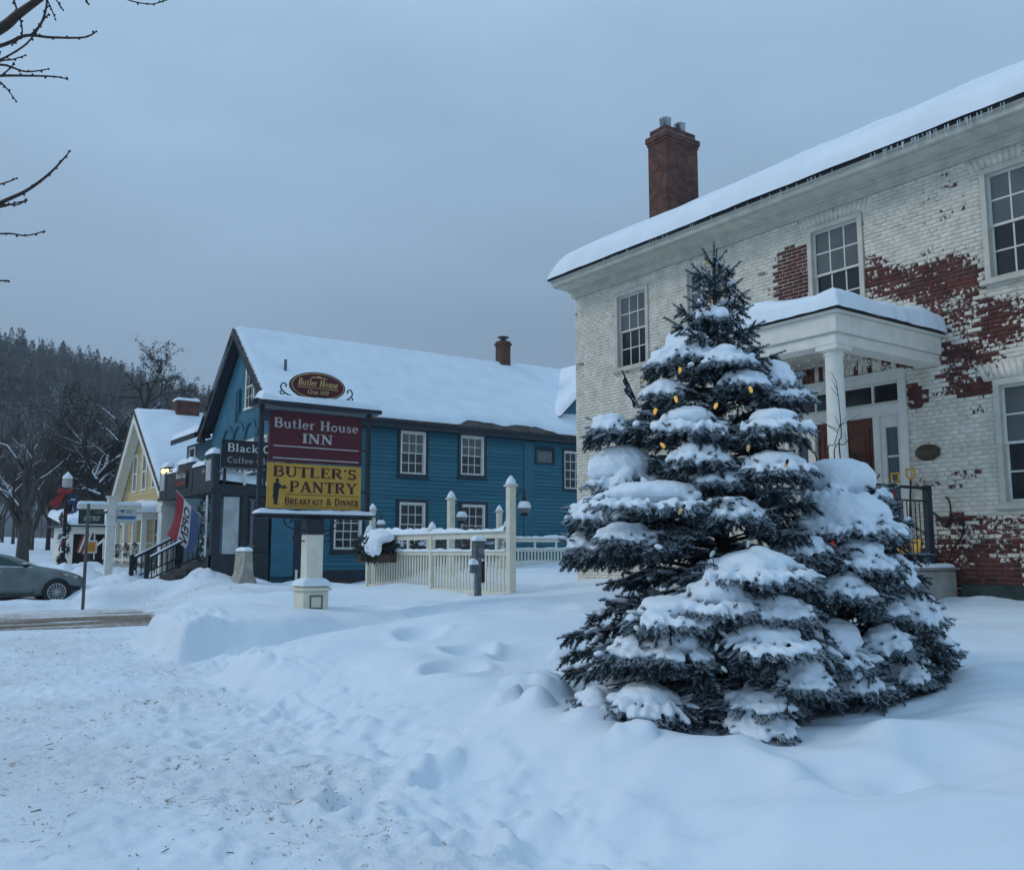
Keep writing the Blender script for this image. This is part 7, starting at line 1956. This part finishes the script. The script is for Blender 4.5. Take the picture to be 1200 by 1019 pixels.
        VV, FF = [], []
        for i, (c, r, d) in enumerate(self.snow):
            d = Vector(d).normalized(); s = d.cross(Vector((0, 0, 1)))
            s = s.normalized() if s.length > 1e-3 else Vector((1, 0, 0)); u = s.cross(d)
            A = np.array([d * r[0], s * r[1], u * r[2]]); VV.append(un @ A + np.array(c)); FF.append(fq + i * len(un))
        o = np_mesh('snow_load', np.concatenate(VV), np.concatenate(FF), SNOWT, t, True)
        fuse(o, voxel, 5)
        nv = len(o.data.vertices); co = np.zeros(nv * 3, np.float32); no = np.zeros(nv * 3, np.float32)
        o.data.vertices.foreach_get('co', co); o.data.vertices.foreach_get('normal', no)
        co = co.reshape(-1, 3); no = no.reshape(-1, 3)
        h = fbm(co[:, 0] * 9 + co[:, 2] * 4, co[:, 1] * 9 + co[:, 2] * 7, 811, 3) * .016 + fbm(co[:, 0] * 38 + co[:, 2] * 21, co[:, 1] * 38 - co[:, 2] * 25, 813, 2) * .005
        o.data.vertices.foreach_set('co', (co + no * h[:, None]).ravel()); o.data.update()
        return t

TX, TY = 5.72, 5.14
big = Spruce(TX, TY, .50, 4.20, [(.4, 1.22), (.7, 1.22), (1.2, 1.18), (1.7, 1.10), (2.2, .96), (2.6, .75), (3.0, .54), (3.4, .34), (3.7, .16), (3.95, .08), (4.2, .04)], 17)
big.fill(.185, .115, 9, 5, (.06, .80), .16, zmin=.38, slim=.42)
PADS = [(728, 515, 88, 52, .85), (806, 470, 84, 34, .8), (914, 440, 62, 26, .85), (906, 474, 78, 28, .95), (816, 514, 66, 24, .85), (905, 524, 86, 26, .85), (768, 556, 150, 36, .9), (700, 575, 70, 30, .9), (856, 577, 66, 24, .8),
        (884, 637, 118, 36, .9), (840, 668, 84, 42, .95), (785, 690, 95, 34, .95), (905, 690, 80, 26, .9), (898, 720, 104, 34, .95), (748, 738, 64, 24, .95), (797, 733, 70, 30, .95), (757, 793, 80, 32, .98), (890, 803, 74, 18, .9), (890, 828, 70, 22, .98), (735, 612, 70, 16, .95),
        (812, 385, 56, 34, .7), (782, 402, 46, 24, .85), (850, 400, 60, 26, .8), (908, 418, 40, 30, .9), (832, 355, 40, 18, .7), (780, 440, 50, 22, .85), (870, 430, 50, 20, .8), (715, 480, 40, 22, .95), (690, 620, 40, 18, 1.0), (840, 545, 60, 18, .7), (700, 800, 40, 20, 1.0), (940, 770, 60, 26, .95)]
for p in PADS: big.pad(*p)
big.finish('spruce_tree', 'tall blue spruce on the lawn laden with snow and strung with lights')

small = Spruce(6.72, 4.47, .45, 2.32, [(.3, .60), (.9, .62), (1.3, .48), (1.6, .34), (1.95, .24), (2.3, .07)], 23)
small.fill(.16, .12, 9, 6, (.06, .40), .16, zmin=.36)
for (px, yt, w_, h_, dk, ds) in [(982, 530, 96, 52, .85, 7.55), (994, 573, 108, 46, .95, 7.25), (1004, 626, 78, 34, .95, 7.02), (988, 668, 62, 24, .98, 6.88), (1050, 640, 36, 40, .95, 7.35), (1035, 696, 40, 18, 1.0, 7.1), (1066, 678, 62, 44, .95, 7.3),
        (968, 716, 88, 50, 1.0, 6.92), (1036, 726, 46, 28, 1.0, 7.0), (938, 622, 60, 22, .9, 7.0), (1092, 738, 44, 18, 1.0, 7.4), (1000, 778, 56, 22, 1.0, 6.85), (965, 600, 50, 22, .98, 7.2), (1060, 770, 50, 20, 1.0, 7.1)]:
    small.pad(px, yt, w_, h_, dk, dist=ds)
small.finish('spruce_tree', 'low broad spruce under thick domes of snow, right of the tall spruce')

# string of coloured bulbs on the tall spruce
t = thing('light_string', 'string of big cone bulbs, amber ones glowing, wound round the tall spruce', 'string lights', (TX, TY, .6))
AMB = emit('amber_bulb', rgb(1.0, .52, .12), .32); AMB.node_tree.nodes['Principled BSDF'].inputs['Base Color'].default_value = rgb(.8, .45, .08)
PALE = mat('frosted_bulb', rgb(.42, .47, .47), .25, .1, 20, spec=.6); REDL = emit('red_bulb', rgb(.8, .03, .03), .12)
PALA = mat('pale_amber_bulb', rgb(.62, .42, .16), .25, .1, 20, spec=.6)
SOCK = mat('bulb_socket', rgb(.01, .03, .02), .5)
dax = TX * math.sin(YAW) + TY * math.cos(YAW)
BULBS = [(797, 433, AMB), (880, 457, AMB), (792, 467, AMB), (768, 481, AMB), (839, 475, AMB), (754, 444, PALA), (826, 308, PALA), (830, 359, AMB), (877, 524, PALA), (777, 522, AMB), (928, 504, PALA), (921, 546, PALA), (771, 598, PALE), (798, 598, PALA), (877, 636, PALE), (840, 757, PALE), (848, 783, PALE), (745, 832, PALE), (905, 770, PALE), (835, 648, PALE), (925, 803, PALE)]
pts = []
for (px, py, m_) in BULBS:
    D = dax - .4
    for _ in range(4):
        q = at_d(px, py, D); R = big.R(q[2]) * 1.12 + .03; u = (q[0] - TX) * math.cos(YAW) - (q[1] - TY) * math.sin(YAW); D = dax - math.sqrt(max(R * R - u * u, .02))
    q = Vector(at_d(px, py, D)); pts.append(q); tl = Vector((random.gauss(0, .5), random.gauss(0, .5), -1 if m_ is not AMB else random.choice((-1, .6)))).normalized()
    b = M(); prof = [(.001, -.034), (.007, -.029), (.012, -.015), (.0138, .0), (.012, .012), (.008, .020)]
    rot = Vector((0, 0, -1)).rotation_difference(tl).to_matrix()
    mb = M().lathe((0, 0, 0), prof, 10); mb.v = [tuple(rot @ Vector(v) + q) for v in mb.v]
    bo = mb.build('bulb', m_, t, True)
    mb = M().lathe((0, 0, 0), [(.0105, .021), (.012, .024), (.011, .048), (.004, .052)], 8); mb.v = [tuple(rot @ Vector(v) + q) for v in mb.v]; mb.build('socket', SOCK, bo)
wire = M(); order = sorted(range(len(pts)), key=lambda i: -pts[i].z)
for a, b in zip(order[:-1], order[1:]):
    A, B = pts[a], pts[b]; md_ = (A + B) / 2 + Vector((TX - (A.x + B.x) / 2, TY - (A.y + B.y) / 2, 0)) * .25 - Vector((0, 0, .03))
    wire.tube(smooth_path([A, md_, B], 5), .0035, 4)
wire.build('wire', SOCK, t)
q = Vector(at_d(976, 638, 6.9)); b = M().lathe(tuple(q), [(.001, -.03), (.011, -.02), (.014, .0), (.009, .02), (.004, .03)], 10)
tag(b.build('red_bulb', REDL, smooth=True, loc=tuple(q)), 'single red bulb glowing between the snowy boughs of the low spruce', 'bulb')

# ================================================================== leafless trees
def grow(mb, sn, p, d, L_, r, lev, rr, maxlev, spread=.6, kids=(3, 5), up=.15, minr=.004, snow_r=.02, gnarl=.18, n0=7):
    nseg = 5 if lev < 2 else 3
    pts = [p]; rad = [r]; q = Vector(p); dd = Vector(d)
    for i in range(nseg):
        dd = (dd + Vector((rr.gauss(0, gnarl), rr.gauss(0, gnarl), rr.gauss(up * .4, gnarl * .7)))).normalized()
        q = q + dd * (L_ / nseg); pts.append(q.copy()); rad.append(max(minr, r * (1 - .62 * (i + 1) / nseg)))
    mb.tube(pts, rad, n0 if lev == 0 else (5 if lev < 2 else 3), cap=False)
    if sn is not None and r > snow_r:
        run = []
        for i in range(len(pts) - 1):
            t_ = (pts[i + 1] - pts[i]).normalized()
            if abs(t_.z) < .80:
                sn.tube([pts[i] + Vector((0, 0, rad[i] * .75)), pts[i + 1] + Vector((0, 0, rad[i + 1] * .75))], [rad[i] * .8, rad[i + 1] * .8], 5)
    if lev >= maxlev: return
    k = rr.randint(*kids)
    for j in range(k):
        f = .35 + .62 * (j + rr.random() * .6) / k if lev else .38 + .6 * (j + rr.random() * .6) / k
        i = min(len(pts) - 2, int(f * nseg)); g_ = f * nseg - i
        b = pts[i] * (1 - g_) + pts[i + 1] * g_; t_ = (pts[i + 1] - pts[i]).normalized()
        a = rr.random() * 2 * PI; s1 = t_.orthogonal().normalized(); s2 = t_.cross(s1)
        nd_ = (t_ * (1 - spread * .5) + (s1 * math.cos(a) + s2 * math.sin(a)) * spread * (.8 + .5 * rr.random()) + Vector((0, 0, up))).normalized()
        grow(mb, sn, b, nd_, L_ * (.50 + .22 * rr.random()), max(minr, rad[i] * (.55 + .15 * rr.random())), lev + 1, rr, maxlev, spread, kids, up, minr, snow_r, gnarl)
WOOD = mat('grey_bark', rgb(.060, .052, .046), .9, .35, 3, bump=.3)
DWOOD = mat('dark_bark', rgb(.028, .022, .020), .9, .35, 3)
def bare_tree(name, label, loc, H, r, seed, wood=WOOD, group=None, maxlev=4, spread=.6, kids=(3, 5), up=.18, snow=True, gnarl=.16, minr=.012, lean=(0, 0), leaves=0, slim=False):
    rr = random.Random(seed); t = thing(name, label, 'tree', loc, group)
    mb = M(); sn = M() if snow else None
    p0 = Vector(loc) - Vector((0, 0, .3))
    pts = [p0, p0 + Vector((lean[0] * .1, lean[1] * .1, H * .12)), p0 + Vector((lean[0] * .3, lean[1] * .3, H * .3))]
    tr = M(); tr.tube(pts, [r * 1.25, r, r * .85], 10, cap=False); 
    k = 1 if slim else rr.randint(3, 4)
    if slim: pts.append(p0 + Vector((.2, .3, H * .5))); tr = M(); tr.tube(pts, [r * 1.25, r, r * .8, r * .55], 10, cap=False)
    for j in range(k):
        a = 2 * PI * j / k + rr.random(); d = Vector((math.cos(a) * .45, math.sin(a) * .45, 1)).normalized() if j else Vector((lean[0] * .1, lean[1] * .1, 1)).normalized()
        grow(mb, sn, pts[-1] - Vector((0, 0, H * .03 * j)), d, H * ((.42 if j else .5) if not slim else .30), r * (.62 if j else .75), 1, rr, maxlev, spread, kids, up, minr, .03, gnarl)
    if slim:
        for j in range(7):
            a = j * 2.4; grow(mb, sn, pts[2] + (pts[3] - pts[2]) * (j / 7), Vector((math.cos(a), math.sin(a), .25)).normalized(), H * .095, r * .35, 2, rr, maxlev, spread, kids, up, minr, .03, gnarl)
    tr.build('trunk', wood, t, True); cro = mb.build('crown', wood, t, True, recalc=False)
    if leaves:
        lf = M(); vv = mb.v
        for k in range(leaves * 3):
            q = Vector(vv[rr.randrange(len(vv) // 4, len(vv))]) + Vector((rr.gauss(0, .12), rr.gauss(0, .12), rr.gauss(0, .12)))
            d = Vector((rr.gauss(0, 1), rr.gauss(0, 1), rr.gauss(-.3, 1))).normalized() * (.10 + .08 * rr.random()); s_ = d.orthogonal().normalized() * .05
            lf.add([q - s_, q + s_, q + d], [(0, 1, 2)])
        lf.build('leaf_clumps', mat('withered_leaves', rgb(.026, .021, .019), .9, .4, 3), cro, recalc=False)
    if sn is not None and sn.v: sn.build('snow_load', SNOW, t, True, recalc=False)
    return t
l = at_d(26, 652, 52); bare_tree('bare_tree', 'large leafless tree with forked trunk at the left edge behind the car', (l[0], l[1], .9), 8.6, .33, 5, maxlev=5, kids=(3, 4), spread=.66, up=.20, minr=.010)
l = at_d(122, 640, 58); bare_tree('bare_tree', 'dark gnarled leafless tree with snowy limbs left of the yellow house', (l[0], l[1], 1.2), 11.0, .34, 15, DWOOD, maxlev=5, spread=.85, kids=(3, 5), up=.03, gnarl=.28, lean=(-.8, 0.6), leaves=2600)
l = at_d(160, 600, 66); bare_tree('bare_tree', 'tall dark thin crowned tree rising above the yellow house roof', (l[0], l[1], 1.5), 16.2, .34, 9, DWOOD, maxlev=4, spread=.7, kids=(4, 6), up=.02, gnarl=.26, snow=False, leaves=3200, slim=True)
GB = 'leafless trees at the foot of the hill'; LB = 'slim leafless grey tree among the trees at the hill foot'
protos = []
rr = random.Random(44)
spots = []
for k in range(34):
    px = -60 + 330 * (k + rr.random()) / 34; D = 66 + 60 * rr.random(); q = at_d(px, 640, D); spots.append((q[0], q[1], D))
for k, (x, y, D) in enumerate(spots):
    z = gz(x, y) - .2
    if k < 3: o = bare_tree('background_tree', LB, (x, y, z), 7.2 + 1.2 * k, .14, 60 + k, WOOD if k < 2 else DWOOD, GB, maxlev=4, kids=(4, 5), spread=.5, up=.3, snow=False, minr=.016); protos.append(o)
    else:
        o = copy_tree(protos[k % 3]); o.location = (x, y, z); o.rotation_euler.z = rr.random() * 6.28; s = .75 + .5 * rr.random(); o.scale = (s, s, s)

# street tree at the left whose twigs reach into the top left of the view
rr = random.Random(2)
t = thing('street_tree', 'leafless street tree whose budded twigs hang into the upper left sky', 'tree', (-1.9, 4.6, 0.0))
tr = M(); tr.tube([(-1.9, 4.6, -.2), (-1.85, 4.6, 1.5), (-1.7, 4.65, 3.0), (-1.5, 4.7, 4.4), (-1.3, 4.7, 6.2)], [.15, .12, .11, .08, .03], 12); tr.build('trunk', mat('street_bark', rgb(.05, .04, .032), .9, .3, 14, bump=.4), t, True)
tw = M()
def twig(pix, D, r0, r1, root=None):
    pts = [Vector(at_d(px, py, D)) for px, py in pix]
    if root: pts = [Vector(root)] + pts
    pp = smooth_path(pts, 7); n = len(pp)
    rad = [r0 + (r1 - r0) * (i / (n - 1)) for i in range(n)]
    tw.tube(pp, rad, 6)
    for i in range(3, n - 1, 3):       # buds
        if pp[i].x > .1: 
            s = Vector((rr.gauss(0, 1), rr.gauss(0, 1), rr.gauss(0, 1))).normalized() * (rad[i] + .003)
            tw.blob(pp[i] + s, (.0052, .0052, .0062), 6, 4)
    tw.blob(pp[-1], (.005, .005, .005), 6, 4)
TW = 4.0
root = (-1.62, 4.68, 3.5)
twig([(-200, 130), (-60, 66), (0, 34), (20, 18), (42, 2), (75, -22), (150, -74), (210, -130)], TW, .034, .006, root)
twig([(-80, 75), (0, 54), (30, 42), (60, 44), (98, 44), (113, 37)], TW, .010, .0028)
twig([(0, 60), (-0, 70), (28, 54), (42, 38), (52, 22), (57, 17)], TW, .006, .0026)
twig([(36, 42), (48, 28), (54, 10), (55, -6)], TW, .006, .004)
twig([(-40, 85), (0, 76), (30, 84), (57, 81)], TW, .007, .0025)
twig([(-40, 92), (0, 89), (35, 89), (65, 90), (79, 93)], TW, .007, .0025)
twig([(-20, 84), (0, 72), (14, 70), (30, 65)], TW, .005, .0024)
twig([(-20, 80), (0, 96), (8, 104), (19, 119)], TW, .005, .0024)
twig([(0, 90), (12, 80), (16, 74)], TW, .004, .0024)
twig([(62, -13), (32, -22), (16, -8), (20, 12), (25, 28), (25, 42), (14, 53)], TW, .006, .0026)
twig([(64, -14), (55, -4), (60, 10), (65, 23)], TW, .004, .0024); twig([(72, -20), (64, -6), (70, 6), (74, 12)], TW, .004, .0024); twig([(108, -45), (100, -8), (102, 2), (104, 5)], TW, .004, .0024)
twig([(128, -58), (118, -30), (130, -12), (150, 0), (175, 5), (190, 2), (195, 0)], TW, .004, .0024)
twig([(-160, 300), (-60, 268), (0, 238), (30, 224), (55, 206), (72, 189), (82, 177)], TW, .014, .0024, root)
twig([(-120, 289), (-60, 232), (0, 216), (20, 209)], TW, .006, .0025); twig([(-70, 271), (-30, 248), (0, 243), (18, 238), (31, 235)], TW, .005, .0024); twig([(0, 239), (20, 240), (31, 234)], TW, .004, .0024)
twig([(-130, 292), (-80, 286), (0, 274), (30, 276), (52, 271)], TW, .006, .0025); twig([(-160, 301), (-110, 322), (-60, 332), (0, 329), (9, 329)], TW, .006, .003)
twig([(-110, 285), (-90, 300), (-60, 296)], TW, .005, .0025); twig([(-190, 126), (-150, 150), (-110, 152), (-60, 140)], TW, .009, .0025); twig([(-150, 104), (-120, 70), (-80, 40)], TW, .009, .0025)
tw.build('crown', mat('twig_brown', rgb(.045, .028, .022), .7, .3, 30), t, True, recalc=False)

# bare stems of a young shrub behind the low spruce
t = thing('bare_shrub', 'thin bare shrub stems standing before the porch column', 'shrub', (8.6, 5.9, .7))
b = M(); base = Vector((8.75, 5.95, .6)); rr = random.Random(19); D = base.x * math.sin(YAW) + base.y * math.cos(YAW)
for pix in ([(985, 540), (986, 510), (983, 470), (980, 447)], [(972, 545), (978, 520), (985, 495)], [(960, 550), (952, 530), (945, 512), (940, 505)], [(965, 550), (960, 525), (962, 505)], [(945, 560), (938, 545), (930, 530)], [(978, 545), (990, 520), (1000, 512)]):
    pts = [base + Vector((rr.gauss(0, .05), rr.gauss(0, .05), 0))] + [Vector(at_d(px, py, D)) for px, py in pix]
    b.tube(smooth_path(pts, 5), [.010 - .0075 * i / (5 * (len(pts) - 1)) for i in range(5 * (len(pts) - 1) + 1)], 5)
    for k in range(5):
        q = pts[-2] + (pts[-1] - pts[-2]) * rr.random(); b.tube([q, q + Vector((rr.gauss(0, .1), rr.gauss(0, .1), .12))], [.004, .002], 4)
b.build('stem', mat('shrub_stem', rgb(.03, .022, .02), .8), t, True)
